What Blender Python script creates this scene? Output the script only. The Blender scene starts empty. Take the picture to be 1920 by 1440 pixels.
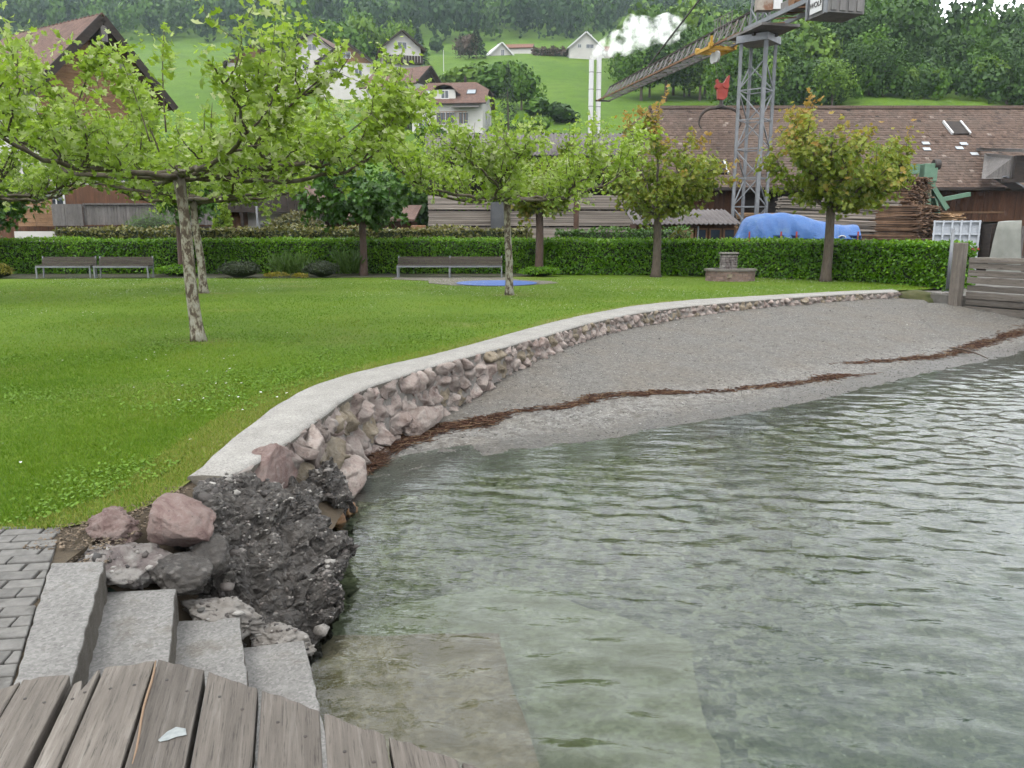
import bpy, bmesh, math, random
import numpy as np
from mathutils import Vector, Matrix

random.seed(7)
rng = np.random.default_rng(11)
scene = bpy.context.scene
col = scene.collection
PI = math.pi

# ------------------------------------------------------------------ camera
EYE = 1.75
PITCH = math.atan(290 / 1500)
cam_d = bpy.data.cameras.new('camera')
cam = bpy.data.objects.new('camera', cam_d)
col.objects.link(cam)
cam.location = (0, 0, EYE)
cam.rotation_euler = (PI / 2 - PITCH, 0, 0)
cam_d.sensor_width = 36
cam_d.lens = 36 * 1500 / 1920
cam_d.clip_start = 0.05
cam_d.clip_end = 4000
scene.camera = cam

# ------------------------------------------------------------------ sky, sun, exposure
SUN_EL, SUN_AZ = 58, 200           # degrees; azimuth measured clockwise from +Y
world = bpy.data.worlds.new('World')
scene.world = world
world.use_nodes = True
wn, wl = world.node_tree.nodes, world.node_tree.links
wn.clear()
wo = wn.new('ShaderNodeOutputWorld')
bg = wn.new('ShaderNodeBackground')
bg.inputs['Strength'].default_value = 0.12
sky = wn.new('ShaderNodeTexSky')
sky.sky_type = 'NISHITA'
sky.sun_disc = False
sky.sun_elevation = math.radians(SUN_EL)
sky.sun_rotation = math.radians(SUN_AZ)
sky.air_density = 1.0
sky.dust_density = 2.0
tc = wn.new('ShaderNodeTexCoord')
mp = wn.new('ShaderNodeMapping')
mp.inputs['Scale'].default_value = (1.2, 1.2, 3.0)
nz = wn.new('ShaderNodeTexNoise')
nz.inputs['Scale'].default_value = 1.6
nz.inputs['Detail'].default_value = 6
nz.inputs['Roughness'].default_value = 0.55
cr = wn.new('ShaderNodeValToRGB')
cr.color_ramp.elements[0].position = 0.25
cr.color_ramp.elements[0].color = (7.1, 7.4, 7.8, 1)
cr.color_ramp.elements[1].position = 0.75
cr.color_ramp.elements[1].color = (16.6, 16.7, 16.8, 1)
mx = wn.new('ShaderNodeMix')
mx.data_type = 'RGBA'
mx.inputs[0].default_value = 0.86
wl.new(tc.outputs['Generated'], mp.inputs['Vector'])
wl.new(mp.outputs['Vector'], nz.inputs['Vector'])
wl.new(nz.outputs['Fac'], cr.inputs['Fac'])
wl.new(sky.outputs['Color'], mx.inputs[6])
wl.new(cr.outputs['Color'], mx.inputs[7])
wl.new(mx.outputs[2], bg.inputs['Color'])
wl.new(bg.outputs['Background'], wo.inputs['Surface'])

sun_d = bpy.data.lights.new('sun', 'SUN')
sun_d.energy = 1.1
sun_d.angle = math.radians(22)
sun_d.color = (1.0, 0.97, 0.91)
sun = bpy.data.objects.new('sun', sun_d)
col.objects.link(sun)
_a, _e = math.radians(SUN_AZ), math.radians(SUN_EL)
_dir = Vector((math.sin(_a) * math.cos(_e), math.cos(_a) * math.cos(_e), math.sin(_e)))
sun.rotation_euler = _dir.to_track_quat('Z', 'Y').to_euler()

scene.view_settings.view_transform = 'Standard'
scene.view_settings.look = 'None'
scene.view_settings.gamma = 1
scene.view_settings.use_curve_mapping = False
scene.view_settings.exposure = 1.32
cy = scene.cycles
cy.use_denoising = True
cy.use_adaptive_sampling = True
cy.adaptive_threshold = 0.03
cy.max_bounces = 7
cy.diffuse_bounces = 3
cy.glossy_bounces = 3
cy.transmission_bounces = 4
cy.transparent_max_bounces = 8
cy.volume_bounces = 4
cy.caustics_reflective = False
cy.caustics_refractive = False

# ------------------------------------------------------------------ survey helpers: where a sight line from the eye meets a level / a depth
def _ray(px, py):
    u, v = (px - 960) / 1500, (720 - py) / 1500
    return u, math.cos(PITCH) + v * math.sin(PITCH), -math.sin(PITCH) + v * math.cos(PITCH)
def gp(px, py, z=0.0):
    d = _ray(px, py)
    t = (z - EYE) / d[2]
    return (d[0] * t, d[1] * t, z)
def at(px, py, y):
    d = _ray(px, py)
    t = y / d[1]
    return (d[0] * t, y, EYE + d[2] * t)

# ------------------------------------------------------------------ object helpers
def tag(o, label=None, cat=None, group=None, kind=None):
    if label: o['label'] = label
    if cat: o['category'] = cat
    if group: o['group'] = group
    if kind: o['kind'] = kind
    return o
def empty(name, label=None, cat=None, loc=(0, 0, 0), rz=0.0, group=None, parent=None):
    o = bpy.data.objects.new(name, None)
    o.empty_display_size = 0.1
    col.objects.link(o)
    o.location = loc
    o.rotation_euler = (0, 0, rz)
    if parent: o.parent = parent
    return tag(o, label, cat, group)
def mesh_data(name, V, F, tint=None, smooth=False, extra=None):
    me = bpy.data.meshes.new(name)
    V = np.asarray(V, dtype=np.float32).reshape(-1, 3)
    if not isinstance(F, (list, tuple)): F = [F]
    F = [np.asarray(f, dtype=np.int32) for f in F if len(f)]
    me.vertices.add(len(V))
    me.vertices.foreach_set('co', V.ravel())
    nl = sum(f.size for f in F)
    npoly = sum(len(f) for f in F)
    me.loops.add(nl)
    me.loops.foreach_set('vertex_index', np.concatenate([f.ravel() for f in F]))
    tot = np.concatenate([np.full(len(f), f.shape[1], dtype=np.int32) for f in F])
    st = np.concatenate([[0], np.cumsum(tot)[:-1]]).astype(np.int32)
    me.polygons.add(npoly)
    me.polygons.foreach_set('loop_start', st)
    me.polygons.foreach_set('loop_total', tot)
    if smooth:
        me.polygons.foreach_set('use_smooth', np.ones(npoly, dtype=bool))
    me.update(calc_edges=True)
    for nm, arr in ([('tint', tint)] if tint is not None else []) + list((extra or {}).items()):
        a = me.attributes.new(nm, 'FLOAT', 'POINT')
        a.data.foreach_set('value', np.asarray(arr, dtype=np.float32))
    return me
def link(name, me, mat=None, parent=None, loc=None, rot=None):
    o = bpy.data.objects.new(name, me)
    col.objects.link(o)
    if mat is not None and not me.materials: me.materials.append(mat)
    if parent: o.parent = parent
    if loc is not None: o.location = loc
    if rot is not None: o.rotation_euler = rot
    return o
def mk(name, V, F, mat, parent=None, tint=None, smooth=False, extra=None):
    return link(name, mesh_data(name, V, F, tint, smooth, extra), mat, parent)

class MB:
    """collects shapes that make ONE mesh"""
    def __init__(s): s.v = []; s.q = []; s.t = []; s.g = []; s.tint = []
    def add(s, V, F, tint=0.5):
        b = len(s.v)
        s.v += [tuple(p) for p in V]
        s.tint += [tint] * len(V)
        for f in F:
            f = tuple(i + b for i in f)
            (s.q if len(f) == 4 else s.t if len(f) == 3 else s.g).append(f)
        return s
    def box(s, c, size, R=None, tint=0.5):
        h = [Vector((x * size[0] / 2, y * size[1] / 2, z * size[2] / 2)) for z in (-1, 1) for y in (-1, 1) for x in (-1, 1)]
        if R is not None: h = [R @ p for p in h]
        c = Vector(c)
        return s.add([p + c for p in h], [(0, 2, 3, 1), (4, 5, 7, 6), (0, 1, 5, 4), (2, 6, 7, 3), (0, 4, 6, 2), (1, 3, 7, 5)], tint)
    def bar(s, a, b, w, h=None, tint=0.5, up=(0, 0, 1)):
        a, b = Vector(a), Vector(b)
        d = (b - a); L = d.length; d.normalize()
        up = Vector(up)
        if abs(d.dot(up)) > 0.99: up = Vector((0, 1, 0))
        x = d.cross(up).normalized(); z = x.cross(d)
        R = Matrix((x, d, z)).transposed()
        return s.box((a + b) / 2, (w, L, h or w), R, tint)
    def tube(s, P, r, n=8, cap=True, tint=0.5):
        P = [Vector(p) for p in P]
        if not hasattr(r, '__len__'): r = [r] * len(P)
        V = []
        ref = Vector((0.13, 0.21, 1)).normalized()
        for i, p in enumerate(P):
            d = (P[min(i + 1, len(P) - 1)] - P[max(i - 1, 0)]).normalized()
            a = d.cross(ref)
            if a.length < 0.1: a = d.cross(Vector((1, 0, 0)))
            a.normalize(); b = d.cross(a)
            V += [p + (a * math.cos(2 * PI * k / n) + b * math.sin(2 * PI * k / n)) * r[i] for k in range(n)]
        F = []
        for i in range(len(P) - 1):
            for k in range(n):
                k2 = (k + 1) % n
                F.append((i * n + k, i * n + k2, (i + 1) * n + k2, (i + 1) * n + k))
        if cap:
            F.append(tuple(range(n))[::-1]); F.append(tuple((len(P) - 1) * n + k for k in range(n)))
        return s.add(V, F, tint)
    def prism(s, poly, z0, z1, tint=0.5):
        n = len(poly)
        ar = sum(poly[i][0] * poly[(i + 1) % n][1] - poly[(i + 1) % n][0] * poly[i][1] for i in range(n))
        if ar < 0: poly = poly[::-1]
        zt = z1 if hasattr(z1, '__len__') else [z1] * n
        V = [(p[0], p[1], z0) for p in poly] + [(p[0], p[1], z) for p, z in zip(poly, zt)]
        F = [tuple(range(n))[::-1], tuple(range(n, 2 * n))] + [(i, (i + 1) % n, n + (i + 1) % n, n + i) for i in range(n)]
        return s.add(V, F, tint)
    def mesh(s, name, smooth=False):
        me = bpy.data.meshes.new(name)
        me.from_pydata(s.v, [], s.q + s.t + s.g)
        if smooth: me.polygons.foreach_set('use_smooth', [True] * len(me.polygons))
        a = me.attributes.new('tint', 'FLOAT', 'POINT')
        a.data.foreach_set('value', s.tint)
        me.update()
        return me
    def build(s, name, mat, parent=None, smooth=False, bevel=0, loc=None, rot=None):
        o = link(name, s.mesh(name, smooth), mat, parent, loc, rot)
        if bevel:
            m = o.modifiers.new('bevel', 'BEVEL'); m.width = bevel; m.segments = 2; m.limit_method = 'ANGLE'
        return o
def copy_tree(o, parent=None):
    c = o.copy(); col.objects.link(c); c.parent = parent
    for ch in [x for x in o.children]:
        copy_tree(ch, c)
    return c

# ------------------------------------------------------------------ value noise
def _hash(ix, iy, iz):
    h = (ix * 374761393 + iy * 668265263 + iz * 2147483647 + 144665) & 0xFFFFFFFF
    h = ((h ^ (h >> 13)) * 1274126177) & 0xFFFFFFFF
    return ((h ^ (h >> 16)) & 0xFFFF) / 65535.0
def vnoise(P):
    P = np.asarray(P, dtype=np.float64)
    i = np.floor(P).astype(np.int64); f = P - i
    f = f * f * (3 - 2 * f)
    r = 0
    for dx in (0, 1):
        for dy in (0, 1):
            for dz in (0, 1):
                w = (f[:, 0] if dx else 1 - f[:, 0]) * (f[:, 1] if dy else 1 - f[:, 1]) * (f[:, 2] if dz else 1 - f[:, 2])
                r = r + w * _hash(i[:, 0] + dx, i[:, 1] + dy, i[:, 2] + dz)
    return r * 2 - 1
def fbm(P, oct=4, gain=0.5):
    P = np.asarray(P, dtype=np.float64); a = 1.0; r = 0; t = 0
    for k in range(oct):
        r = r + a * vnoise(P * (2 ** k) + 17.3 * k); t += a; a *= gain
    return r / t

# ------------------------------------------------------------------ materials
def nmat(name):
    m = bpy.data.materials.new(name); m.use_nodes = True
    n, l = m.node_tree.nodes, m.node_tree.links
    n.clear()
    out = n.new('ShaderNodeOutputMaterial')
    return m, n, l, out
TONE = 0.485      # keeps every base colour inside the real-world range for this exposure
def rgba(c, k=TONE): return (c[0] * k, c[1] * k, c[2] * k, 1)
def mixc(n, l, fac, a, b, mode='MIX'):
    x = n.new('ShaderNodeMix'); x.data_type = 'RGBA'; x.blend_type = mode
    for sock, val in ((x.inputs[0], fac), (x.inputs[6], a), (x.inputs[7], b)):
        if isinstance(val, bpy.types.NodeSocket): l.new(val, sock)
        elif isinstance(val, (tuple, list)): sock.default_value = rgba(val, 1 if mode in ('MULTIPLY', 'OVERLAY') else TONE)
        else: sock.default_value = val
    return x.outputs[2]
def ramp(n, l, fac, stops):
    r = n.new('ShaderNodeValToRGB')
    e = r.color_ramp.elements
    while len(e) < len(stops): e.new(0.5)
    for k, (p, c) in enumerate(stops):
        e[k].position = p; e[k].color = rgba(c) if hasattr(c, '__len__') else (c, c, c, 1)
    l.new(fac, r.inputs['Fac'])
    return r.outputs['Color']
def coords(n, l, scale=(1, 1, 1), which='Object', rot=(0, 0, 0)):
    t = n.new('ShaderNodeTexCoord'); m = n.new('ShaderNodeMapping')
    m.inputs['Scale'].default_value = scale
    m.inputs['Rotation'].default_value = rot
    l.new(t.outputs[which], m.inputs['Vector'])
    return m.outputs['Vector']
def noise_n(n, l, vec, scale, detail=6, rough=0.55, dist=0.0):
    t = n.new('ShaderNodeTexNoise')
    t.inputs['Scale'].default_value = scale; t.inputs['Detail'].default_value = detail
    t.inputs['Roughness'].default_value = rough; t.inputs['Distortion'].default_value = dist
    l.new(vec, t.inputs['Vector'])
    return t.outputs['Fac']
def voro(n, l, vec, scale, feature='F1', out='Distance', rand=1.0):
    t = n.new('ShaderNodeTexVoronoi'); t.feature = feature
    t.inputs['Scale'].default_value = scale
    t.inputs['Randomness'].default_value = rand
    l.new(vec, t.inputs['Vector'])
    return t.outputs[out]
def attr(n, name='tint'):
    a = n.new('ShaderNodeAttribute'); a.attribute_name = name
    return a.outputs['Fac']
def objrand(n): return n.new('ShaderNodeObjectInfo').outputs['Random']
def bumpn(n, l, h, strength, dist=0.02, normal=None):
    b = n.new('ShaderNodeBump'); b.inputs['Strength'].default_value = strength; b.inputs['Distance'].default_value = dist
    l.new(h, b.inputs['Height'])
    if normal is not None: l.new(normal, b.inputs['Normal'])
    return b.outputs['Normal']
def math_n(n, l, op, a, b=None, c=None, clamp=False):
    m = n.new('ShaderNodeMath'); m.operation = op; m.use_clamp = clamp
    for k, v in enumerate((a, b, c)):
        if v is None: continue
        if isinstance(v, bpy.types.NodeSocket): l.new(v, m.inputs[k])
        else: m.inputs[k].default_value = v
    return m.outputs[0]
def princ(n, l, out, color, rough=0.8, normal=None, spec=0.3, metal=0.0):
    p = n.new('ShaderNodeBsdfPrincipled')
    if isinstance(color, bpy.types.NodeSocket): l.new(color, p.inputs['Base Color'])
    else: p.inputs['Base Color'].default_value = rgba(color)
    if isinstance(rough, bpy.types.NodeSocket): l.new(rough, p.inputs['Roughness'])
    else: p.inputs['Roughness'].default_value = rough
    p.inputs['Specular IOR Level'].default_value = spec
    p.inputs['Metallic'].default_value = metal
    if normal is not None: l.new(normal, p.inputs['Normal'])
    if out is not None: l.new(p.outputs['BSDF'], out.inputs['Surface'])
    return p
def surf(name, c1, c2, scale=4.0, rough=0.8, bump=0.3, bscale=None, bdist=0.01, stretch=(1, 1, 1), c3=None, c3scale=None,
         c3at=0.6, objvar=0.0, tintvar=0.0, spec=0.3, metal=0.0, which='Object', rot=(0, 0, 0)):
    """two colours mottled by noise, a third in blotches, per-object and per-piece variation, fine relief"""
    m, n, l, out = nmat(name)
    v = coords(n, l, stretch, which, rot)
    f = noise_n(n, l, v, scale, 8, 0.6)
    c = ramp(n, l, f, [(0.32, c1), (0.68, c2)])
    if c3 is not None:
        g = noise_n(n, l, v, c3scale or scale * 0.35, 6, 0.65)
        k = ramp(n, l, g, [(c3at - 0.04, 0.0), (c3at + 0.08, 1.0)])
        c = mixc(n, l, k, c, c3)
    if objvar:
        o = math_n(n, l, 'MULTIPLY_ADD', objrand(n), 2 * objvar, 1 - objvar)
        c = mixc(n, l, 1.0, c, o, 'MULTIPLY')
    if tintvar:
        o = math_n(n, l, 'MULTIPLY_ADD', attr(n), 2 * tintvar, 1 - tintvar)
        c = mixc(n, l, 1.0, c, o, 'MULTIPLY')
    nm = None
    if bump:
        h = noise_n(n, l, v, bscale or scale * 4, 8, 0.7)
        nm = bumpn(n, l, h, bump, bdist)
    princ(n, l, out, c, rough, nm, spec, metal)
    return m
def leafmat(name, ca, cb, transl=0.35, rough=0.5, spec=0.35, cc=None):
    m, n, l, out = nmat(name)
    t = attr(n)
    c = ramp(n, l, t, [(0.0, ca), (1.0, cb)] if cc is None else [(0.0, ca), (0.6, cb), (1.0, cc)])
    p = princ(n, l, None, c, rough, None, spec)
    tr = n.new('ShaderNodeBsdfTranslucent')
    l.new(c, tr.inputs['Color'])
    ms = n.new('ShaderNodeMixShader'); ms.inputs[0].default_value = transl
    l.new(p.outputs['BSDF'], ms.inputs[1]); l.new(tr.outputs['BSDF'], ms.inputs[2])
    l.new(ms.outputs['Shader'], out.inputs['Surface'])
    return m

# ================================================================== THE SETTING
WATER = -0.75
# plan curves (metres), near end first
COPE_LAWN = [(-2.28, 5.45), (-2.29, 5.75), (-2.33, 6.36), (-2.34, 7.1), (-2.3, 8.3), (-2.11, 9.16), (-1.75, 9.96), (-1.18, 10.95), (-0.45, 12.45), (0.43, 14.37), (1.62, 16.61),
             (3.03, 18.6), (4.51, 19.94), (6.12, 20.95), (7.88, 21.97), (9.75, 22.94), (11.05, 23.4)]
COPE_BEACH = [(-2.03, 5.45), (-2.0, 5.7), (-1.89, 6.53), (-1.83, 7.43), (-1.76, 8.3), (-1.62, 8.9), (-1.4, 9.42), (-1.08, 10.2), (-0.44, 11.4), (0.4, 12.98), (1.46, 15.1),
              (2.78, 17.1), (4.25, 18.65), (5.83, 19.85), (7.57, 21.05), (9.42, 22.1), (10.95, 22.75)]
BASE_Z = [(5.0, -1.1), (7.0, -0.95), (8.0, -0.8), (9.24, -0.76), (10.4, -0.67), (11.1, -0.58), (11.8, -0.45), (12.9, -0.30), (15.1, -0.27), (18.0, -0.25), (19.8, -0.17),
          (21.0, -0.17), (22.1, -0.15), (23.0, -0.15)]
SHORE = [(-6.0, 6.0), (-3.0, 7.2), (-1.66, 7.71), (-1.2, 8.05), (-0.45, 8.6), (1.15, 9.4), (2.7, 10.45), (4.55, 11.65), (6.65, 13.4), (9.9, 15.8), (14.5, 19.2), (30, 30)]

def smooth_line(P, n):
    """Catmull-Rom through the points, n points evenly by length"""
    P = np.array(P, float)
    Q = np.vstack([2 * P[0] - P[1], P, 2 * P[-1] - P[-2]])
    out = []
    for i in range(1, len(Q) - 2):
        p0, p1, p2, p3 = Q[i - 1], Q[i], Q[i + 1], Q[i + 2]
        for t in np.linspace(0, 1, 24, endpoint=False):
            out.append(0.5 * ((2 * p1) + (-p0 + p2) * t + (2 * p0 - 5 * p1 + 4 * p2 - p3) * t * t + (-p0 + 3 * p1 - 3 * p2 + p3) * t ** 3))
    out.append(Q[-2]); out = np.array(out)
    s = np.concatenate([[0], np.cumsum(np.linalg.norm(np.diff(out, axis=0), axis=1))])
    k = np.linspace(0, s[-1], n)
    return np.stack([np.interp(k, s, out[:, j]) for j in range(out.shape[1])], 1)
def nearest(P, L):
    """signed distance of plan points P to the polyline L (positive on its right-hand side) and the foot point"""
    P = np.asarray(P, float); L = np.asarray(L, float)
    best = np.full(len(P), 1e9); sg = np.ones(len(P)); foot = np.zeros((len(P), 2))
    for a, b in zip(L[:-1], L[1:]):
        d = b - a
        t = np.clip(((P - a) @ d) / (d @ d), 0, 1)
        f = a + t[:, None] * d
        w = P - f
        q = np.hypot(w[:, 0], w[:, 1])
        c = d[0] * w[:, 1] - d[1] * w[:, 0]
        k = q < best - 1e-9
        best[k] = q[k]; foot[k] = f[k]; sg[k] = np.where(c[k] < 0, 1, -1)
    return best * sg, foot
cope_l = smooth_line(COPE_LAWN, 90)
cope_b = smooth_line(COPE_BEACH, 90)
shore = smooth_line(SHORE, 44)
bz = np.array(BASE_Z)
def base_z(y): return np.interp(y, bz[:, 0], bz[:, 1])
WALLBASE = np.vstack([cope_b, [(11.9, 21.7), (13.4, 19.0), (16, 14.5)]])
def bed_z(P):
    """height of beach and lake bed at plan points"""
    P = np.asarray(P, float)
    dA, fA = nearest(P, np.vstack([WALLBASE[:-4:3], WALLBASE[-4:]]))
    dB, _ = nearest(P, shore)
    zA = np.where(fA[:, 0] > 11.5, -0.22 - np.clip(21.7 - fA[:, 1], 0, 5) * 0.12, base_z(fA[:, 1]))
    a = np.maximum(dA, 0); b = np.maximum(-dB, 0)
    t = a / np.maximum(a + b, 1e-4)
    zl = zA + (WATER - zA) * (t ** 0.85)
    far = np.maximum(dB, 0)
    zw = WATER - 0.30 * (1 - np.exp(-far / 2.0)) - 0.09 * far
    z = np.where(dB > 0, np.minimum(zw, np.where(dA > 0, WATER, 9)), np.minimum(zl, 0))
    z = np.where(dA < 0, np.minimum(z, -0.9), z)
    z = z + (0.022 * fbm(np.c_[P * 1.3, P[:, :1] * 0 + 3], 4) + .012 * fbm(np.c_[P * 3.7, P[:, :1] * 0 + 8], 2)) * np.clip(np.abs(dB) * 2, 0.3, 1)
    return np.maximum(z, -3.2)

# ---- materials of the ground
def bw(n, l, c):
    x = n.new('ShaderNodeRGBToBW'); l.new(c, x.inputs[0]); return x.outputs[0]
def mat_lawn():
    m, n, l, out = nmat('lawn')
    v = coords(n, l)
    big = noise_n(n, l, v, 0.35, 5, 0.6)
    mid = noise_n(n, l, v, 2.2, 6, 0.65)
    fine = noise_n(n, l, v, 38, 6, 0.75)
    c = ramp(n, l, big, [(0.35, (0.12, 0.22, 0.010)), (0.65, (0.175, 0.275, 0.014))])
    c = mixc(n, l, ramp(n, l, mid, [(0.42, 0.0), (0.7, 0.65)]), c, (0.20, 0.285, 0.02))
    c = mixc(n, l, ramp(n, l, fine, [(0.35, 0.75), (0.6, 0.0)]), c, (0.05, 0.11, 0.007))
    c = mixc(n, l, attr(n, 'dry'), c, (0.28, 0.25, 0.09))
    princ(n, l, out, c, 0.9, bumpn(n, l, fine, 0.6, 0.03), 0.15)
    return m
def mat_beach():
    m, n, l, out = nmat('gravel_beach')
    v = coords(n, l)
    fine = noise_n(n, l, v, 60, 6, 0.75)
    mid = noise_n(n, l, v, 1.2, 5, 0.6)
    c = ramp(n, l, fine, [(0.3, (0.075, 0.07, 0.062)), (0.5, (0.165, 0.155, 0.14)), (0.72, (0.33, 0.315, 0.29))])
    c = mixc(n, l, ramp(n, l, mid, [(0.4, 0.0), (0.65, 0.65)]), c, (0.19, 0.165, 0.135))
    lump = noise_n(n, l, v, 9, 6, 0.75)
    c = mixc(n, l, ramp(n, l, lump, [(0.36, 0.65), (0.52, 0.0)]), c, (0.10, 0.09, 0.075))
    c = mixc(n, l, math_n(n, l, 'MULTIPLY', attr(n, 'pale'), ramp(n, l, lump, [(0.42, 0.0), (0.6, 0.45)])), c, (0.40, 0.39, 0.37))
    pv = voro(n, l, v, 26, out='Color')
    c = mixc(n, l, 0.3, c, bw(n, l, pv), 'OVERLAY')
    pd = voro(n, l, v, 26)
    spk = voro(n, l, v, 9)
    c = mixc(n, l, ramp(n, l, spk, [(0.06, 0.9), (0.1, 0.0)]), c, (0.55, 0.54, 0.51))
    wet = attr(n, 'wet')
    c = mixc(n, l, wet, c, mixc(n, l, 1.0, c, (0.58, 0.57, 0.55), 'MULTIPLY'))
    h = math_n(n, l, 'ADD', math_n(n, l, 'MULTIPLY', pd, -1.0), fine)
    r = math_n(n, l, 'MULTIPLY_ADD', wet, -0.45, 0.92)
    princ(n, l, out, c, r, bumpn(n, l, h, 0.7, 0.012), 0.3)
    return m
def mat_bed():
    m, n, l, out = nmat('lake_bed_gravel')
    v = coords(n, l)
    mid = noise_n(n, l, v, 0.8, 6, 0.65)
    st = voro(n, l, v, 14, out='Color')
    sd = voro(n, l, v, 14)
    st2 = voro(n, l, v, 34, out='Color')
    deep = attr(n, 'deep')
    c = ramp(n, l, mid, [(0.35, (0.075, 0.080, 0.040)), (0.55, (0.13, 0.125, 0.08)), (0.7, (0.045, 0.068, 0.034))])
    c = mixc(n, l, 0.7, c, bw(n, l, st), 'SOFT_LIGHT')
    c = mixc(n, l, 0.45, c, bw(n, l, st2), 'OVERLAY')
    spk = voro(n, l, v, 11)
    c = mixc(n, l, ramp(n, l, spk, [(0.07, 0.7), (0.12, 0.0)]), c, (0.4, 0.42, 0.33))
    c = mixc(n, l, deep, c, (0.068, 0.135, 0.112))  # greener with depth: the water's light absorption put into the bed colour
    princ(n, l, out, c, 0.9, bumpn(n, l, math_n(n, l, 'MULTIPLY', sd, -1.0), 0.8, 0.03), 0.1)
    return m
def mat_water():
    m, n, l, out = nmat('lake_water')
    v = coords(n, l, (1.0, 2.4, 1.0), rot=(0, 0, math.radians(14)))
    f1 = noise_n(n, l, v, 9.0, 3, 0.5, 0.5)
    f2 = noise_n(n, l, v, 1.5, 3, 0.5, 0.3)
    h = math_n(n, l, 'MULTIPLY_ADD', f2, 2.6, f1)
    nm = bumpn(n, l, h, 0.09, 0.05)
    fr = n.new('ShaderNodeFresnel'); fr.inputs['IOR'].default_value = 1.34
    l.new(nm, fr.inputs['Normal'])
    tr = n.new('ShaderNodeBsdfTransparent'); tr.inputs['Color'].default_value = (0.82, 0.91, 0.87, 1)
    gl = n.new('ShaderNodeBsdfGlossy'); gl.inputs['Roughness'].default_value = 0.004
    gl.inputs['Color'].default_value = (1, 1, 1, 1)
    l.new(nm, gl.inputs['Normal'])
    ms = n.new('ShaderNodeMixShader')
    l.new(fr.outputs['Fac'], ms.inputs[0]); l.new(tr.outputs['BSDF'], ms.inputs[1]); l.new(gl.outputs['BSDF'], ms.inputs[2])
    l.new(ms.outputs['Shader'], out.inputs['Surface'])
    return m
def mat_concrete(name, c1, c2, speck=60, bump=0.5, stain=(0.16, 0.13, 0.09), stain_at=0.62):
    m, n, l, out = nmat(name)
    v = coords(n, l)
    big = noise_n(n, l, v, 3.0, 8, 0.65)
    fine = noise_n(n, l, v, speck * 2, 6, 0.8)
    pv = voro(n, l, v, speck, out='Color')
    c = ramp(n, l, big, [(0.3, c1), (0.7, c2)])
    c = mixc(n, l, 0.3, c, bw(n, l, pv), 'OVERLAY')
    c = mixc(n, l, ramp(n, l, fine, [(0.3, 0.55), (0.5, 0.0)]), c, (0.10, 0.095, 0.085))
    s = noise_n(n, l, v, 1.7, 7, 0.7)
    c = mixc(n, l, ramp(n, l, s, [(stain_at, 0.0), (stain_at + 0.12, 0.75)]), c, stain)
    # darker brown mixed into upright faces
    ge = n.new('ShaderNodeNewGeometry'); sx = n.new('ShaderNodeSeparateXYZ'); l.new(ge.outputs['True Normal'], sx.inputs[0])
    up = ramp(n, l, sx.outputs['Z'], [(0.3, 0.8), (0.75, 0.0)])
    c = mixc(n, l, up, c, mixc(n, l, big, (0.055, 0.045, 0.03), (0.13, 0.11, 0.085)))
    princ(n, l, out, c, 0.93, bumpn(n, l, fine, bump, 0.012), 0.2)
    return m
def mat_stone(name, pal, scale=9.0, veins=(0.55, 0.52, 0.50), bump=0.9, objvar=0.22, dark=None, peb=0.0, rough=0.85):
    """broken conglomerate / limestone: blotches of several colours, pale chips, cracks"""
    m, n, l, out = nmat(name)
    v = coords(n, l)
    f = noise_n(n, l, v, scale * 0.5, 8, 0.7, 0.8)
    c = ramp(n, l, f, [(0.30 + 0.4 * k / max(1, len(pal) - 1), p) for k, p in enumerate(pal)])
    g = noise_n(n, l, v, scale * 3.2, 8, 0.75)
    c = mixc(n, l, ramp(n, l, g, [(0.60, 0.0), (0.68, 0.8)]), c, veins)
    c = mixc(n, l, ramp(n, l, g, [(0.32, 0.7), (0.42, 0.0)]), c, (0.06, 0.05, 0.045))
    if peb:
        pc = voro(n, l, v, peb, out='Color'); pd = voro(n, l, v, peb)
        k = ramp(n, l, pd, [(0.25, 1.0), (0.42, 0.0)])
        hue = ramp(n, l, bw(n, l, pc), [(0.2, pal[0]), (0.5, pal[-1]), (0.8, veins)])
        c = mixc(n, l, math_n(n, l, 'MULTIPLY', k, 0.7), c, hue)
    o = math_n(n, l, 'MULTIPLY_ADD', objrand(n), 2 * objvar, 1 - objvar)
    c = mixc(n, l, 1.0, c, o, 'MULTIPLY')
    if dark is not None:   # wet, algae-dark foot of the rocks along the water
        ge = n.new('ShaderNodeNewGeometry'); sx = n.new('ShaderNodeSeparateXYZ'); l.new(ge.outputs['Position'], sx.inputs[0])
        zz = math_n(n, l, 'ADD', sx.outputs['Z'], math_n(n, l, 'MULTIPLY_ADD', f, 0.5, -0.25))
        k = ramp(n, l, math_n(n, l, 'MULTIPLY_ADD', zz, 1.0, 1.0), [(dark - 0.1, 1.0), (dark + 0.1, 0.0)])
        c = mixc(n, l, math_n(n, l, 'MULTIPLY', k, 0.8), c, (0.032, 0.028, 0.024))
    h = math_n(n, l, 'ADD', f, math_n(n, l, 'MULTIPLY', g, 0.6))
    if peb: h = math_n(n, l, 'ADD', h, math_n(n, l, 'MULTIPLY', pd, -0.8))
    princ(n, l, out, c, rough, bumpn(n, l, h, bump, 0.05), 0.3)
    return m
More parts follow.
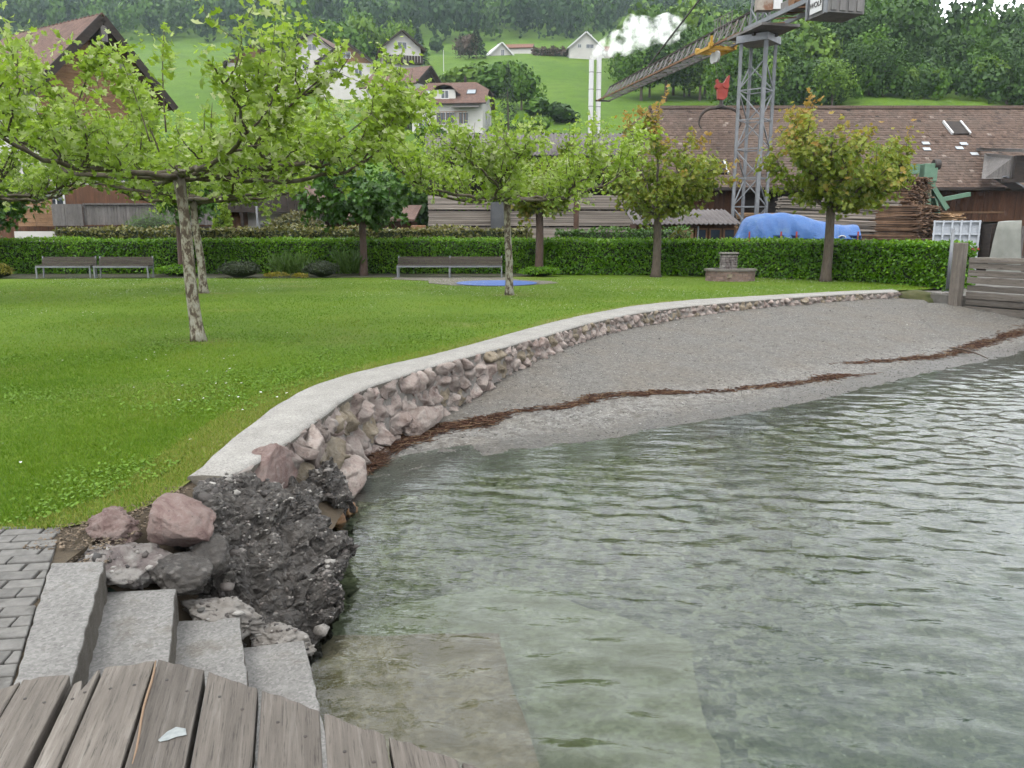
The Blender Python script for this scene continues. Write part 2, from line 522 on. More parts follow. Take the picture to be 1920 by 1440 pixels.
def mat_wood(name, c1, c2, c3, stretch=(22, 1.1, 22), objvar=0.18, bump=0.6, rough=0.85, tintvar=0.0, crack=0.5):
    """weathered board: grain runs along local Y"""
    m, n, l, out = nmat(name)
    v = coords(n, l, stretch)
    va = n.new('ShaderNodeVectorMath'); va.operation = 'ADD'
    cb = n.new('ShaderNodeCombineXYZ'); l.new(math_n(n, l, 'MULTIPLY', objrand(n), 50.0), cb.inputs[0]); l.new(v, va.inputs[0]); l.new(cb.outputs[0], va.inputs[1])
    v = va.outputs[0]
    g = noise_n(n, l, v, 1.0, 9, 0.7, 0.4)
    w = noise_n(n, l, v, 4.5, 6, 0.75)
    b = noise_n(n, l, coords(n, l, (3, 1.4, 3)), 1.6, 6, 0.65)
    c = ramp(n, l, g, [(0.3, c1), (0.55, c2), (0.75, c3)])
    c = mixc(n, l, ramp(n, l, w, [(0.36, 0.8), (0.46, 0.0)]), c, tuple(x * 0.32 for x in c1))
    c = mixc(n, l, ramp(n, l, b, [(0.45, 0.0), (0.72, 0.6)]), c, tuple(x * 0.62 for x in c2))
    if objvar:
        c = mixc(n, l, 1.0, c, math_n(n, l, 'MULTIPLY_ADD', objrand(n), 2 * objvar, 1 - objvar), 'MULTIPLY')
    if tintvar:
        c = mixc(n, l, 1.0, c, math_n(n, l, 'MULTIPLY_ADD', attr(n), 2 * tintvar, 1 - tintvar), 'MULTIPLY')
    h = math_n(n, l, 'ADD', g, math_n(n, l, 'MULTIPLY', w, 0.7))
    princ(n, l, out, c, rough, bumpn(n, l, h, bump, 0.006), 0.25)
    return m
M = {}
M['lawn'] = mat_lawn()
M['beach'] = mat_beach()
M['bed'] = mat_bed()
M['water'] = mat_water()
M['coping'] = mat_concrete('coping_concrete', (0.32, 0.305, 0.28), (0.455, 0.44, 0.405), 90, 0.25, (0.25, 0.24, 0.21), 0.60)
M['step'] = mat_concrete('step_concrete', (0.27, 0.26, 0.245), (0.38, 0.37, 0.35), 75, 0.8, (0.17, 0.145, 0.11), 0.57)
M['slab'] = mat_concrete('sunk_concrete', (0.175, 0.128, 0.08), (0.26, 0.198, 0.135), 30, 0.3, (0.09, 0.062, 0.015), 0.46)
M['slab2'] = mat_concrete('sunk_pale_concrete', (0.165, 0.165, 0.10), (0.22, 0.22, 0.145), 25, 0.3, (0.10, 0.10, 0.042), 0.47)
M['paver'] = surf('paver', (0.14, 0.135, 0.125), (0.225, 0.215, 0.20), 14, 0.9, 0.5, 90, 0.006, objvar=0.16, c3=(0.105, 0.10, 0.09))
M['joint'] = surf('joint_sand', (0.07, 0.055, 0.035), (0.12, 0.09, 0.055), 25, 0.95, 0.6, 90)
M['soil'] = surf('soil', (0.075, 0.055, 0.034), (0.15, 0.115, 0.075), 8, 0.95, 0.6, 60, 0.02)
M['mortar'] = surf('mortar', (0.20, 0.18, 0.16), (0.30, 0.28, 0.255), 14, 0.95, 0.6, 70, 0.012)
PINK = [(0.22, 0.15, 0.13), (0.36, 0.285, 0.25), (0.47, 0.40, 0.355), (0.33, 0.31, 0.285)]
M['stone'] = mat_stone('wall_stone', PINK, 9, (0.56, 0.53, 0.49), 0.9, 0.26)
M['stone_ochre'] = mat_stone('ochre_wall_stone', [(0.21, 0.17, 0.12), (0.34, 0.28, 0.20), (0.42, 0.37, 0.30)], 9, (0.55, 0.52, 0.46), 0.9, 0.2)
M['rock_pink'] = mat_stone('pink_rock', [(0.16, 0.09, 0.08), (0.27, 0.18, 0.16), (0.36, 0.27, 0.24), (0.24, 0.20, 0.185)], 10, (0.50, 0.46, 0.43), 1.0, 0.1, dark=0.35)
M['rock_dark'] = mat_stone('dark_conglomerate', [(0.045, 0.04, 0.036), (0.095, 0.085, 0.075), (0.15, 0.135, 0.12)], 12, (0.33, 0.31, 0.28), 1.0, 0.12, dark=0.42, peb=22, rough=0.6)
M['rock_striped'] = mat_stone('striped_rock', [(0.06, 0.05, 0.05), (0.20, 0.165, 0.155), (0.36, 0.34, 0.31), (0.12, 0.10, 0.10)], 7, (0.5, 0.48, 0.45), 0.9, 0.1)
M['rock_orange'] = mat_stone('orange_rock', [(0.14, 0.07, 0.03), (0.30, 0.16, 0.07), (0.38, 0.24, 0.12)], 10, (0.5, 0.38, 0.25), 0.8, 0.15, rough=0.5)
M['pebble'] = surf('pebble', (0.20, 0.19, 0.17), (0.42, 0.41, 0.385), 6, 0.8, 0.2, 60, tintvar=0.7)
M['deck'] = mat_wood('deck_board', (0.09, 0.078, 0.065), (0.195, 0.17, 0.145), (0.33, 0.305, 0.27), (26, 1.1, 26), 0.24, 1.0)
M['iron'] = surf('dark_iron', (0.03, 0.026, 0.024), (0.06, 0.045, 0.035), 20, 0.6, 0.1)
M['straw'] = leafmat('reed', (0.060, 0.028, 0.018), (0.16, 0.078, 0.045), 0.05, 0.8, 0.2, (0.34, 0.235, 0.14))

# ---- lawn: rows from the coping away to the left
cl_full = np.vstack([[(-2.66, 4.55), (-2.42, 4.76), (-2.31, 5.0), (-2.28, 5.3)], cope_l])
_ly = np.concatenate([cl_full[:, 1], [23.8, 24.5, 26.0, 29.0, 36]]); _lx = np.concatenate([cl_full[:, 0], [12.2, 12.9, 13.4, 13.6, 13.6]])
def lawn_edge(y): return np.interp(y, _ly, _lx)
ys = np.concatenate([np.linspace(4.55, 23.4, 110), np.linspace(23.55, 36, 30)])
NX = 60
V = []; dry = []
for y in ys:
    xe = lawn_edge(y)
    t = np.linspace(0, 1, NX) ** 2.2
    xs = xe - t * (xe + 45)
    V.append(np.c_[xs, np.full(NX, y), np.zeros(NX)])
V = np.vstack(V)
dl, _ = nearest(V[:, :2], cl_full)
nn = fbm(np.c_[V[:, :2] * 1.1, V[:, :1] * 0], 4)
dry = np.clip(1.0 - (-dl - 0.02) / (0.42 + 0.35 * nn), 0, 1) * np.clip(0.55 + nn * 0.9, 0.15, 0.95)
V[:, 2] = 0.02 * fbm(np.c_[V[:, :2] * 0.4, V[:, :1] * 0 + 5], 3) * np.clip(-dl, 0, 1)
wn_ = fbm(np.c_[V[:, :2] * 0.8 + 50, V[:, :1] * 0], 4)
dry = np.maximum(dry, np.clip((wn_ - .30) * 1.6, 0, .35))
TREE_FEET = [(-4.98, 12.63), (-8.57, 22.35), (-0.07, 21.8)]
for tx, ty in TREE_FEET:
    r = np.hypot(V[:, 0] - tx, V[:, 1] - ty)
    dry = np.maximum(dry, np.clip(1.2 - r / 0.45, 0, 0.9))
iy, ix = np.meshgrid(np.arange(len(ys) - 1), np.arange(NX - 1), indexing='ij')
a = (iy * NX + ix).ravel()
F = np.c_[a, a + NX, a + NX + 1, a + 1]
lawn = mk('lawn', V, F, M['lawn'], smooth=True, extra={'dry': dry})
tag(lawn, 'mown green lawn stretching from the stone wall to the hedge', 'lawn', kind='structure')

# ---- retaining wall: coping and a face of separate stones
wall = empty('retaining_wall', 'curved retaining wall of pinkish rubble stones under a pale concrete coping', 'wall', (-1.4, 9.4, 0))
def local(o): return -np.array(o.location)
wl_off = local(wall)
mb = MB()
n = len(cope_b)
jit = 0.012 * fbm(np.c_[np.arange(n) * 0.9, np.zeros(n), np.zeros(n)], 3)
jit2 = 0.02 * fbm(np.c_[np.arange(n) * 1.3, np.zeros(n) + 9, np.zeros(n)], 3)
rows = []
for i in range(n):
    a_, b_ = cope_l[i], cope_b[i]
    d = (b_ - a_) / np.linalg.norm(b_ - a_)
    a2 = a_ - d * (0.02 + jit2[i]); b2 = b_ + d * (0.03 + jit[i] * 2)
    top = 0.03 + jit[i] * 0.6
    m1 = a2 * 0.62 + b2 * 0.38; m2 = a2 * 0.3 + b2 * 0.7
    rows.append([(a2[0], a2[1], -0.1), (a2[0], a2[1], top - 0.01), (a2[0] + d[0] * .02, a2[1] + d[1] * .02, top), (m1[0], m1[1], top + 0.006), (m2[0], m2[1], top + 0.002),
                 (b2[0] - d[0] * .03, b2[1] - d[1] * .03, top - 0.006), (b2[0], b2[1], top - 0.035), (b2[0] - d[0] * 0.04, b2[1] - d[1] * 0.04, -0.1)])
V = np.array(rows).reshape(-1, 3) + wl_off
k = 8
i0, j0 = np.meshgrid(np.arange(n - 1), np.arange(k - 1), indexing='ij')
a = (i0 * k + j0).ravel()
F = np.c_[a, a + 1, a + k + 1, a + k]
caps = np.array([[0, 7, 6, 1], [1, 6, 5, 2]])
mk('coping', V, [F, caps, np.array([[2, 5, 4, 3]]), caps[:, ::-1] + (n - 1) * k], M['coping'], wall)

# wall face in (s, h): s along the beach edge, h down from 0
seg = np.concatenate([[0], np.cumsum(np.linalg.norm(np.diff(cope_b, axis=0), axis=1))])
S_END = seg[-1]
def wall_pt(s, h, out):
    x = np.interp(s, seg, cope_b[:, 0]); y = np.interp(s, seg, cope_b[:, 1])
    x2 = np.interp(s + 0.05, seg, cope_b[:, 0]); y2 = np.interp(s + 0.05, seg, cope_b[:, 1])
    x1 = np.interp(s - 0.05, seg, cope_b[:, 0]); y1 = np.interp(s - 0.05, seg, cope_b[:, 1])
    tx, ty = x2 - x1, y2 - y1
    L = np.hypot(tx, ty) + 1e-9
    nx_, ny_ = ty / L, -tx / L
    out = out + 0.10 * np.clip(-h - 0.05, 0, 1) ** 1.0
    return np.stack([x + nx_ * out, y + ny_ * out, np.full_like(x, 0) + h], -1)
def clip(poly, nx_, ny_, d):
    """keep the side where nx*x + ny*y <= d"""
    out = []
    for i in range(len(poly)):
        p, q = poly[i], poly[(i + 1) % len(poly)]
        a_ = nx_ * p[0] + ny_ * p[1] - d; b_ = nx_ * q[0] + ny_ * q[1] - d
        if a_ <= 0: out.append(p)
        if (a_ < 0 < b_) or (b_ < 0 < a_):
            t = a_ / (a_ - b_); out.append((p[0] + (q[0] - p[0]) * t, p[1] + (q[1] - p[1]) * t))
    return out
def depth_at(s): return float(base_z(np.interp(s, seg, cope_b[:, 1]))) - 0.10
pts = []
r_ = random.Random(5)
tries = 0
while tries < 14000:
    tries += 1
    s = r_.uniform(0.2, S_END - 0.02); h = r_.uniform(depth_at(s) + 0.03, -0.03)
    y_ = np.interp(s, seg, cope_b[:, 1])
    big = 0.33 if y_ < 9.5 else 0.27 if y_ < 12 else 0.21
    rad = big * r_.choice([.7, .9, 1.0, 1.25]) * (0.78 + 0.5 * ((math.sin(s * 3.1) * 0.5 + 0.5) * 0.5 + 0.5 * (-h / 0.8)))
    if all((s - p[0]) ** 2 + ((h - p[1]) * 1.25) ** 2 > (0.5 * (rad + p[2])) ** 2 for p in pts): pts.append((s, h, rad))
st_mats = [M['stone']] * 4 + [M['stone_ochre']]
for (s, h, rad) in pts:
    dz = depth_at(s)
    poly = [(s - 0.5, dz), (s + 0.5, dz), (s + 0.5, 0.005), (s - 0.5, 0.005)]
    for (s2, h2, _r) in pts:
        if (s2, h2) == (s, h) or abs(s2 - s) > 1.0: continue
        nx_, ny_ = s2 - s, (h2 - h) * 1.3
        L = math.hypot(nx_, ny_); nx_, ny_ = nx_ / L, ny_ / L
        d = nx_ * (s + s2) / 2 + ny_ * (h + h2) / 2 - 0.004
        poly = clip(poly, nx_, ny_, d)
        if len(poly) < 3: break
    if len(poly) < 3: continue
    P = np.array(poly); c = P.mean(0)
    # resample the outline and round its corners
    K = 20
    Q = np.vstack([P, P[:1]]); ss = np.concatenate([[0], np.cumsum(np.linalg.norm(np.diff(Q, axis=0), axis=1))])
    kk = np.linspace(0, ss[-1], K, endpoint=False)
    O = np.stack([np.interp(kk, ss, Q[:, 0]), np.interp(kk, ss, Q[:, 1])], 1)
    O = 0.25 * np.roll(O, 1, 0) + 0.5 * O + 0.25 * np.roll(O, -1, 0)
    size = math.sqrt(abs(np.sum(O[:, 0] * np.roll(O[:, 1], -1) - np.roll(O[:, 0], -1) * O[:, 1])) / 2)
    if size < 0.04: continue
    bul = min(0.16, size * 0.5) * r_.uniform(0.75, 1.25)
    pl = [(0.0, 0.0, bul)] + [(r_.uniform(-1.7, 1.7), r_.uniform(-1.7, 1.7), bul * r_.uniform(.8, 1.25)) for _ in range(5)]
    rings = [(1.0, -0.10), (1.0, 0.12), (0.95, 0.62), (0.80, 0.98), (0.52, 1.15), (0.26, 1.2)]
    Vs = []
    for f, b in rings:
        R = c + (O - c) * f
        o_ = np.full(K, b * bul)
        if b > .2:
            for (gx_, gy_, d0) in pl: o_ = np.minimum(o_, np.maximum(d0 + gx_ * (R[:, 0] - c[0]) + gy_ * (R[:, 1] - c[1]), bul * .12))
        Vs.append(np.c_[R, o_])
    Vs.append(np.array([[c[0], c[1], min(d0 for _, _, d0 in pl)]]))
    W = np.vstack(Vs)
    nf = fbm(np.c_[W[:, 0] * 12, W[:, 1] * 12, W[:, 2] * 12 + s * 3], 4, .7)
    W[K:, 2] += nf[K:] * bul * 0.62
    ns = fbm(np.c_[W[:, 0] * 14 + 40, W[:, 1] * 14, W[:, 2] * 4], 2)
    W[K * 2:, 0] += ns[K * 2:] * 0.02
    V = wall_pt(W[:, 0], W[:, 1], W[:, 2] + 0.0) + wl_off
    Fq = []; 
    for r in range(len(rings) - 1):
        for q in range(K):
            q2 = (q + 1) % K
            Fq.append((r * K + q, r * K + q2, (r + 1) * K + q2, (r + 1) * K + q))
    Ft = [((len(rings) - 1) * K + q, (len(rings) - 1) * K + (q + 1) % K, len(rings) * K) for q in range(K)]
    mk('stone', V, [np.array(Fq), np.array(Ft)], r_.choice(st_mats), wall)
# mortar backing behind the stones
ss_ = np.linspace(0, S_END, 120)
A = wall_pt(ss_, np.full(120, -0.012), np.full(120, 0.004)); B = wall_pt(ss_, np.array([depth_at(s) for s in ss_]) - 0.05, np.full(120, 0.004))
V = np.stack([A, B], 1).reshape(-1, 3) + wl_off
a = np.arange(119) * 2
mk('mortar', V, np.c_[a, a + 1, a + 3, a + 2], M['mortar'], wall)

# ---- beach and lake bed on one grid of heights
def axis(a, b, fine, lo, hi, n_out=14):
    inner = np.arange(a, b + 1e-6, fine)
    left = a - np.geomspace(fine * 1.5, a - lo, n_out)[::-1] if lo < a else []
    right = b + np.geomspace(fine * 1.5, hi - b, n_out) if hi > b else []
    return np.concatenate([left, inner, right])
gx = axis(-3, 14, 0.10, -40, 320); gy = axis(1.0, 24, 0.10, -320, 40)
X, Y = np.meshgrid(gx, gy)
P2 = np.c_[X.ravel(), Y.ravel()]
Z = bed_z(P2)
bury = (P2[:, 0] < -3.0) | (P2[:, 1] > 24)
Z = np.where(bury, -3.2, Z)
nxg = len(gx)
iy, ix = np.meshgrid(np.arange(len(gy) - 1), np.arange(nxg - 1), indexing='ij')
a = (iy * nxg + ix).ravel()
F = np.c_[a, a + 1, a + nxg + 1, a + nxg]
zc = Z[F].mean(1)
Vb = np.c_[P2, Z]
dB, _ = nearest(P2, shore)
wet = np.clip(1.0 - (-dB - 0.35 - 0.25 * fbm(np.c_[P2 * 0.9, P2[:, :1] * 0], 3)) / 0.25, 0, 1)
deep = np.clip((-Z - 1.15) / 0.9, 0, 1) * 0.85
pale = np.clip(1 - np.abs(dB + 0.9) / 0.7, 0, 1)
isb = (zc > WATER - 0.10)
for nm, sel, mt, lab, ct in (('beach', isb, M['beach'], 'grey gravel beach sloping down to the water', 'beach'), ('lake_bed', ~isb, M['bed'], 'stony greenish lake bed under shallow water', 'lake bed')):
    Fs = F[sel]
    used = np.unique(Fs); rem = np.full(len(Vb), -1); rem[used] = np.arange(len(used))
    o = mk(nm, Vb[used], rem[Fs], mt, smooth=True, extra={'wet': wet[used], 'deep': deep[used], 'pale': pale[used]})
    tag(o, lab, ct, kind='structure')

# ---- lake surface with real ripples
gx = axis(-2.6, 13.5, 0.045, -40, 320, 16); gy = axis(1.9, 20.5, 0.033, -320, 34, 16)
X, Y = np.meshgrid(gx, gy)
x, y = X.ravel(), Y.ravel()
z = np.zeros_like(x)
rw = np.random.default_rng(3)
for k in range(30):
    lam = 0.13 * (1.13 ** (k * 0.40)) * rw.uniform(0.85, 1.2)
    th = math.radians(72) + rw.normal(0, 0.46)
    amp = lam * 0.0062 * rw.uniform(0.6, 1.3)
    q = 2 * PI / lam
    wob = 0.35 * lam * fbm(np.c_[x / (lam * 4) + k * 7, y / (lam * 4), x * 0 + k], 2)
    z += amp * np.sin(q * (x * math.cos(th) + y * math.sin(th) + wob) + rw.uniform(0, 6.28))
fade = np.clip(.55 + .055 * (x + 1.5) + .02 * (y - 4), .5, 1.0) * np.clip(fbm(np.c_[x * 0.35, y * 0.35, x * 0 + 2], 3) * 1.3 + 0.75, 0.25, 1.25)
dB, _ = nearest(np.c_[x, y], shore)
shelter = np.clip(dB / 1.2, 0.25, 1.0)
inside = (x > -2.6) & (x < 13.5) & (y > 1.9) & (y < 20.5)
z = np.where(inside, z * fade * shelter, 0) + WATER
nxg = len(gx)
iy, ix = np.meshgrid(np.arange(len(gy) - 1), np.arange(nxg - 1), indexing='ij')
a = (iy * nxg + ix).ravel()
F = np.c_[a, a + 1, a + nxg + 1, a + nxg]
keep = (dB[F].max(1) > -0.5)
F = F[keep]
Vw = np.c_[x, y, z]
used = np.unique(F); rem = np.full(len(Vw), -1); rem[used] = np.arange(len(used))
water = mk('lake_water', Vw[used], rem[F], M['water'], smooth=True)
tag(water, 'clear rippled lake water reflecting a pale sky', 'lake', kind='structure')

# ---- paved path of single pavers
path = empty('paved_path', 'small grey paved path corner beside the concrete stairs', 'paving', (-2.8, 3.6, 0))
tag(path, kind='structure')
off = local(path)
sand = [(-6, 1.5), (-1.60, 2.0), (-1.95, 2.9), (-2.42, 3.98), (-2.42, 4.5), (-2.75, 4.62), (-6, 4.55)]
MB().prism([(p[0] + off[0], p[1] + off[1]) for p in sand], -0.2, -0.022).build('sand_bed', M['joint'], path)
ang = math.radians(9); ca, sa = math.cos(ang), math.sin(ang)
LW, LH = 0.222, 0.108
rp = random.Random(2)
for r in range(-10, 12):
    for c in range(-8, 12):
        u0 = c * LW + (r % 2) * LW * 0.5 + rp.uniform(-.004, .004); v0 = r * LH
        j = 0.006
        corners = [(u0 + j, v0 + j), (u0 + LW - j, v0 + j), (u0 + LW - j, v0 + LH - j), (u0 + j, v0 + LH - j)]
        poly = [(-3.2 + ca * u - sa * v, 3.6 + sa * u + ca * v) for u, v in corners]
        # clip to the stairs' kerb and the lawn edge
        ex, ey = -1.95 - -2.42, 2.9 - 3.98
        L = math.hypot(ex, ey); nx_, ny_ = -ey / L, ex / L
        poly = clip(poly, nx_, ny_, nx_ * -2.455 + ny_ * 3.98)
        if len(poly) >= 3: poly = clip(poly, 1, 0, -2.50 + rp.uniform(-.06, .03) if v0 + 3.6 + sa * u0 > 4.02 else 9)
        if len(poly) >= 3: poly = clip(poly, 0, 1, 4.55)
        if len(poly) >= 3: poly = clip(poly, -1, 0, 4.6)
        if len(poly) < 3: continue
        area = abs(sum(poly[i][0] * poly[(i + 1) % len(poly)][1] - poly[(i + 1) % len(poly)][0] * poly[i][1] for i in range(len(poly)))) / 2
        if area < 0.002 or max(p[1] for p in poly) < 2.2: continue
        dz = rp.uniform(-.004, .004)
        MB().prism([(p[0] + off[0], p[1] + off[1]) for p in poly], -0.08, 0.0 + dz).build('paver', M['paver'], path, bevel=0.006)

# ---- concrete stairs down into the water
stairs = empty('concrete_stairs', 'rough concrete stairs leading down into the lake beside the rocks', 'stairs', (-1.6, 3.6, 0))
off = local(stairs)
treads = [([(-2.47, 4.02), (-2.19, 4.045), (-1.75, 2.92), (-1.39, 2.0), (-1.63, 2.0), (-1.97, 2.9)], 0.0),
          ([(-2.23, 4.045), (-1.84, 4.09), (-1.56, 3.33), (-1.06, 2.0), (-1.45, 2.0)], -0.18),
          ([(-1.86, 4.06), (-1.51, 4.11), (-1.27, 3.5), (-0.70, 2.0), (-1.12, 2.0)], -0.36),
          ([(-1.52, 4.10), (-1.40, 4.13), (-1.18, 4.19), (-0.94, 3.54), (-0.36, 2.0), (-0.78, 2.0)], -0.54)]
for poly, z in treads:
    E2 = []
    for i in range(len(poly)):
        a_, b_ = np.array(poly[i]), np.array(poly[(i + 1) % len(poly)]); nk = max(1, int(np.linalg.norm(b_ - a_) / .035))
        E2 += [a_ + (b_ - a_) * k / nk for k in range(nk)]
    E2 = np.array(E2); E2 = E2 + .010 * np.c_[fbm(np.c_[E2 * 14, E2[:, :1] * 0], 3), fbm(np.c_[E2 * 14 + 20, E2[:, :1] * 0], 3)]
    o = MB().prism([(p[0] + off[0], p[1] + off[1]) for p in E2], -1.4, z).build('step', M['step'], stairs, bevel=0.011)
W5, W6 = -0.90, -1.13
p5 = [gp(*q, W5)[:2] for q in [(560, 1195), (760, 1188), (935, 1186), (1010, 1440)]] + [(0.35, 1.0), (-1.6, 1.0)]
p6 = [gp(*q, W6)[:2] for q in [(560, 1112), (800, 1092), (1000, 1102), (1290, 1200), (1350, 1440)]] + [(1.15, 0.5), (-1.6, 0.5)]
for poly, z, mt in ((p5, W5, 'slab'), (p6, W6, 'slab2')):
    E2 = []
    for i in range(len(poly)):
        a_, b_ = np.array(poly[i]), np.array(poly[(i + 1) % len(poly)]); nk = max(1, int(np.linalg.norm(b_ - a_) / .07))
        for k in range(nk):
            q = a_ + (b_ - a_) * k / nk; E2.append(q)
    E2 = np.array(E2); E2 = E2 + .045 * np.c_[fbm(np.c_[E2 * 3.5, E2[:, :1] * 0], 3), fbm(np.c_[E2 * 3.5 + 20, E2[:, :1] * 0], 3)]  # edge wobble built into the shape, imitating refraction through the ripples
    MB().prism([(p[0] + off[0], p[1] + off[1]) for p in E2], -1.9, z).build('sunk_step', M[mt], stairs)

# ---- wooden deck the photographer stands on
deck = empty('wooden_deck', 'weathered grey wooden deck boards in front of the concrete stairs', 'deck', (-0.8, 2.0, 0))
off = local(deck)
DZ = 0.065
ends = [((-30, 1302), (38, 1276)), ((43, 1272), (131, 1264)), ((138, 1283), (188, 1256)), ((196, 1249), (290, 1237)), ((297, 1236), (383, 1256)), ((391, 1259), (483, 1289)),
        ((491, 1292), (599, 1331)), ((607, 1335), (721, 1378)), ((729, 1380), (858, 1424)), ((866, 1428), (990, 1470)), ((1000, 1474), (1140, 1530)), ((1150, 1534), (1300, 1600))]
dirv = np.array([0.26, -0.966]); dirv /= np.linalg.norm(dirv)
dang = math.atan2(dirv[1], dirv[0]) + PI / 2     # local -Y runs along the board towards the viewer
rd = random.Random(4)
for i, (a_, b_) in enumerate(ends):
    A = np.array(gp(*a_, DZ)[:2]); B = np.array(gp(*b_, DZ)[:2])
    o = (A + B) / 2
    ux = np.array([math.cos(dang), math.sin(dang)]); uy = np.array([-math.sin(dang), math.cos(dang)])
    la = ((A - o) @ ux, (A - o) @ uy); lb = ((B - o) @ ux, (B - o) @ uy)
    Lb = 4.2
    N = 7
    edge = [(la[0] + (lb[0] - la[0]) * t, la[1] + (lb[1] - la[1]) * t + (rd.uniform(-.012, .012) if 0 < t < 1 else 0)) for t in np.linspace(0, 1, N)]
    if i == 2: edge[3] = (edge[3][0], edge[3][1] - 0.09); edge[4] = (edge[4][0], edge[4][1] - 0.05)
    poly = edge + [(lb[0], -Lb), (la[0], -Lb)]
    ob = MB().prism(poly, -0.08, 0.0).build('plank', M['deck'], deck, bevel=0.005,
               loc=(o[0] + off[0], o[1] + off[1], DZ + rd.uniform(-.004, .004)), rot=(rd.uniform(-.006, .006), rd.uniform(-.012, .012), dang))
    for t in (0.3, 0.75):
        nx_ = la[0] + (lb[0] - la[0]) * t
        for yy in (-0.16, -0.9, -1.7):
            y0 = la[1] + (lb[1] - la[1]) * t + yy + rd.uniform(-.03, .03)
            MB().tube([(nx_, y0, -0.002), (nx_, y0, 0.0015)], 0.0065, 8).build('screw', M['iron'], ob)
for y_ in (2.0, 1.1, 0.2):
    MB().bar((-2.0 + off[0], y_ + 0.3 + off[1], DZ - 0.155), (2.2 + off[0], y_ - 0.75 + off[1], DZ - 0.155), 0.1, 0.14).build('joist', M['deck'], deck)

# ================================================================== ROCKS AT THE CORNER
_ico = {}
def ico(sub):
    if sub not in _ico:
        bm = bmesh.new(); bmesh.ops.create_icosphere(bm, subdivisions=sub, radius=1)
        bm.verts.ensure_lookup_table()
        _ico[sub] = (np.array([v.co[:] for v in bm.verts]), np.array([[v.index for v in f.verts] for f in bm.faces]))
        bm.free()
    return _ico[sub]
def rock_shape(size, rot, seed, sub=5, chops=9, rough=0.16, fine=0.03, sharp=(0.55, 0.85), ridge=0.0):
    V, F = ico(sub)
    V = V.copy(); r = np.random.default_rng(seed)
    V *= (1 + rough * 1.6 * fbm(V * 1.1 + seed * 3.7, 3))[:, None]
    for k in range(chops):
        nrm = r.normal(size=3); nrm /= np.linalg.norm(nrm)
        d = r.uniform(*sharp)
        e = V @ nrm - d
        V -= nrm * np.maximum(e, 0)[:, None] * 0.92
    nrm = V / np.linalg.norm(V, axis=1)[:, None]
    V += nrm * (rough * fbm(V * 3.1 + seed, 4, 0.6))[:, None]
    V += nrm * (fine * fbm(V * 11 + seed, 4, 0.65))[:, None]
    if ridge: V -= nrm * (ridge * (1 - np.abs(fbm(V * np.array([2.4, 1.3, 2.4]) + seed * 1.7, 4, .55)) * 2.2).clip(0, 1) ** 3)[:, None]
    V = V * np.array(size)
    R = np.array(Matrix.Rotation(rot[2], 3, 'Z') @ Matrix.Rotation(rot[1], 3, 'Y') @ Matrix.Rotation(rot[0], 3, 'X'))
    return V @ R.T, F
rock_pts = []     # surface samples of the dark conglomerate, for the cobbles set in it
def rock(name, label, c, size, rot, seed, mat, sub=5, chops=9, rough=0.16, fine=0.03, cobbles=0, sharp=(0.55, 0.85), cob=(0.006, 0.022)):
    V, F = rock_shape(size, rot, seed, sub, chops, rough, fine, sharp, .11 if cobbles else .04)
    if not cobbles:
        o = mk(name, V, F, mat, smooth=True); o.location = c
        return tag(o, label, 'rock', 'rocks at the corner of the lawn')
    root = empty(name, label, 'rock', c, 0, 'rocks at the corner of the lawn')
    mk('body', V, F, mat, root, smooth=True)
    r = np.random.default_rng(seed + 99)
    tri = V[F]; nr = np.cross(tri[:, 1] - tri[:, 0], tri[:, 2] - tri[:, 0]); ar = np.linalg.norm(nr, axis=1); nr /= ar[:, None] + 1e-12
    pr = ar * np.clip(nr[:, 2] + 0.75, 0, 2) * (nr[:, 0] > -0.8); pr /= pr.sum()
    ids = r.choice(len(F), cobbles, p=pr)
    S, T = ico(1)
    VV = []; FF = []; tt = []
    for q, i in enumerate(ids):
        s = r.uniform(*cob) * (2.6 if r.random() < 0.05 else 1)
        e = np.array([s, s * r.uniform(.6, .9), s * r.uniform(.3, .55)])
        A = np.array(Matrix.Rotation(r.uniform(0, 6.28), 3, 'Z') @ Matrix.Rotation(r.normal(0, .5), 3, 'X'))
        P = (S * e * (1 + 0.2 * r.normal(size=(len(S), 1)))) @ A.T + tri[i].mean(0) - nr[i] * s * 0.22
        VV.append(P); FF.append(T + q * len(S)); tt.append(np.full(len(S), r.random() ** 1.4))
    o = mk('cobbles', np.vstack(VV), np.vstack(FF), M['cobble'], root, tint=np.concatenate(tt))
    tag(o, kind='stuff')
    return root
def cobble_mat():
    m, n, l, out = nmat('set_cobble')
    v = coords(n, l)
    c = ramp(n, l, attr(n), [(0.0, (0.03, 0.027, 0.025)), (0.35, (0.09, 0.075, 0.065)), (0.6, (0.17, 0.145, 0.13)), (0.85, (0.30, 0.28, 0.255)), (1.0, (0.46, 0.44, 0.40))])
    g = noise_n(n, l, v, 60, 6, 0.7)
    c = mixc(n, l, ramp(n, l, g, [(0.35, 0.5), (0.55, 0.0)]), c, (0.04, 0.036, 0.032))
    princ(n, l, out, c, 0.65, bumpn(n, l, g, 0.4, 0.008), 0.35)
    return m
M['cobble'] = cobble_mat()
RD = M['rock_dark']
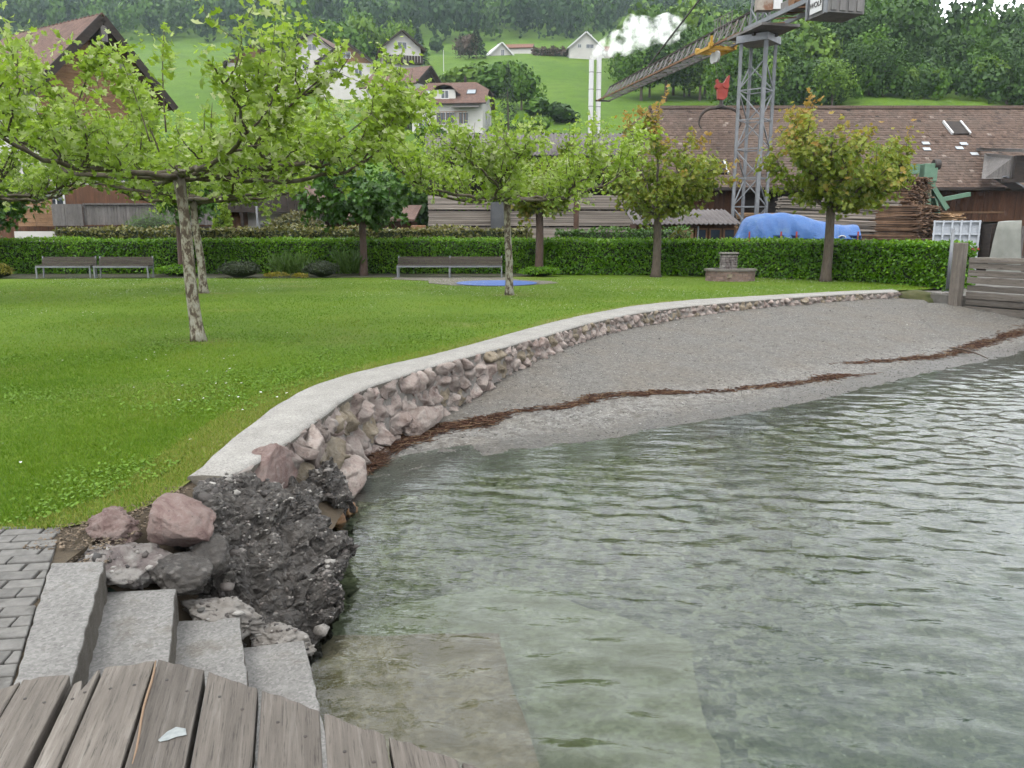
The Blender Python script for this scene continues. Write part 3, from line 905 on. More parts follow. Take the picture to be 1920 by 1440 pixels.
def crag(label, lumps, voxel, cobbles, seed, cob=(0.005, 0.02)):
    """several lumps melted into one rugged rock, furrowed by ridged relief"""
    Vs = []; Fs = []; nv = 0
    for c, size, rot, sd in lumps:
        V, F = rock_shape(size, rot, sd, 4, 8, .2, .05); Vs.append(V + np.array(c)); Fs.append(F + nv); nv += len(V)
    t = mk('crag_form', np.vstack(Vs), np.vstack(Fs), None)
    md = t.modifiers.new('melt', 'REMESH'); md.mode = 'VOXEL'; md.voxel_size = voxel
    bpy.context.view_layer.update()
    me = bpy.data.meshes.new_from_object(t.evaluated_get(bpy.context.evaluated_depsgraph_get()))
    bpy.data.objects.remove(t)
    n = len(me.vertices); V = np.zeros(n * 3); me.vertices.foreach_get('co', V); V = V.reshape(-1, 3)
    N = np.zeros(n * 3); me.vertices.foreach_get('normal', N); N = N.reshape(-1, 3)
    W = V @ np.array(Matrix.Rotation(.5, 3, 'Z')).T
    rg = (1 - np.abs(fbm(W * np.array([4.5, 2.2, 5.5]) + seed, 4, .55)) * 2.4).clip(0, 1)
    rg2 = (1 - np.abs(fbm(W * np.array([11, 7, 11]) + seed + 5, 4, .6)) * 2.2).clip(0, 1)
    st = np.round((W[:, 2] + .25 * W[:, 0] + .05 * fbm(W * 3, 2)) / .085) * .085 - (W[:, 2] + .25 * W[:, 0])
    V = V + N * (-.085 * rg ** 2 - .03 * rg2 ** 2 + .05 * fbm(W * 7 + 3, 4, .65) + .018 * fbm(W * 24, 3, .7))[:, None]
    V[:, 2] += .35 * st
    c0 = np.array(lumps[0][0]); root = empty('conglomerate_crag', label, 'rock', tuple(c0), 0, 'rocks at the corner of the lawn')
    me.vertices.foreach_set('co', (V - c0).ravel()); me.update()
    me.materials.clear()
    link('body', me, RD, root)
    F = np.array([p.vertices[:] for p in me.polygons if len(p.vertices) == 4])
    q = V[F] - c0; nr = np.cross(q[:, 1] - q[:, 0], q[:, 3] - q[:, 0]); nr /= np.linalg.norm(nr, axis=1)[:, None] + 1e-9
    r = np.random.default_rng(seed); pr = np.clip(nr[:, 2] + .6, 0, 2) * (V[F].mean(1)[:, 2] > -.8) * np.clip(1.1 + 1.2 * fbm(V[F].mean(1) * 3.0, 2), .05, 2); pr /= pr.sum()
    ids = r.choice(len(F), cobbles, p=pr); S, T = ico(1); VV = []; FF = []; tt = []
    for k, i in enumerate(ids):
        s_ = r.uniform(*cob) * (3.0 if r.random() < .035 else 1); e = np.array([s_, s_ * r.uniform(.5, .9), s_ * r.uniform(.35, .6)])
        A = np.array(Matrix.Rotation(r.uniform(0, 6.28), 3, 'Z') @ Matrix.Rotation(r.normal(0, .6), 3, 'X'))
        VV.append((S * e * (1 + .22 * r.normal(size=(len(S), 1)))) @ A.T + q[i].mean(0) - nr[i] * s_ * .15); FF.append(T + k * len(S)); tt.append(np.full(len(S), r.random() ** 1.3))
    o = mk('cobbles', np.vstack(VV), np.vstack(FF), M['cobble'], root, tint=np.concatenate(tt)); tag(o, kind='stuff')
    return root
crag('rugged dark conglomerate crag between the stairs, the coping end and the water', [((-1.78, 5.25, -.44), (.60, .86, .44), (0, .42, -.25), 3), ((-1.40, 4.66, -.72), (.34, .48, .34), (.1, .35, -.3), 14), ((-2.10, 5.42, -.17), (.34, .52, .20), (0, .2, -.15), 22),
     ((-1.84, 4.66, -.40), (.36, .42, .28), (.1, .3, .2), 47), ((-1.92, 6.05, -.52), (.36, .6, .36), (0, .3, 0), 35), ((-1.66, 6.80, -.56), (.31, .42, .38), (.1, .2, .2), 31)], .021, 3600, 4)
rock('pink_boulder', 'big flat-faced pink boulder sitting highest beside the lawn corner', (-2.03, 4.60, -0.015), (0.27, 0.27, 0.165), (0.25, 0.12, 0.35), 5, M['rock_pink'], 5, 12, 0.10, 0.03, sharp=(0.5, 0.75))
rock('pink_boulder', 'small knobbly pink boulder between the paving and the big pink boulder', (-2.36, 4.53, 0.0), (0.165, 0.15, 0.10), (0.1, 0.1, -0.3), 8, M['rock_pink'], 5, 6, 0.26, 0.07)
rock('pink_boulder', 'tall pink boulder under the stained end of the coping', (-1.96, 6.10, -0.26), (0.22, 0.42, 0.30), (0.1, 0.25, -0.1), 17, M['rock_pink'], 5, 9, 0.14, 0.03)
rock('pink_boulder', 'rounded pinkish boulder in the wall foot above the drift reeds', (-1.66, 7.62, -0.66), (0.22, 0.42, 0.22), (0, 0.15, 0.15), 19, M['stone'], 5, 8, 0.14, 0.03)
rock('pink_boulder', 'pale pink boulder bulging from the wall beside the black wet rock', (-1.84, 7.02, -0.22), (0.20, 0.34, 0.24), (0, 0.1, 0.1), 27, M['stone'], 5, 9, 0.14, 0.03)
rock('pink_boulder', 'broad pinkish boulder lying at the wall foot on the gravel', (-1.12, 9.72, -0.60), (0.20, 0.46, 0.22), (0.1, 0.1, -0.35), 37, M['stone'], 5, 8, 0.12, 0.03)
rock('striped_rock', 'dark and white striped rock wedge beside the top stair', (-2.19, 4.26, -0.11), (0.30, 0.24, 0.13), (0.05, 0.22, 0.2), 6, M['rock_striped'], 5, 10, 0.2, 0.06, 60, cob=(0.01, 0.03))
rock('grey_slab_rock', 'flat grey rock with a dark upright face beside the second stair', (-1.86, 4.27, -0.20), (0.20, 0.17, 0.12), (0.0, 0.2, 0.3), 66, RD, 5, 11, 0.16, 0.05)
rock('brown_rock', 'round brown mossy rock tucked below the big pink boulder', (-1.79, 4.50, -0.17), (0.12, 0.13, 0.12), (0, 0, 0), 44, RD, 4, 3, 0.16, 0.06)
rock('mortar_mound', 'pale rough mortar mound filling the gap beside the third stair', (-1.62, 4.24, -0.40), (0.24, 0.16, 0.10), (0, 0.35, 0.1), 71, M['mortar'], 5, 7, 0.24, 0.10, 60, cob=(.006, .02))
rock('mortar_mound', 'gritty grey mortar fill beside the lowest dry stair', (-1.34, 4.27, -0.58), (0.20, 0.13, 0.09), (0, 0.35, 0.2), 72, M['mortar'], 5, 7, 0.24, 0.10, 60, cob=(.006, .02))
rock('orange_stone', 'orange-brown wet stone at the waterline', (-1.56, 6.62, -0.72), (0.13, 0.11, 0.10), (0.3, 0.2, 0.4), 51, M['rock_orange'], 4, 9, 0.12, 0.03)
rock('orange_stone', 'smaller rust-coloured stone touching the orange waterline stone', (-1.48, 6.86, -0.72), (0.10, 0.12, 0.09), (0.1, 0.5, 0.1), 52, M['rock_orange'], 4, 9, 0.12, 0.03)
rock('boulder_under_coping', 'grey boulder at the bend of the coping beside a dark stain', (-1.84, 7.95, -0.16), (0.17, 0.26, 0.16), (0, 0, 0.1), 58, M['stone_ochre'], 4, 8, 0.14, 0.03)
# earth core behind the rocks
NG = 34
V = []
for i in range(NG):
    y = 4.08 + 2.5 * i / (NG - 1); x0 = float(lawn_edge(max(y, 4.56))) - .14; x1 = -1.45
    if y < 4.5: x0 = -2.72
    for k in range(NG):
        t = k / (NG - 1); x = x0 + (x1 - x0) * t
        z = -.004 if t < .14 else -.004 - .62 * ((t - .14) / .86) ** 1.15
        if y < 4.3: z = min(z, -.02 - .9 * max(0, x + 2.28) - (0.03 if y < 4.15 else 0))
        V.append((x, y, z))
V = np.array(V); V[:, 2] += .016 * fbm(np.c_[V[:, :2] * 9, V[:, :1] * 0], 4, .6) * np.clip((V[:, 0] + 2.75) * 4, 0, 1) - .008
i_, k_ = np.meshgrid(np.arange(NG - 1), np.arange(NG - 1), indexing='ij'); a = (i_ * NG + k_).ravel()
core = mk('earth_bank', V, np.c_[a, a + 1, a + NG + 1, a + NG], M['soil'], smooth=True)
tag(core, 'strip of bare brown soil between the lawn corner and the rocks', 'soil', kind='structure')
r = np.random.default_rng(91)
PL = np.c_[r.uniform(-2.75, -2.2, 1500), r.uniform(4.05, 5.3, 1500)]
PL = PL[(PL[:, 0] > lawn_edge(PL[:, 1]) - .12) | (PL[:, 1] < 4.56)]
S, T = ico(1); VV = []; FF = []; tt = []
for q, (x_, y_) in enumerate(PL):
    s = r.uniform(.004, .014); e = np.array([s, s * r.uniform(.5, .9), s * r.uniform(.3, .6)])
    A = np.array(Matrix.Rotation(r.uniform(0, 6.28), 3, 'Z')); VV.append((S * e * (1 + .2 * r.normal(size=(len(S), 1)))) @ A.T + [x_, y_, .0 if y_ > 4.2 else -.03]); FF.append(T + q * len(S)); tt.append(np.full(len(S), r.random()))
o = mk('soil_crumbs', np.vstack(VV), np.vstack(FF), surf('crumb', (0.10, 0.075, 0.05), (0.22, 0.17, 0.12), 20, .95, .2, tintvar=.6), tint=np.concatenate(tt)); tag(o, 'soil crumbs and grit between the lawn edge and the boulders', 'grit', kind='stuff')
# loose bits on the stairs and the deck
V, F = rock_shape((0.024, 0.017, 0.011), (0, 0, 0.5), 77, 3, 2, 0.08, 0.01)
o = mk('pebble', V, F, M['pebble'], smooth=True); o.location = gp(378, 1143, -0.325); tag(o, 'small pale pebble lying on the mortar beside the third stair', 'pebble')
for q, (a_, b_, z) in enumerate([((292, 1239), (247, 1432), DZ + 0.004), ]):
    A, B = Vector(gp(*a_, z)), Vector(gp(*b_, z))
    P = [A.lerp(B, t) + Vector((math.sin(t * 9) * .004, 0, math.sin(t * 5) * .002)) for t in np.linspace(0, 1, 9)]
    o = MB().tube([p - A for p in P], [.003, .0045, .005, .005, .0045, .0045, .004, .004, .002], 7).build('reed_stalk', leafmat('reed_stalk', (0.27, 0.175, 0.105), (0.27, 0.175, 0.105), 0.02, 0.7), smooth=True)
    o.location = A; tag(o, 'long brown reed stalk lying in a gap between deck boards', 'reed')
pp = [gp(*q, DZ + 0.006) for q in [(296, 1388), (312, 1373), (330, 1363), (348, 1366), (350, 1378), (330, 1382), (315, 1388), (300, 1391)]]
cx = np.mean([p[0] for p in pp]); cy_ = np.mean([p[1] for p in pp])
V = [(0, 0, 0.006)] + [(p[0] - cx, p[1] - cy_, 0.0005) for p in pp] + [((p[0] - cx) * .75, (p[1] - cy_) * .75, 0.005 + 0.002 * (k % 2)) for k, p in enumerate(pp)]
F4 = [(1 + k, 1 + (k + 1) % 8, 9 + (k + 1) % 8, 9 + k) for k in range(8)]; F3 = [(9 + k, 9 + (k + 1) % 8, 0) for k in range(8)]
o = mk('pale_flake', V, [np.array(F4), np.array(F3)], surf('pale_flake', (0.26, 0.29, 0.29), (0.40, 0.43, 0.42), 40, 0.7, 0.2), smooth=True); o.location = (cx, cy_, DZ + 0.006)
tag(o, 'pale grey torn flake lying on a deck board', 'flake')

# ================================================================== LOOSE STUFF ON BEACH AND LAWN
def scatter_plan(n, test, box, seed):
    r = np.random.default_rng(seed); out = []
    while sum(len(o) for o in out) < n:
        P = np.c_[r.uniform(box[0], box[1], n), r.uniform(box[2], box[3], n)]
        out.append(P[test(P, r)])
    return np.vstack(out)[:n], r
def on_beach(P, r):
    dA, _ = nearest(P, WALLBASE); dB, _ = nearest(P, shore)
    dens = np.clip(1.6 - P[:, 1] / 18, 0.12, 1)
    dens = dens * np.where(dB > -1.1, 1.0, 0.55)
    return (dA > 0.06) & (dB < 0.5) & (r.random(len(P)) < dens)
P, r = scatter_plan(20000, on_beach, (-1.7, 13, 7.8, 22.6), 21)
z = bed_z(P)
oc = np.array([[1, 0, 0], [0, 1, 0], [-1, 0, 0], [0, -1, 0], [0, 0, 1], [0, 0, -1.0]])
ofc = np.array([[0, 1, 4], [1, 2, 4], [2, 3, 4], [3, 0, 4], [1, 0, 5], [2, 1, 5], [3, 2, 5], [0, 3, 5]])
s = 0.005 + 0.009 * r.random(len(P)) ** 2.5
s *= np.where(r.random(len(P)) < 0.02, 1.9, 1.0)
s *= 0.85 + P[:, 1] * 0.02
th = r.uniform(0, 6.28, len(P))
e = oc[None] * np.stack([s, s * r.uniform(.55, .9, len(P)), s * r.uniform(.35, .6, len(P))], 1)[:, None, :]
e = e * (1 + 0.2 * r.normal(size=e.shape))
W = np.stack([e[..., 0] * np.cos(th)[:, None] - e[..., 1] * np.sin(th)[:, None], e[..., 0] * np.sin(th)[:, None] + e[..., 1] * np.cos(th)[:, None], e[..., 2]], -1)
W += np.c_[P, z + s * 0.2][:, None, :]
tn = r.random(len(P)) ** 1.6
FF = (ofc[None] + (np.arange(len(P)) * 6)[:, None, None]).reshape(-1, 3)
o = mk('beach_pebbles', W.reshape(-1, 3), FF, M['pebble'], tint=np.repeat(tn, 6), smooth=True)
tag(o, 'small grey and white pebbles strewn over the beach', 'pebbles', kind='stuff')

# drift line of brown reeds
def strand(pts, n_):
    q = np.array([gp(px, py, zz)[:2] + (w_, d_) for px, py, zz, w_, d_ in pts])
    return smooth_line(q, n_)
dd1 = strand([(655, 898, -.75, .07, .9), (690, 872, -.74, .12, 1.2), (740, 832, -.73, .17, 1.4), (820, 806, -.72, .15, 1.4), (900, 793, -.70, .15, 1.2), (960, 777, -.69, .05, .5), (1060, 768, -.69, .045, .5), (1130, 752, -.68, .10, .9), (1200, 745, -.67, .06, .6),
              (1300, 741, -.68, .05, .5), (1400, 731, -.68, .05, .55), (1500, 716, -.67, .08, .7), (1560, 704, -.66, .10, .8), (1620, 697, -.66, .03, .15), (1650, 693, -.66, .02, .05)], 300)
dd2 = strand([(1540, 684, -.62, .02, .05), (1580, 679, -.62, .03, .2), (1630, 674, -.62, .06, .6), (1700, 668, -.62, .09, .8), (1780, 659, -.62, .12, .9), (1825, 641, -.60, .16, .9), (1900, 622, -.60, .18, .9), (1960, 612, -.6, .2, .9)], 100)
dd = np.vstack([dd1, dd2])
tan = np.vstack([np.gradient(dd1[:, :2], axis=0), np.gradient(dd2[:, :2], axis=0)]); tan /= np.linalg.norm(tan, axis=1)[:, None]
r = np.random.default_rng(8)
N = 6400
w = dd[:, 3] * dd[:, 2] ** 0.5 * np.clip(.75 + 1.3 * fbm(np.c_[dd[:, :2] * 1.4, dd[:, :1] * 0], 3), .30, 1.3); ids = r.choice(len(dd), N, p=w / w.sum())
c = dd[ids, :2] + np.c_[-tan[ids, 1], tan[ids, 0]] * (r.normal(0, 0.5, N) * dd[ids, 2])[:, None] + r.normal(0, .04, (N, 2))
a0 = np.arctan2(tan[ids, 1], tan[ids, 0]) + r.normal(0, 0.55, N)
L = r.uniform(0.05, 0.22, N) * np.where(r.random(N) < 0.06, 2.0, 1); rad = r.uniform(0.0028, 0.0065, N)
hz = np.abs(r.normal(0, 0.022, N)) * np.clip(dd[ids, 2] * 5, .3, 1.3)
zb = np.maximum(bed_z(c), WATER) + hz + 0.004
tilt = r.normal(0, 0.10, N)
d = np.stack([np.cos(a0) * np.cos(tilt), np.sin(a0) * np.cos(tilt), np.sin(tilt)], 1)
sd = np.stack([-np.sin(a0), np.cos(a0), np.zeros(N)], 1)
C = np.c_[c, zb]
ring = [(1, 0), (-0.5, 0.87), (-0.5, -0.87)]
Vs = []
for t, rr in ((-.5, 1.0), (0.05, 1.0), (.5, .6)):
    bend = sd * (r.normal(0, 0.02, N) * (abs(t) > .3))[:, None]
    for (p, q) in ring:
        Vs.append(C + d * (L * t)[:, None] + bend + sd * (rad * p * rr)[:, None] + np.array([0, 0, 1]) * (rad * q * rr)[:, None])
V = np.stack(Vs, 1)
f = np.array([[k + j, k + (j + 1) % 3, k + 3 + (j + 1) % 3, k + 3 + j] for k in (0, 3) for j in range(3)])
F = (f[None] + (np.arange(N) * 9)[:, None, None]).reshape(-1, 4)
tn = np.repeat(np.clip(r.random(N) ** 1.5, 0, 1), 9)
o = mk('drift_reeds', V.reshape(-1, 3), F, M['straw'], tint=tn)
tag(o, 'line of reddish brown drift reeds washed up along the beach', 'reeds', kind='stuff')
A = Vector(gp(1780, 655, -.66)); B = Vector(gp(1852, 676, -.70))
P = [A.lerp(B, t) - A + Vector((0, 0, .03 + .05 * math.sin(t * 3))) for t in np.linspace(0, 1, 7)]
o = MB().tube(P, [.012, .016, .02, .018, .014, .011, .006], 7).build('drift_branch', surf('driftwood', (0.06, 0.04, 0.03), (0.13, 0.09, 0.06), 20), smooth=True)
o.location = A; tag(o, 'dark bent driftwood branch lying beyond the reeds near the timber wall', 'branch')

# grass blades, clover and daisies
def in_lawn(P): 
    xe = lawn_edge(P[:, 1])
    return P[:, 0] < xe - 0.015
def blades(n, box, seed, h, w, dens):
    r = np.random.default_rng(seed)
    P = np.c_[r.uniform(box[0], box[1], n), r.uniform(box[2], box[3], n)]
    P = P[(r.random(len(P)) < dens(P))]
    P = P[in_lawn(P)]
    # only what lies inside the view cone, a little beyond
    P = P[(np.abs(P[:, 0]) < P[:, 1] * 0.70 + 0.6)]
    n = len(P)
    th = r.uniform(0, 6.28, n); hh = h * r.uniform(.5, 1.25, n); ww = w * r.uniform(.6, 1.3, n)
    ln = r.uniform(.2, 1.0, n) * hh; tl = r.uniform(0, 6.28, n)
    B = np.c_[P, np.zeros(n)]
    sx = np.c_[np.cos(th) * ww, np.sin(th) * ww, np.zeros(n)]
    tip = B + np.c_[np.cos(tl) * ln, np.sin(tl) * ln, hh]
    V = np.stack([B - sx, B + sx, tip], 1).reshape(-1, 3)
    patch = fbm(np.c_[P * 0.9, np.zeros(n)], 3)
    t = np.clip(0.45 + 0.5 * patch + r.normal(0, .2, n), 0, 1)
    return V, np.arange(3 * n).reshape(-1, 3), np.repeat(t, 3)
A1 = blades(560000, (-8.5, 0, 4.5, 13.5), 1, 0.030, 0.0034, lambda P: np.clip((13.5 - P[:, 1]) / 7, 0, 1))
A2 = blades(420000, (-17, 13, 7.5, 29.5), 2, 0.032, 0.0062, lambda P: np.clip(1.3 - P[:, 1] / 30, 0.25, 1) * np.clip((P[:, 1] - 7.5) / 6, 0, 1))
V = np.vstack([A1[0], A2[0]]); F = np.vstack([A1[1], A2[1] + len(A1[0])]); t = np.concatenate([A1[2], A2[2]])
dl = lawn_edge(V[::3, 1]) - V[::3, 0]
t = np.where(((dl < 0.45) & (rng.random(len(V) // 3) < 0.6)).repeat(3), 1.0, t)
M['grass'] = leafmat('grass_blade', (0.105, 0.23, 0.008), (0.19, 0.335, 0.014), 0.35, 0.6, 0.2, (0.31, 0.35, 0.06))
o = mk('grass', V, F, M['grass'], tint=t); tag(o, 'short mown green grass blades of the lawn', 'grass', kind='stuff')
def clover(n, seed):
    r = np.random.default_rng(seed)
    P = np.c_[r.uniform(-7, 3, n), r.uniform(4.55, 17, n)]
    P = P[in_lawn(P)]
    dl, _ = nearest(P, cl_full[::4])
    nn = fbm(np.c_[P * 0.75 + 30, np.zeros(len(P))], 3)
    k = (nn + 0.25 * np.exp(-np.abs(-dl - 0.9) / 0.8) + r.normal(0, .14, len(P)) > 0.27) & (-dl > 0.22) & (np.abs(P[:, 0]) < P[:, 1] * .7 + .5) & (r.random(len(P)) < np.clip(1.5 - P[:, 1] / 12, .2, 1))
    P = P[k]; n = len(P)
    s = r.uniform(.006, .013, n) * (1 + P[:, 1] * 0.02); th = r.uniform(0, 6.28, n); z = r.uniform(.010, .034, n)
    tx, ty = r.normal(0, .35, n), r.normal(0, .35, n)
    Vs = []
    for k in range(5):
        a = th + k * 2 * PI / 5
        rr = s * (1 if k else 0.8)
        Vs.append(np.c_[P[:, 0] + np.cos(a) * rr, P[:, 1] + np.sin(a) * rr, z + np.cos(a) * rr * tx + np.sin(a) * rr * ty])
    return np.stack(Vs, 1).reshape(-1, 3), np.arange(5 * n).reshape(-1, 5), np.repeat(np.clip(r.normal(.5, .25, n), 0, 1), 5)
V, F, t = clover(150000, 5)
o = mk('clover', V, F, leafmat('clover_leaf', (0.115, 0.24, 0.015), (0.20, 0.36, 0.03), 0.25, 0.6, 0.2), tint=t); tag(o, 'patches of bright green clover in the lawn', 'clover', kind='stuff')
r = np.random.default_rng(55)
P = np.c_[r.uniform(-16, 12, 60000), r.uniform(5, 29, 60000)]
P = P[in_lawn(P)]
nn = fbm(np.c_[P * 0.55 + 9, np.zeros(len(P))], 4)
P = P[(nn > 0.24 - 0.012 * (P[:, 1] - 12)) & (np.abs(P[:, 0]) < P[:, 1] * .7)]
P = P[r.random(len(P)) < np.clip((P[:, 1] - 4) / 100, 0.003, .3)]
n = len(P); s = r.uniform(.010, .016, n); th = r.uniform(0, 6.28, n); z = r.uniform(.03, .06, n)
Vs = [np.c_[P[:, 0] + np.cos(th + k * PI / 3) * s, P[:, 1] + np.sin(th + k * PI / 3) * s, z + r.normal(0, .003, n)] for k in range(6)]
o = mk('daisies', np.stack(Vs, 1).reshape(-1, 3), np.arange(6 * n).reshape(-1, 6), surf('daisy_petal', (0.62, 0.62, 0.58), (0.72, 0.72, 0.68), 5, 0.7, 0)); tag(o, 'tiny white daisies dotted over the lawn', 'daisies', kind='stuff')

# ================================================================== HILLSIDE
G_D = [50, 62, 75, 95, 110, 130, 150, 180, 207, 225, 260, 300, 350, 420, 500, 600, 800, 1200]
G_Z = [k_ * .93 for k_ in [0, 0.4, 2.5, 10, 15.2, 21.5, 27.5, 38, 46.5, 48.5, 54, 66, 85, 110, 144, 190, 270, 340]]
R_D = [50, 62, 75, 90, 110, 150, 200, 245, 300, 400, 600, 1200]
R_Z = [k_ * .93 for k_ in [0, 0.4, 4.0, 14.0, 20.5, 35, 51, 60.5, 60, 55, 45, 30]]
def hill_z(x, y):
    x, y = np.asarray(x, float), np.asarray(y, float)
    d = np.maximum(y, 1); u = x / d
    g = np.interp(d, G_D, G_Z); q = np.interp(d, R_D, R_Z)
    t = np.clip((u - 0.24) / 0.2, 0, 1); t = t * t * (3 - 2 * t)
    lo = np.clip((u - 0.57) / 0.3, 0, 1)
    z = (g * (1 - t) + q * t) * (1 - 0.75 * lo)
    return z + 1.2 * fbm(np.c_[x.ravel() / 28, y.ravel() / 28, x.ravel() * 0], 3).reshape(x.shape) * np.clip((y - 70) / 60, 0, 1)
gx = np.concatenate([np.linspace(-560, -120, 26), np.linspace(-115, 130, 110), np.linspace(140, 560, 26)])
gy = np.concatenate([np.linspace(24, 120, 50), np.linspace(123, 300, 60), np.linspace(306, 660, 34)])
X, Y = np.meshgrid(gx, gy)
Z = hill_z(X, Y) - 0.06
Z = np.where(Y < 34, -0.06 - (34 - Y) * 0.0, Z)
Z = np.where((Y < 30) & (X < 13.4), -0.12, Z)
nxg = len(gx)
iy, ix = np.meshgrid(np.arange(len(gy) - 1), np.arange(nxg - 1), indexing='ij')
a = (iy * nxg + ix).ravel()
F = np.c_[a, a + 1, a + nxg + 1, a + nxg]
def mat_meadow():
    m, n, l, out = nmat('meadow')
    v = coords(n, l)
    big = noise_n(n, l, v, 0.045, 6, 0.6); mid = noise_n(n, l, v, 0.35, 7, 0.7); fine = noise_n(n, l, v, 2.2, 7, 0.75)
    c = ramp(n, l, big, [(0.35, (0.10, 0.20, 0.018)), (0.65, (0.15, 0.255, 0.028))])
    c = mixc(n, l, ramp(n, l, mid, [(0.45, 0.0), (0.68, 0.6)]), c, (0.055, 0.11, 0.02))
    c = mixc(n, l, ramp(n, l, fine, [(0.3, 0.6), (0.55, 0.0)]), c, (0.045, 0.10, 0.015))
    sp = n.new('ShaderNodeSeparateXYZ'); ge = n.new('ShaderNodeNewGeometry'); l.new(ge.outputs['Position'], sp.inputs[0])
    yard = ramp(n, l, math_n(n, l, 'MULTIPLY', sp.outputs['Y'], 0.01), [(0.60, 1.0), (0.66, 0.0)])
    c = mixc(n, l, yard, c, mixc(n, l, fine, (0.10, 0.09, 0.075), (0.20, 0.185, 0.16)))
    princ(n, l, out, c, 0.95, bumpn(n, l, fine, 0.6, 0.25), 0.1)
    return m
M['meadow'] = mat_meadow()
hill = mk('hillside', np.c_[X.ravel(), Y.ravel(), Z.ravel()], F, M['meadow'], smooth=True)
tag(hill, 'green meadow hillside rising behind the yard', 'hillside', kind='structure')

# ================================================================== VEGETATION
M['bark_plane'] = None
def mat_bark_plane():
    m, n, l, out = nmat('plane_bark')
    v = coords(n, l, (1, 1, 0.55))
    f = noise_n(n, l, v, 11, 4, 0.6, 0.3); g = noise_n(n, l, v, 50, 6, 0.7)
    c = ramp(n, l, f, [(0.44, (0.10, 0.075, 0.05)), (0.47, (0.20, 0.165, 0.11)), (0.52, (0.36, 0.34, 0.255)), (0.62, (0.43, 0.42, 0.34))])
    c = mixc(n, l, ramp(n, l, g, [(0.35, 0.5), (0.5, 0.0)]), c, (0.10, 0.08, 0.055))
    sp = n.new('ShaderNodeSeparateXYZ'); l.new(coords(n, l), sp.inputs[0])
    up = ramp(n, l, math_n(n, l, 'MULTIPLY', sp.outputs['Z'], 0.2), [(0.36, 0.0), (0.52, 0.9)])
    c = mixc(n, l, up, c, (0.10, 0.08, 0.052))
    princ(n, l, out, c, 0.85, bumpn(n, l, math_n(n, l, 'ADD', f, g), 0.6, 0.012), 0.25)
    return m
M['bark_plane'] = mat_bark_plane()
M['bark'] = surf('maple_bark', (0.09, 0.068, 0.05), (0.17, 0.135, 0.105), 9, 0.9, 0.8, 30, 0.02, stretch=(3, 3, 0.6), c3=(0.13, 0.115, 0.08))
M['bark_red'] = surf('reddish_bark', (0.085, 0.055, 0.042), (0.15, 0.10, 0.08), 9, 0.9, 0.8, 30, 0.02, stretch=(3, 3, 0.6))
M['leaf_plane'] = leafmat('plane_leaf', (0.24, 0.40, 0.022), (0.47, 0.68, 0.075), 0.6, 0.42, 0.45, (0.76, 0.84, 0.42))
M['leaf_maple'] = leafmat('maple_leaf', (0.05, 0.15, 0.012), (0.13, 0.29, 0.02), 0.3, 0.45, 0.4)
M['leaf_copper'] = leafmat('copper_maple_leaf', (0.19, 0.31, 0.02), (0.37, 0.43, 0.05), 0.5, 0.5, 0.35, (0.52, 0.33, 0.07))
M['leaf_hedge'] = leafmat('hedge_leaf', (0.05, 0.165, 0.004), (0.175, 0.40, 0.010), 0.35, 0.4, 0.25, (0.36, 0.60, 0.04))
M['leaf_ivy'] = leafmat('ivy_leaf', (0.11, 0.13, 0.02), (0.25, 0.25, 0.05), 0.3, 0.45, 0.4, (0.40, 0.32, 0.09))
M['twig_core'] = surf('hedge_twigs', (0.012, 0.02, 0.006), (0.03, 0.045, 0.012), 12, 0.95, 0.6, 40)

LOBED = [(0, 0), (.26, -.10), (.50, .16), (.30, .28), (.56, .62), (.22, .58), (0, 1.02), (-.22, .58), (-.56, .62), (-.30, .28), (-.50, .16), (-.26, -.10)]
LOBED7 = [(0, 0), (.46, .12), (.34, .34), (.5, .66), (.16, .62), (0, 1.0), (-.16, .62), (-.5, .66), (-.34, .34), (-.46, .12)]
OVAL = [(0, 0), (.32, .3), (.30, .68), (0, 1.0), (-.30, .68), (-.32, .3)]
def leaves(P, dirs, nrm, size, outline, cup=0.12, r=rng):
    """leaf polygons at points P growing along dirs, faces towards nrm"""
    N = len(P); o = np.array(outline)
    y = dirs / (np.linalg.norm(dirs, axis=1)[:, None] + 1e-9)
    x = np.cross(y, nrm); x /= np.linalg.norm(x, axis=1)[:, None] + 1e-9
    z = np.cross(x, y)
    K = len(o)
    L = np.vstack([[(0, 0.36, -cup)], np.c_[o, cup * (np.abs(o[:, 0]) * 1.6 - 0.3 * o[:, 1])]])
    V = P[:, None, :] + size[:, None, None] * (L[None, :, 0:1] * x[:, None, :] + L[None, :, 1:2] * y[:, None, :] + L[None, :, 2:3] * z[:, None, :])
    if K <= 6:      # small leaves: one polygon each
        V = V[:, 1:]
        return V.reshape(-1, 3), np.arange(N * K).reshape(-1, K), K
    f = np.array([[0, 1 + k, 1 + (k + 1) % K] for k in range(K)])
    F = (f[None] + (np.arange(N) * (K + 1))[:, None, None]).reshape(-1, 3)
    return V.reshape(-1, 3), F, K + 1
def bez(a, b, c, n): 
    t = np.linspace(0, 1, n)[:, None]
    return (1 - t) ** 2 * a + 2 * t * (1 - t) * b + t ** 2 * c

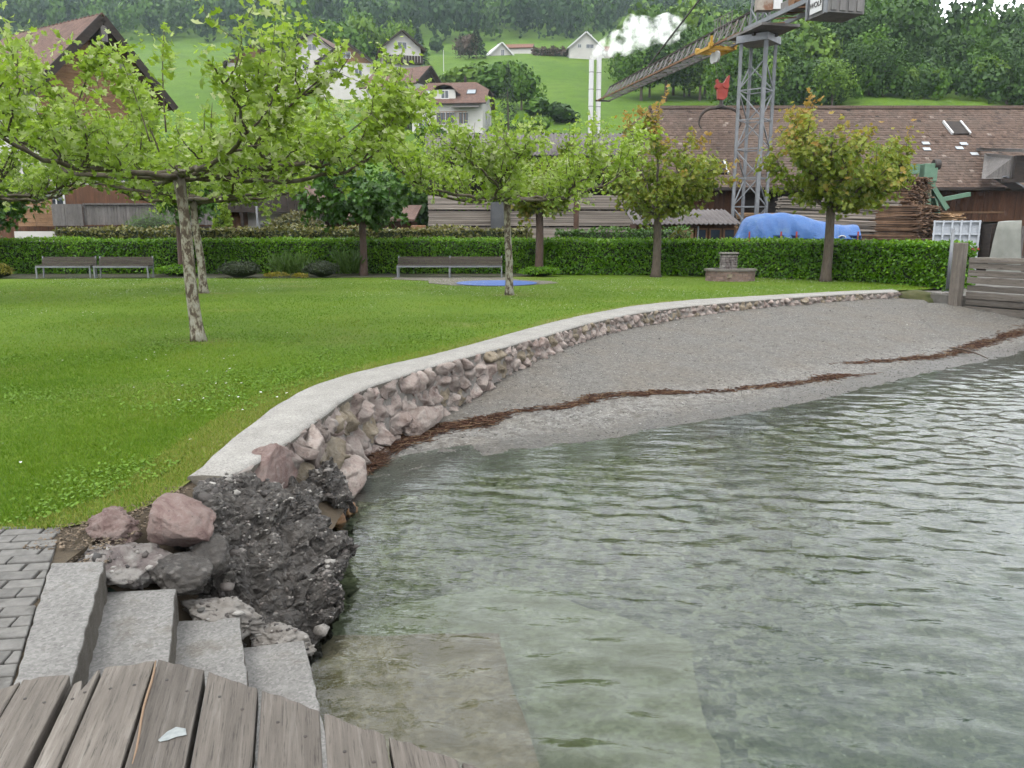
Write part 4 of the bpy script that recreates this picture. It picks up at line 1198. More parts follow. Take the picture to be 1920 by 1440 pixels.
def plane_tree(label, base, fork, R, seed, nleaf, top=1.0, lean=(0, 0), r0=0.105, size=0.15, squash=1.0, extra=()):
    """pollarded plane: bare trunk, limbs spreading flat like a table and turning up, leafy shoots on them"""
    r = np.random.default_rng(seed)
    root = empty('plane_tree', label, 'tree', (base[0], base[1], 0), 0, 'pollarded plane trees on the lawn')
    mb = MB()
    F0 = np.array([lean[0], lean[1], fork])
    T = [np.array([0, 0, -.05]), np.array([lean[0] * .1, lean[1] * .1, 0.05]), np.array([lean[0] * .35, lean[1] * .3, fork * .35]) + r.normal(0, .012, 3) * [1, 1, 0], np.array([lean[0] * .7, lean[1] * .7, fork * .7]) + r.normal(0, .012, 3) * [1, 1, 0], F0]
    T = smooth_line(np.array(T), 14)
    rad = np.interp(T[:, 2], [0, .1, .35, fork * .85, fork], [r0 * 1.45, r0 * 1.2, r0, r0 * .82, r0 * .98])
    mb.tube(T, list(rad), 14)
    mb.tube([F0 - [0, 0, .05], F0 + [0, 0, .14]], [r0 * 1.0, r0 * .55], 10)
    shoots = []
    nl = 9
    for k in range(nl):
        az = 2 * PI * k / nl + r.normal(0, .18)
        L = R * r.uniform(.82, 1.06)
        d = np.array([math.cos(az), math.sin(az) * squash, 0])
        side = np.array([-d[1], d[0], 0])
        dip = r.uniform(-.10, .12)
        pts = [F0 + [0, 0, r.uniform(-.12, .12)], F0 + d * L * .22 + [0, 0, dip * .4], F0 + d * L * .48 + side * r.normal(0, .10) * L + [0, 0, dip + .05], F0 + d * L * .74 + side * r.normal(0, .12) * L + [0, 0, .22 + r.uniform(0, .22)],
               F0 + d * L + side * r.normal(0, .12) * L + [0, 0, .85 + r.uniform(0, .45)]]
        C = smooth_line(np.array(pts), 22)
        C[2:-1] += r.normal(0, .018, (19, 3))
        mb.tube(C, list(np.interp(np.linspace(0, 1, 22), [0, .1, .55, 1], [r0 * .55, r0 * .46, r0 * .30, r0 * .09])), 8)
        # forks and upright shoots along the limb
        for j in range(15):
            s = r.uniform(.14, 1.0) ** 0.8; i = min(int(s * 21), 21); p = C[i]
            tang = C[min(i + 1, 21)] - C[max(i - 1, 0)]; tang /= np.linalg.norm(tang)
            sd = side * r.choice([-1, 1])
            Ls = r.uniform(.55, 1.15) * (1.0 + .25 * s) * top
            up = r.uniform(.25, 1.0)
            e = p + tang * Ls * r.uniform(.1, .7) + sd * Ls * r.uniform(.15, .75) + np.array([0, 0, Ls * up])
            m_ = p + (e - p) * .45 + sd * Ls * .18 - np.array([0, 0, Ls * .12])
            Q = bez(p, m_, e, 9); Q[1:-1] += r.normal(0, .015, (7, 3))
            mb.tube(Q, list(np.linspace(r0 * (.20 if s < .7 else .13), r0 * .035, 9)), 5)
            shoots.append(Q)
            for _ in range(2):
                i2 = r.integers(3, 8); p2 = Q[i2]
                e2 = p2 + r.normal(0, .28, 3) + np.array([0, 0, r.uniform(-.05, .32)])
                Q2 = bez(p2, (p2 + e2) / 2 + r.normal(0, .06, 3), e2, 6)
                mb.tube(Q2, list(np.linspace(r0 * .06, r0 * .025, 6)), 3)
                shoots.append(Q2)
        shoots.append(C[12:])
    # a few taller water shoots
    for ex, ey, eh in extra:
        p = F0 + np.array([ex, ey, .35 + r.uniform(0, .3)]); e = p + np.array([r.normal(0, .45), r.normal(0, .3), eh * r.uniform(.8, 1.05)])
        Q = bez(p, (p + e) / 2 + r.normal(0, .12, 3), e, 10); mb.tube(Q, list(np.linspace(.014, .004, 10)), 5); shoots += [Q, Q[3:], Q[5:]]
        for _ in range(3):
            p2 = Q[r.integers(2, 8)]; e2 = p2 + r.normal(0, .42, 3) + [0, 0, .15]; Q2 = bez(p2, (p2 + e2) / 2, e2, 6); mb.tube(Q2, list(np.linspace(.007, .003, 6)), 3); shoots.append(Q2)
    for j in range(6):
        az = r.uniform(0, 6.28); q = R * r.uniform(.1, .75)
        p = F0 + np.array([math.cos(az) * q, math.sin(az) * q * squash, .4]); e = p + np.array([r.normal(0, .2), r.normal(0, .2), r.uniform(1.2, 1.75) * top])
        Q = bez(p, (p + e) / 2 + r.normal(0, .08, 3), e, 9); mb.tube(Q, list(np.linspace(.012, .004, 9)), 5); shoots += [Q, Q[4:]]
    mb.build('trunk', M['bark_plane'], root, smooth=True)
    ln = np.array([np.linalg.norm(q[-1] - q[0]) for q in shoots])
    ids = r.choice(len(shoots), nleaf, p=ln / ln.sum())
    tt = 1 - r.random(nleaf) ** 1.5 * .85
    P = np.array([shoots[i][min(int(t * (len(shoots[i]) - 1) + .5), len(shoots[i]) - 1)] for i, t in zip(ids, tt)])
    out = P - F0; out[:, 2] *= .3; out /= np.linalg.norm(out, axis=1)[:, None] + 1e-6
    off = r.normal(0, .085, (nleaf, 3)); off[:, 2] -= .01
    P = P + off
    d = out * .5 + r.normal(0, .75, (nleaf, 3)) + np.array([0.35, 0, -.25])
    nn = r.normal(0, .55, (nleaf, 3)) + np.array([0, 0, .8])
    sz = size * r.uniform(.5, 1.15, nleaf) * np.where(tt > .9, .75, 1)
    V, Fc, kv = leaves(P, d, nn, sz, LOBED, .16)
    cl = np.array([r.normal(0, .12) for _ in shoots])[ids]
    t = np.clip(.42 + cl + r.normal(0, .2, nleaf) + (r.random(nleaf) < .10) * .45, 0, 1)
    mk('crown', V, Fc, M['leaf_plane'], root, tint=np.repeat(t, kv))
    return root
plane_tree('nearest plane tree with mottled trunk alone on the open lawn', TREE_FEET[0], 2.56, 3.75, 101, 12000, .80, (-.14, .05), .098, .112, extra=[(-3.0, .2, 1.6), (-2.5, -.4, 1.2), (-3.4, -.1, 1.8), (-1.9, .4, 1.4), (-2.8, .8, 1.5), (-1.2, -.2, 1.5), (-.4, .3, 1.5), (2.4, .1, 1.0)])
plane_tree('plane tree whose mottled trunk stands partly behind the nearest plane tree trunk', TREE_FEET[1], 2.55, 3.4, 102, 8400, 1.05, (-.16, .1), .11, .135)
plane_tree('pale-barked plane tree standing just before the blue play disc', TREE_FEET[2], 2.55, 3.6, 103, 8000, 1.12, (-.06, .05), .105, .13)
plane_tree('plane tree standing beyond the picture edge whose bright crown hangs over the long bench pair', (-13.7, 20.4), 2.55, 3.6, 104, 7000, 1.1, (0.1, 0), .105, .14)

def round_tree(name, label, base, fork, rx, zc, rz, seed, nleaf, leafm, barkm, r0, size, tuft=0.0, tipcol=False, group=None, outline=LOBED7, lean=(0, 0), up=0.0, nl=13):
    """small park tree: straight trunk, steep limbs and a globe of foliage made of many leafy shoots"""
    r = np.random.default_rng(seed)
    root = empty(name, label, 'tree', (base[0], base[1], base[2] if len(base) > 2 else 0), 0, group)
    mb = MB()
    F0 = np.array([lean[0], lean[1], fork])
    T = smooth_line(np.array([[0, 0, -.05], [lean[0] * .1, 0, .1], [lean[0] * .5 + .02, lean[1] * .5, fork * .55], F0, F0 + [0, 0, .5 * (zc - fork) + .15]]), 16)
    mb.tube(T, list(np.interp(T[:, 2], [0, .15, .5, fork, zc], [r0 * 1.5, r0 * 1.15, r0, r0 * .85, r0 * .5])), 12)
    shoots = []; C0 = np.array([lean[0], lean[1], zc])
    for k in range(nl):
        az = 2.4 * k + r.normal(0, .25); el = r.uniform(-.55, 1.0)
        e = C0 + np.array([math.cos(az) * rx * math.cos(el), math.sin(az) * rx * math.cos(el), rz * math.sin(el)]) * r.uniform(.7, .95)
        s = F0 + np.array([0, 0, r.uniform(-.1, .5 * (zc - fork))])
        m_ = s + (e - s) * .5 + np.array([0, 0, -.12 * rx + up])
        Q = bez(s, m_, e, 12); Q[1:-1] += r.normal(0, .03, (10, 3))
        mb.tube(Q, list(np.linspace(r0 * .5, r0 * .08, 12)), 7)
        shoots.append(Q[6:])
        for j in range(13):
            i = r.integers(3, 12); p = Q[i]
            w = r.normal(0, 1, 3); w /= np.linalg.norm(w)
            ll = r.uniform(.35, .8) * rx * .55
            e2 = p + w * ll * .8 + (p - C0) / (np.linalg.norm(p - C0) + .1) * ll * .5 + np.array([0, 0, ll * (.25 + tuft)])
            rel = (e2 - C0) / np.array([rx, rx, rz]); q = np.linalg.norm(rel)
            lim = 1.0 + .12 * r.normal() + tuft * max(0, rel[2]) * .5
            if q > lim: e2 = C0 + (e2 - C0) * lim / q
            Q2 = bez(p, (p + e2) / 2 + r.normal(0, .05, 3), e2, 7)
            mb.tube(Q2, list(np.linspace(r0 * .13, r0 * .03, 7)), 4)
            shoots.append(Q2)
    mb.build('trunk', barkm, root, smooth=True)
    ids = r.integers(0, len(shoots), nleaf)
    tt = 1 - r.random(nleaf) ** 1.4 * .9
    P = np.array([shoots[i][min(int(t * (len(shoots[i]) - 1) + .5), len(shoots[i]) - 1)] for i, t in zip(ids, tt)]) + r.normal(0, .10 * rx / 2, (nleaf, 3))
    d = (P - C0) * .3 + r.normal(0, .8, (nleaf, 3)) + np.array([.2, 0, -.6])
    nn = (P - C0) * .35 + r.normal(0, .5, (nleaf, 3)) + np.array([0, 0, .6])
    V, Fc, kv = leaves(P, d, nn, size * r.uniform(.55, 1.15, nleaf), outline, .15)
    cl = r.normal(0, .14, len(shoots))[ids]
    rel = np.linalg.norm((P - C0) / np.array([rx, rx, rz]), axis=1) + .35 * (P[:, 2] - zc) / rz
    t = np.clip((.30 + cl + r.normal(0, .18, nleaf)) + (np.clip((rel - .75) * 1.1, 0, .75) if tipcol else 0), 0, 1)
    mk('crown', V, Fc, leafm, root, tint=np.repeat(t, kv))
    return root
GB = 'trees planted along the hedge'
round_tree('maple_tree', 'dark green maple behind the benches with a reddish brown trunk', (-5.68, 30.9), 2.1, 2.55, 3.35, 1.75, 201, 5200, M['leaf_maple'], M['bark_red'], .14, .23, group=GB)
round_tree('maple_tree', 'dark leafy tree cut off at the picture edge beside the long bench pair', (-20.75, 31.3), 1.9, 2.6, 3.6, 2.1, 202, 4600, M['leaf_maple'], M['bark_red'], .15, .23, group=GB)
round_tree('maple_tree', 'brown smooth-trunked tree half hidden behind the two plane trunks', (-12.72, 31.2), 2.4, 2.6, 4.0, 1.9, 203, 4200, M['leaf_maple'], M['bark_red'], .17, .22, group=GB)
round_tree('maple_tree', 'brownish trunked tree between the blue disc and the hedge', (1.05, 31.4), 2.6, 1.9, 3.7, 1.5, 204, 3200, M['leaf_copper'], M['bark_red'], .16, .2, group=GB)
round_tree('maple_tree', 'copper-tipped maple in front of the crane mast', (5.35, 30.0), 2.15, 2.35, 3.9, 2.1, 205, 5800, M['leaf_copper'], M['bark'], .16, .175, .25, True, GB, nl=15)
round_tree('maple_tree', 'copper-tipped maple standing before the blue tarpaulin', (10.75, 27.6), 2.3, 2.55, 3.9, 2.1, 206, 7000, M['leaf_copper'], M['bark'], .165, .18, .3, True, GB, nl=16)

# ---- hedges: a body of twigs with a coat of leaves
def hedge(name, label, line, width, height, seed, per_m2, size, leafm, base=0.0, cat='hedge', rough=0.075, kinds=None, bottom=0.02):
    r = np.random.default_rng(seed)
    root = empty(name, label, cat, (line[0][0], line[0][1], base))
    o = np.array([line[0][0], line[0][1], base])
    L = np.array(line, float)
    seglen = np.linalg.norm(np.diff(L, axis=0), axis=1); S = np.concatenate([[0], np.cumsum(seglen)]); tot = S[-1]
    def frame(s):
        i = np.clip(np.searchsorted(S, s, 'right') - 1, 0, len(seglen) - 1)
        t = (s - S[i]) / seglen[i]
        p = L[i] + (L[i + 1] - L[i]) * t[:, None]
        d = (L[i + 1] - L[i]) / seglen[i][:, None]
        return p, d, np.stack([d[:, 1], -d[:, 0]], 1)
    def put(s, a, z):    # a: 0 front .. 1 back
        p, d, nrm = frame(s)
        q = p - nrm * (a * width)[:, None]
        return np.c_[q, z]
    # core
    n = max(8, int(tot / .4)); ss = np.linspace(0.12, tot - .12, n)
    prof = [(.12, bottom), (.10, height * .5), (.10, height - .10), (.3, height - .06), (.7, height - .06), (.9, height - .10), (.9, bottom)]
    V = np.concatenate([put(ss, np.full(n, a), np.full(n, z)) for a, z in prof]).reshape(len(prof), n, 3)
    V[..., 2] += .03 * fbm(np.c_[V.reshape(-1, 3) * 1.5], 2).reshape(V.shape[:2])
    F = [[(k * n + i, k * n + i + 1, (k + 1) * n + i + 1, (k + 1) * n + i) for i in range(n - 1)] for k in range(len(prof) - 1)]
    F = np.array(F).reshape(-1, 4)
    ends = [[k * n + e for k in range(len(prof))] for e in (0, n - 1)]
    Vc = np.c_[V.reshape(-1, 3)[:, :2] - o[:2], V.reshape(-1, 3)[:, 2]]
    mk('stems', Vc, [F, np.array(ends)], M['twig_core'], root)
    # leaves on front, top, back and both ends
    def coat(n_, sfun, afun, zfun, nfun):
        s = sfun(n_); a = afun(n_); z = zfun(n_)
        p, d, nrm = frame(s)
        N3 = nfun(d, nrm, n_)
        P = put(s, a, z)
        bump_ = rough * fbm(np.c_[P * 1.1 + seed], 3) * 1.5 + r.normal(0, .03, n_)
        P = P + N3 * bump_[:, None]
        return P, N3
    up = np.array([0, 0, 1.0])
    nf = int(tot * height * per_m2); nt = int(tot * width * per_m2 * .8); ne = int(width * height * per_m2)
    parts = [coat(nf, lambda k: r.uniform(0, tot, k), lambda k: np.zeros(k), lambda k: r.uniform(bottom, height, k), lambda d, q, k: np.c_[q, np.zeros(k)]),
             coat(nt, lambda k: r.uniform(0, tot, k), lambda k: r.uniform(0, 1, k), lambda k: np.full(k, height), lambda d, q, k: np.tile(up, (k, 1))),
             coat(int(nf * .35), lambda k: r.uniform(0, tot, k), lambda k: np.ones(k), lambda k: r.uniform(bottom, height, k), lambda d, q, k: np.c_[-q, np.zeros(k)]),
             coat(ne, lambda k: np.zeros(k), lambda k: r.uniform(0, 1, k), lambda k: r.uniform(bottom, height, k), lambda d, q, k: np.c_[-d, np.zeros(k)]),
             coat(ne, lambda k: np.full(k, tot - 1e-6), lambda k: r.uniform(0, 1, k), lambda k: r.uniform(bottom, height, k), lambda d, q, k: np.c_[d, np.zeros(k)])]
    P = np.vstack([p for p, _ in parts]); N3 = np.vstack([q for _, q in parts]); k = len(P)
    P = P - np.array([o[0], o[1], 0])
    d = N3 * .25 + r.normal(0, .6, (k, 3)) + np.array([0, 0, -.15]); nn = N3 + r.normal(0, .5, (k, 3))
    V, Fc, kv = leaves(P, d, nn, size * r.uniform(.6, 1.25, k), OVAL, .12)
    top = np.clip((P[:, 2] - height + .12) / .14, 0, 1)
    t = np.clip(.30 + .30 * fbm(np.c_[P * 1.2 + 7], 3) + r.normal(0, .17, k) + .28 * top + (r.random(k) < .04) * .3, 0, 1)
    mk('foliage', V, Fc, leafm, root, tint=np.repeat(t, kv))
    return root
hedge('clipped_hedge', 'long dark clipped hornbeam hedge behind the benches', [(-24, 32.1), (1.35, 32.2)], 1.0, 1.33, 301, 560, .085, M['leaf_hedge'])
hedge('clipped_hedge', 'bright clipped beech hedge ending beside the timber wall', [(1.2, 31.9), (5.4, 31.2), (8.6, 29.9), (11.2, 28.0), (12.4, 26.2), (12.95, 24.1)], 1.05, 1.32, 302, 560, .092, M['leaf_hedge'], rough=.07)
hedge('ivy_hedge', 'low yellowish ivy hedge showing above the long dark hedge', [(-19.2, 34.2), (0.75, 34.6)], .6, 1.76, 303, 260, .12, M['leaf_ivy'], rough=.12)
hedge('laurel_hedge', 'loose glossy shrub row in front of the board stacks', [(1.9, 34.2), (7.4, 34.0)], .6, 1.70, 304, 260, .11, M['leaf_maple'], rough=.16)

# ---- planting bed and its plants
bed = [(-24, 29.3), (-17, 29.0), (-13, 29.5), (-9.2, 29.4), (-6.5, 29.6), (-4.3, 29.9), (-0.2, 30.3), (1.2, 30.6), (1.6, 31.9), (1.3, 32.3), (-24, 32.3)]
o = MB().prism(bed, -.05, .012).build('planting_bed', surf('mulch', (0.035, 0.045, 0.018), (0.085, 0.075, 0.04), 3, .95, .7, 40, .03, c3=(0.03, 0.06, 0.012)))
tag(o, 'dark mulched planting bed along the hedge foot', 'bed', kind='structure')
def shrub(name, label, c, rx, ry, h, n, size, leafm, seed, outline=OVAL, tmean=.4, cat='shrub', group=None, core=True, spiky=False, flowers=None):
    r = np.random.default_rng(seed)
    root = empty(name, label, cat, c, 0, group)
    if core and not spiky:
        S, T = ico(3); V = S * np.array([rx, ry, h * .5]) * .80; V *= (1 + .22 * fbm(S * 2 + seed, 3))[:, None]; V[:, 2] += h * .46
        mk('stems', V, T, M['twig_core'], root)
    if spiky:
        az = r.uniform(0, 6.28, n); q = np.sqrt(r.random(n)); B = np.c_[np.cos(az) * rx * q * .8, np.sin(az) * ry * q * .8, np.zeros(n)]
        d = np.c_[np.cos(az) * .35 * q, np.sin(az) * .35 * q, np.ones(n)] + r.normal(0, .16, (n, 3))
        P = B + d * (h * r.uniform(.05, .75, n))[:, None]; dirs = d + r.normal(0, .35, (n, 3)); nn = r.normal(0, 1, (n, 3))
    else:
        w = r.normal(size=(n, 3)); w[:, 2] = np.abs(w[:, 2]) * 1.0 - .25; w /= np.linalg.norm(w, axis=1)[:, None]
        rr = (1 + .25 * fbm(w * 2.2 + seed, 3)) * (1 - .25 * r.random(n) ** 2)
        P = w * rr[:, None] * np.array([rx, ry, h * .52]); P[:, 2] += h * .46
        P[:, 2] = np.maximum(P[:, 2], .02)
        dirs = w * .5 + r.normal(0, .6, (n, 3)); nn = w + r.normal(0, .55, (n, 3))
    V, Fc, kv = leaves(P, dirs, nn, size * r.uniform(.6, 1.25, n), outline, .12)
    t = np.clip(tmean + .3 * fbm(P * 2.5 + seed, 2) + r.normal(0, .17, n), 0, 1)
    mk('foliage', V, Fc, leafm, root, tint=np.repeat(t, kv))
    return root
M['leaf_box'] = leafmat('box_leaf', (0.018, 0.032, 0.010), (0.045, 0.07, 0.018), .15, .5, .3)
M['leaf_fern'] = leafmat('fern_frond', (0.06, 0.13, 0.02), (0.13, 0.23, 0.04), .35, .5, .3)
M['leaf_yellow'] = leafmat('yellow_flower', (0.14, 0.16, 0.015), (0.42, 0.33, 0.02), .25, .5, .3)
M['leaf_brown'] = leafmat('brownish_shrub_leaf', (0.10, 0.11, 0.03), (0.20, 0.19, 0.06), .25, .5, .3, (0.28, 0.19, 0.07))
BL = [(0, 0), (.07, .35), (.05, .75), (0, 1.0), (-.05, .75), (-.07, .35)]
shrub('box_shrub', 'low dark box shrub near the plane trunks', at(452, 521, 29.6)[:2] + (0,), .78, .6, .62, 2200, .05, M['leaf_box'], 401)
shrub('box_shrub', 'low dark box shrub beside the brown maple trunk', at(605, 521, 29.9)[:2] + (0,), .68, .55, .60, 2000, .05, M['leaf_box'], 402)
shrub('tall_perennial', 'feathery pale green perennial clump between the two dark box shrubs', at(545, 518, 30.3)[:2] + (0,), .72, .4, .80, 900, .30, M['leaf_fern'], 403, BL, .6, 'plant', spiky=True)
shrub('fern_clump', 'arching fern clump next to the brown maple trunk', at(655, 514, 31.0)[:2] + (0,), .45, .4, .95, 500, .34, M['leaf_fern'], 404, BL, .3, 'plant', spiky=True)
shrub('yellow_flowers', 'low yellow flower patch in front of the pale feathery plants', at(520, 522, 29.4)[:2] + (0,), .42, .22, .22, 700, .05, M['leaf_yellow'], 405, tmean=.55, cat='flowers', core=False)
shrub('yellow_flowers', 'smaller yellow flower patch beside the dark box shrub', at(563, 523, 29.3)[:2] + (0,), .30, .2, .18, 420, .05, M['leaf_yellow'], 406, tmean=.55, cat='flowers', core=False)
shrub('ground_cover', 'mound of green ground cover behind the plane trunks', at(335, 517, 30.6)[:2] + (0,), .85, .6, .42, 1600, .07, M['leaf_hedge'], 407, tmean=.5, cat='plant')
shrub('ground_cover', 'low green mound at the foot of the tree near the blue disc', at(1012, 518, 30.6)[:2] + (0,), .75, .5, .34, 1300, .07, M['leaf_hedge'], 408, tmean=.5, cat='plant')
shrub('yellow_flowers', 'yellow-green shrub tuft at the picture edge under the dark tree', at(2, 527, 29.3)[:2] + (0,), .45, .35, .5, 800, .07, M['leaf_yellow'], 409, tmean=.35, cat='flowers')
shrub('round_pine', 'rounded dwarf pine behind the hedge before the grey balcony', at(290, 445, 36.5)[:2] + (.2,), 1.4, 1.1, 2.35, 3600, .13, M['leaf_maple'], 410, BL, .55, 'tree')
shrub('garden_shrub', 'brownish loose shrub behind the hedge beside the lamp post', at(555, 445, 37)[:2] + (.2,), 1.45, 1.0, 2.4, 2600, .13, M['leaf_brown'], 411, cat='shrub')
shrub('climbing_plant', 'narrow bright climber growing beside the grey balcony', at(418, 445, 38.5)[:2] + (.2,), .42, .35, 3.0, 900, .14, M['leaf_plane'], 412, LOBED7, .3, 'plant')
shrub('garden_shrub', 'yellowish shrub tip above the beech hedge near the shed windows', at(1272, 455, 32.6)[:2] + (.2,), .5, .4, 1.55, 700, .09, M['leaf_yellow'], 413, tmean=.1, cat='shrub')
shrub('weed_tuft', 'small green weed at the foot of the timber post', gp(1784, 562, -.2), .25, .2, .35, 220, .09, M['leaf_fern'], 414, cat='plant', core=False)

# ---- trees of the hillside
def crown_mesh(rx, rz, n, size, seed, lobes=10, taper=0.0):
    """crown of leafy clumps around several lobes, with an uneven outline"""
    r = np.random.default_rng(seed)
    C = []
    for k in range(lobes):
        w = r.normal(size=3); w /= np.linalg.norm(w); w *= r.uniform(.25, .62)
        C.append((w * np.array([rx, rx, rz]), r.uniform(.38, .58)))
    C.append((np.zeros(3), .62))
    w8 = np.array([c[1] ** 2 for c in C]); ids = r.choice(len(C), n, p=w8 / w8.sum())
    w = r.normal(size=(n, 3)); w /= np.linalg.norm(w, axis=1)[:, None]
    cen = np.array([c[0] for c in C])[ids]; rad = np.array([c[1] for c in C])[ids]
    P = cen + w * (rad * r.uniform(.72, 1.1, n))[:, None] * np.array([rx, rx, rz])
    if taper: P[:, :2] *= (1 - taper * np.clip((P[:, 2] / rz + 1) / 2, 0, 1))[:, None]
    x = np.cross(w, r.normal(size=(n, 3))); x /= np.linalg.norm(x, axis=1)[:, None]; y = np.cross(w, x)
    y += w * r.normal(0, .45, (n, 1)); x += w * r.normal(0, .45, (n, 1))
    s = size * r.uniform(.5, 1.2, n)
    a, b = s[:, None] * x, s[:, None] * y
    V = np.stack([P - a * .5 - b * .3, P + a * .15 - b * .55, P + a * .6 + b * .1, P + a * .1 + b * .6, P - a * .45 + b * .35], 1)
    f = np.arange(n * 5).reshape(-1, 5)
    lt = r.normal(0, .16, len(C))[ids]
    t = np.clip(.45 + lt + r.normal(0, .16, n), 0, 1)
    return V.reshape(-1, 3), f, np.repeat(t, 5)
def conifer_mesh(rx, h, n, size, seed):
    r = np.random.default_rng(seed)
    q = r.random(n) ** .7; az = r.uniform(0, 6.28, n)
    lay = np.round(q * 13) / 13
    rad = rx * (1 - .96 * (1 - q)) * (.75 + .25 * r.random(n)) * (1 + .2 * np.sin(az * 3 + lay * 20))
    P = np.c_[np.cos(az) * rad, np.sin(az) * rad, h * (1 - q) - .08 * h * (rad / rx) + r.normal(0, .012 * h, n)]
    d = np.c_[np.cos(az), np.sin(az), np.full(n, -.35)] + r.normal(0, .2, (n, 3)); x = np.cross(d, [0, 0, 1.0]); x /= np.linalg.norm(x, axis=1)[:, None]
    s = size * r.uniform(.6, 1.2, n)
    V = np.stack([P - d * s[:, None] * .5, P + x * s[:, None] * .35, P + d * s[:, None] * .7, P - x * s[:, None] * .35], 1)
    return V.reshape(-1, 3), np.arange(4 * n).reshape(-1, 4), np.repeat(np.clip(r.normal(.45, .2, n), 0, 1), 4)
FOL = {
 'mid': leafmat('foliage_mid', (0.042, 0.12, 0.009), (0.13, 0.27, 0.02), .2, .6, .2),
 'light': leafmat('foliage_light', (0.075, 0.17, 0.015), (0.20, 0.34, 0.03), .2, .6, .2),
 'dark': leafmat('foliage_dark', (0.022, 0.062, 0.008), (0.07, 0.16, 0.016), .15, .6, .2),
 'spruce': leafmat('foliage_spruce', (0.010, 0.024, 0.012), (0.028, 0.05, 0.022), .05, .7, .2),
 'blue': leafmat('foliage_blue_spruce', (0.045, 0.075, 0.07), (0.12, 0.17, 0.16), .05, .7, .2),
 'far': leafmat('foliage_far', (0.018, 0.05, 0.016), (0.055, 0.115, 0.03), .1, .7, .1),
 'copper': leafmat('foliage_bare_copper', (0.09, 0.065, 0.05), (0.17, 0.125, 0.09), .15, .7, .2),
}
_cm = {}
def hill_tree(name, label, px, py_base, depth, width_m, height_m, fol, group=None, conifer=False, seed=1, n=900, size=.55, group_label=None):
    x = (px - 960) / 1500 * depth * math.cos(PITCH) ** 0; x = at(px, py_base, depth)[0]
    z = float(hill_z(np.array([x]), np.array([float(depth)]))[0]) - .3
    root = empty(name, label, 'tree', (x, depth, z), random.uniform(0, 6.28), group)
    trunk_h = height_m * (.3 if not conifer else .2)
    MB().tube([(0, 0, -.3), (0, 0, trunk_h), (.1, 0, height_m * .62)], [height_m * .022, height_m * .016, height_m * .006], 7).build('trunk', M['bark'], root)
    key = (fol, conifer, seed % 4, n)
    if key not in _cm:
        if conifer: V, F, t = conifer_mesh(.5, .93, n, size / height_m, seed % 4 + 50); V[:, 2] += .07
        else: V, F, t = crown_mesh(.5, .44, n, size / height_m, seed % 4 + 20); V[:, 2] += .54
        me = mesh_data('crown', V, F, t); me.materials.append(FOL[fol]); _cm[key] = me
    link('crown', _cm[key], None, root).scale = (width_m, width_m, height_m)
    return root
HT = hill_tree
HT('blue_spruce', 'tall bluish spruce standing behind the gabled house', 786, 150, 152, 7.5, 11.5, 'blue', None, True, 1, 1500, .7)
HT('bare_tree', 'round brownish tree just coming into leaf on the upper meadow', 873, 105, 235, 8, 9.5, 'copper', None, False, 2, 800, .7)
HT('conifer', 'slim dark conifer beside the round brownish tree', 863, 110, 200, 2.6, 6.5, 'spruce', None, True, 3, 500, .5)
HT('conifer', 'broad dark conifer below the left white gable on the hill', 893, 112, 196, 6.0, 7.5, 'spruce', None, True, 4, 900, .6)
HT('spruce', 'dark pointed spruce at the corner of the big white house', 953, 240, 112, 4.0, 9.0, 'spruce', None, True, 5, 1300, .5)
HT('broadleaf_tree', 'dense green tree on the slope right above the white house', 978, 205, 128, 7.5, 8.5, 'mid', None, False, 1, 1700, .5)
HT('broadleaf_tree', 'rounded tree on the slope above the white house roof', 925, 190, 140, 9, 6.5, 'mid', None, False, 2, 1600, .55)
HT('broadleaf_tree', 'bushy tree between the flag pole and the white house roof', 880, 180, 142, 10, 6.5, 'light', None, False, 3, 1600, .55)
HT('bush', 'round green bush on the meadow near the white house', 1012, 215, 122, 5.5, 3.0, 'mid', None, False, 4, 900, .4)
HT('bush', 'broad dark bush at the meadow foot before the white chimneys', 1055, 215, 118, 5.5, 3.2, 'dark', None, False, 5, 900, .4)
HT('bush', 'low bush below the dark spruce', 1000, 238, 108, 5.0, 3.2, 'light', None, False, 6, 900, .4)
HT('bush', 'bright round bush on the slope behind the crane jib', 1262, 185, 105, 4.2, 4.0, 'mid', None, False, 1, 900, .4)
HT('bush', 'dark bushy growth left of the white house', 765, 235, 114, 6.0, 5.5, 'dark', None, False, 2, 1000, .45)
HT('bush', 'leafy bush at the left corner of the white house', 812, 248, 104, 4.5, 3.0, 'mid', None, False, 3, 800, .4)
HT('dark_conifer', 'small dark conifer left of the balcony house', 530, 150, 165, 6, 8, 'spruce', None, True, 6, 700, .7)
rt = random.Random(12)
# edge of the wood behind the sawmill
for k in range(46):
    px = 1175 + k * 16.8 + rt.uniform(-9, 9)
    dep = rt.uniform(104, 111) if k % 2 else rt.uniform(114, 132)
    if px < 1370: dep = rt.uniform(128, 160) + (1370 - px) * .05
    h = rt.uniform(8.5, 13.5) if dep > 112 else rt.uniform(4, 9.5)
    if 1690 < px < 1850: h *= .55
    fol_ = rt.choice(['mid', 'dark', 'dark', 'dark', 'mid', 'light'])
    where = ['behind the drifting smoke', 'behind the crane jib', 'behind the crane mast', 'below the crane counterweight', 'above the middle of the barn ridge', 'below the open sky gap', 'above the barn near the picture edge'][int(np.searchsorted([1270, 1370, 1460, 1600, 1720, 1830], px))]
    HT('woodland_tree', {'mid': 'mid-green', 'dark': 'dark green', 'light': 'pale green'}[fol_] + (' low' if h < 7.5 else ' tall' if h > 11 else '') + ' tree ' + ('at the wood edge ' if dep < 112 else 'in the second row ') + where, px, 180, dep, h * rt.uniform(.75, 1.0), h, fol_, 'trees at the wood edge behind the sawmill', False, rt.randrange(7), 2400, .42)
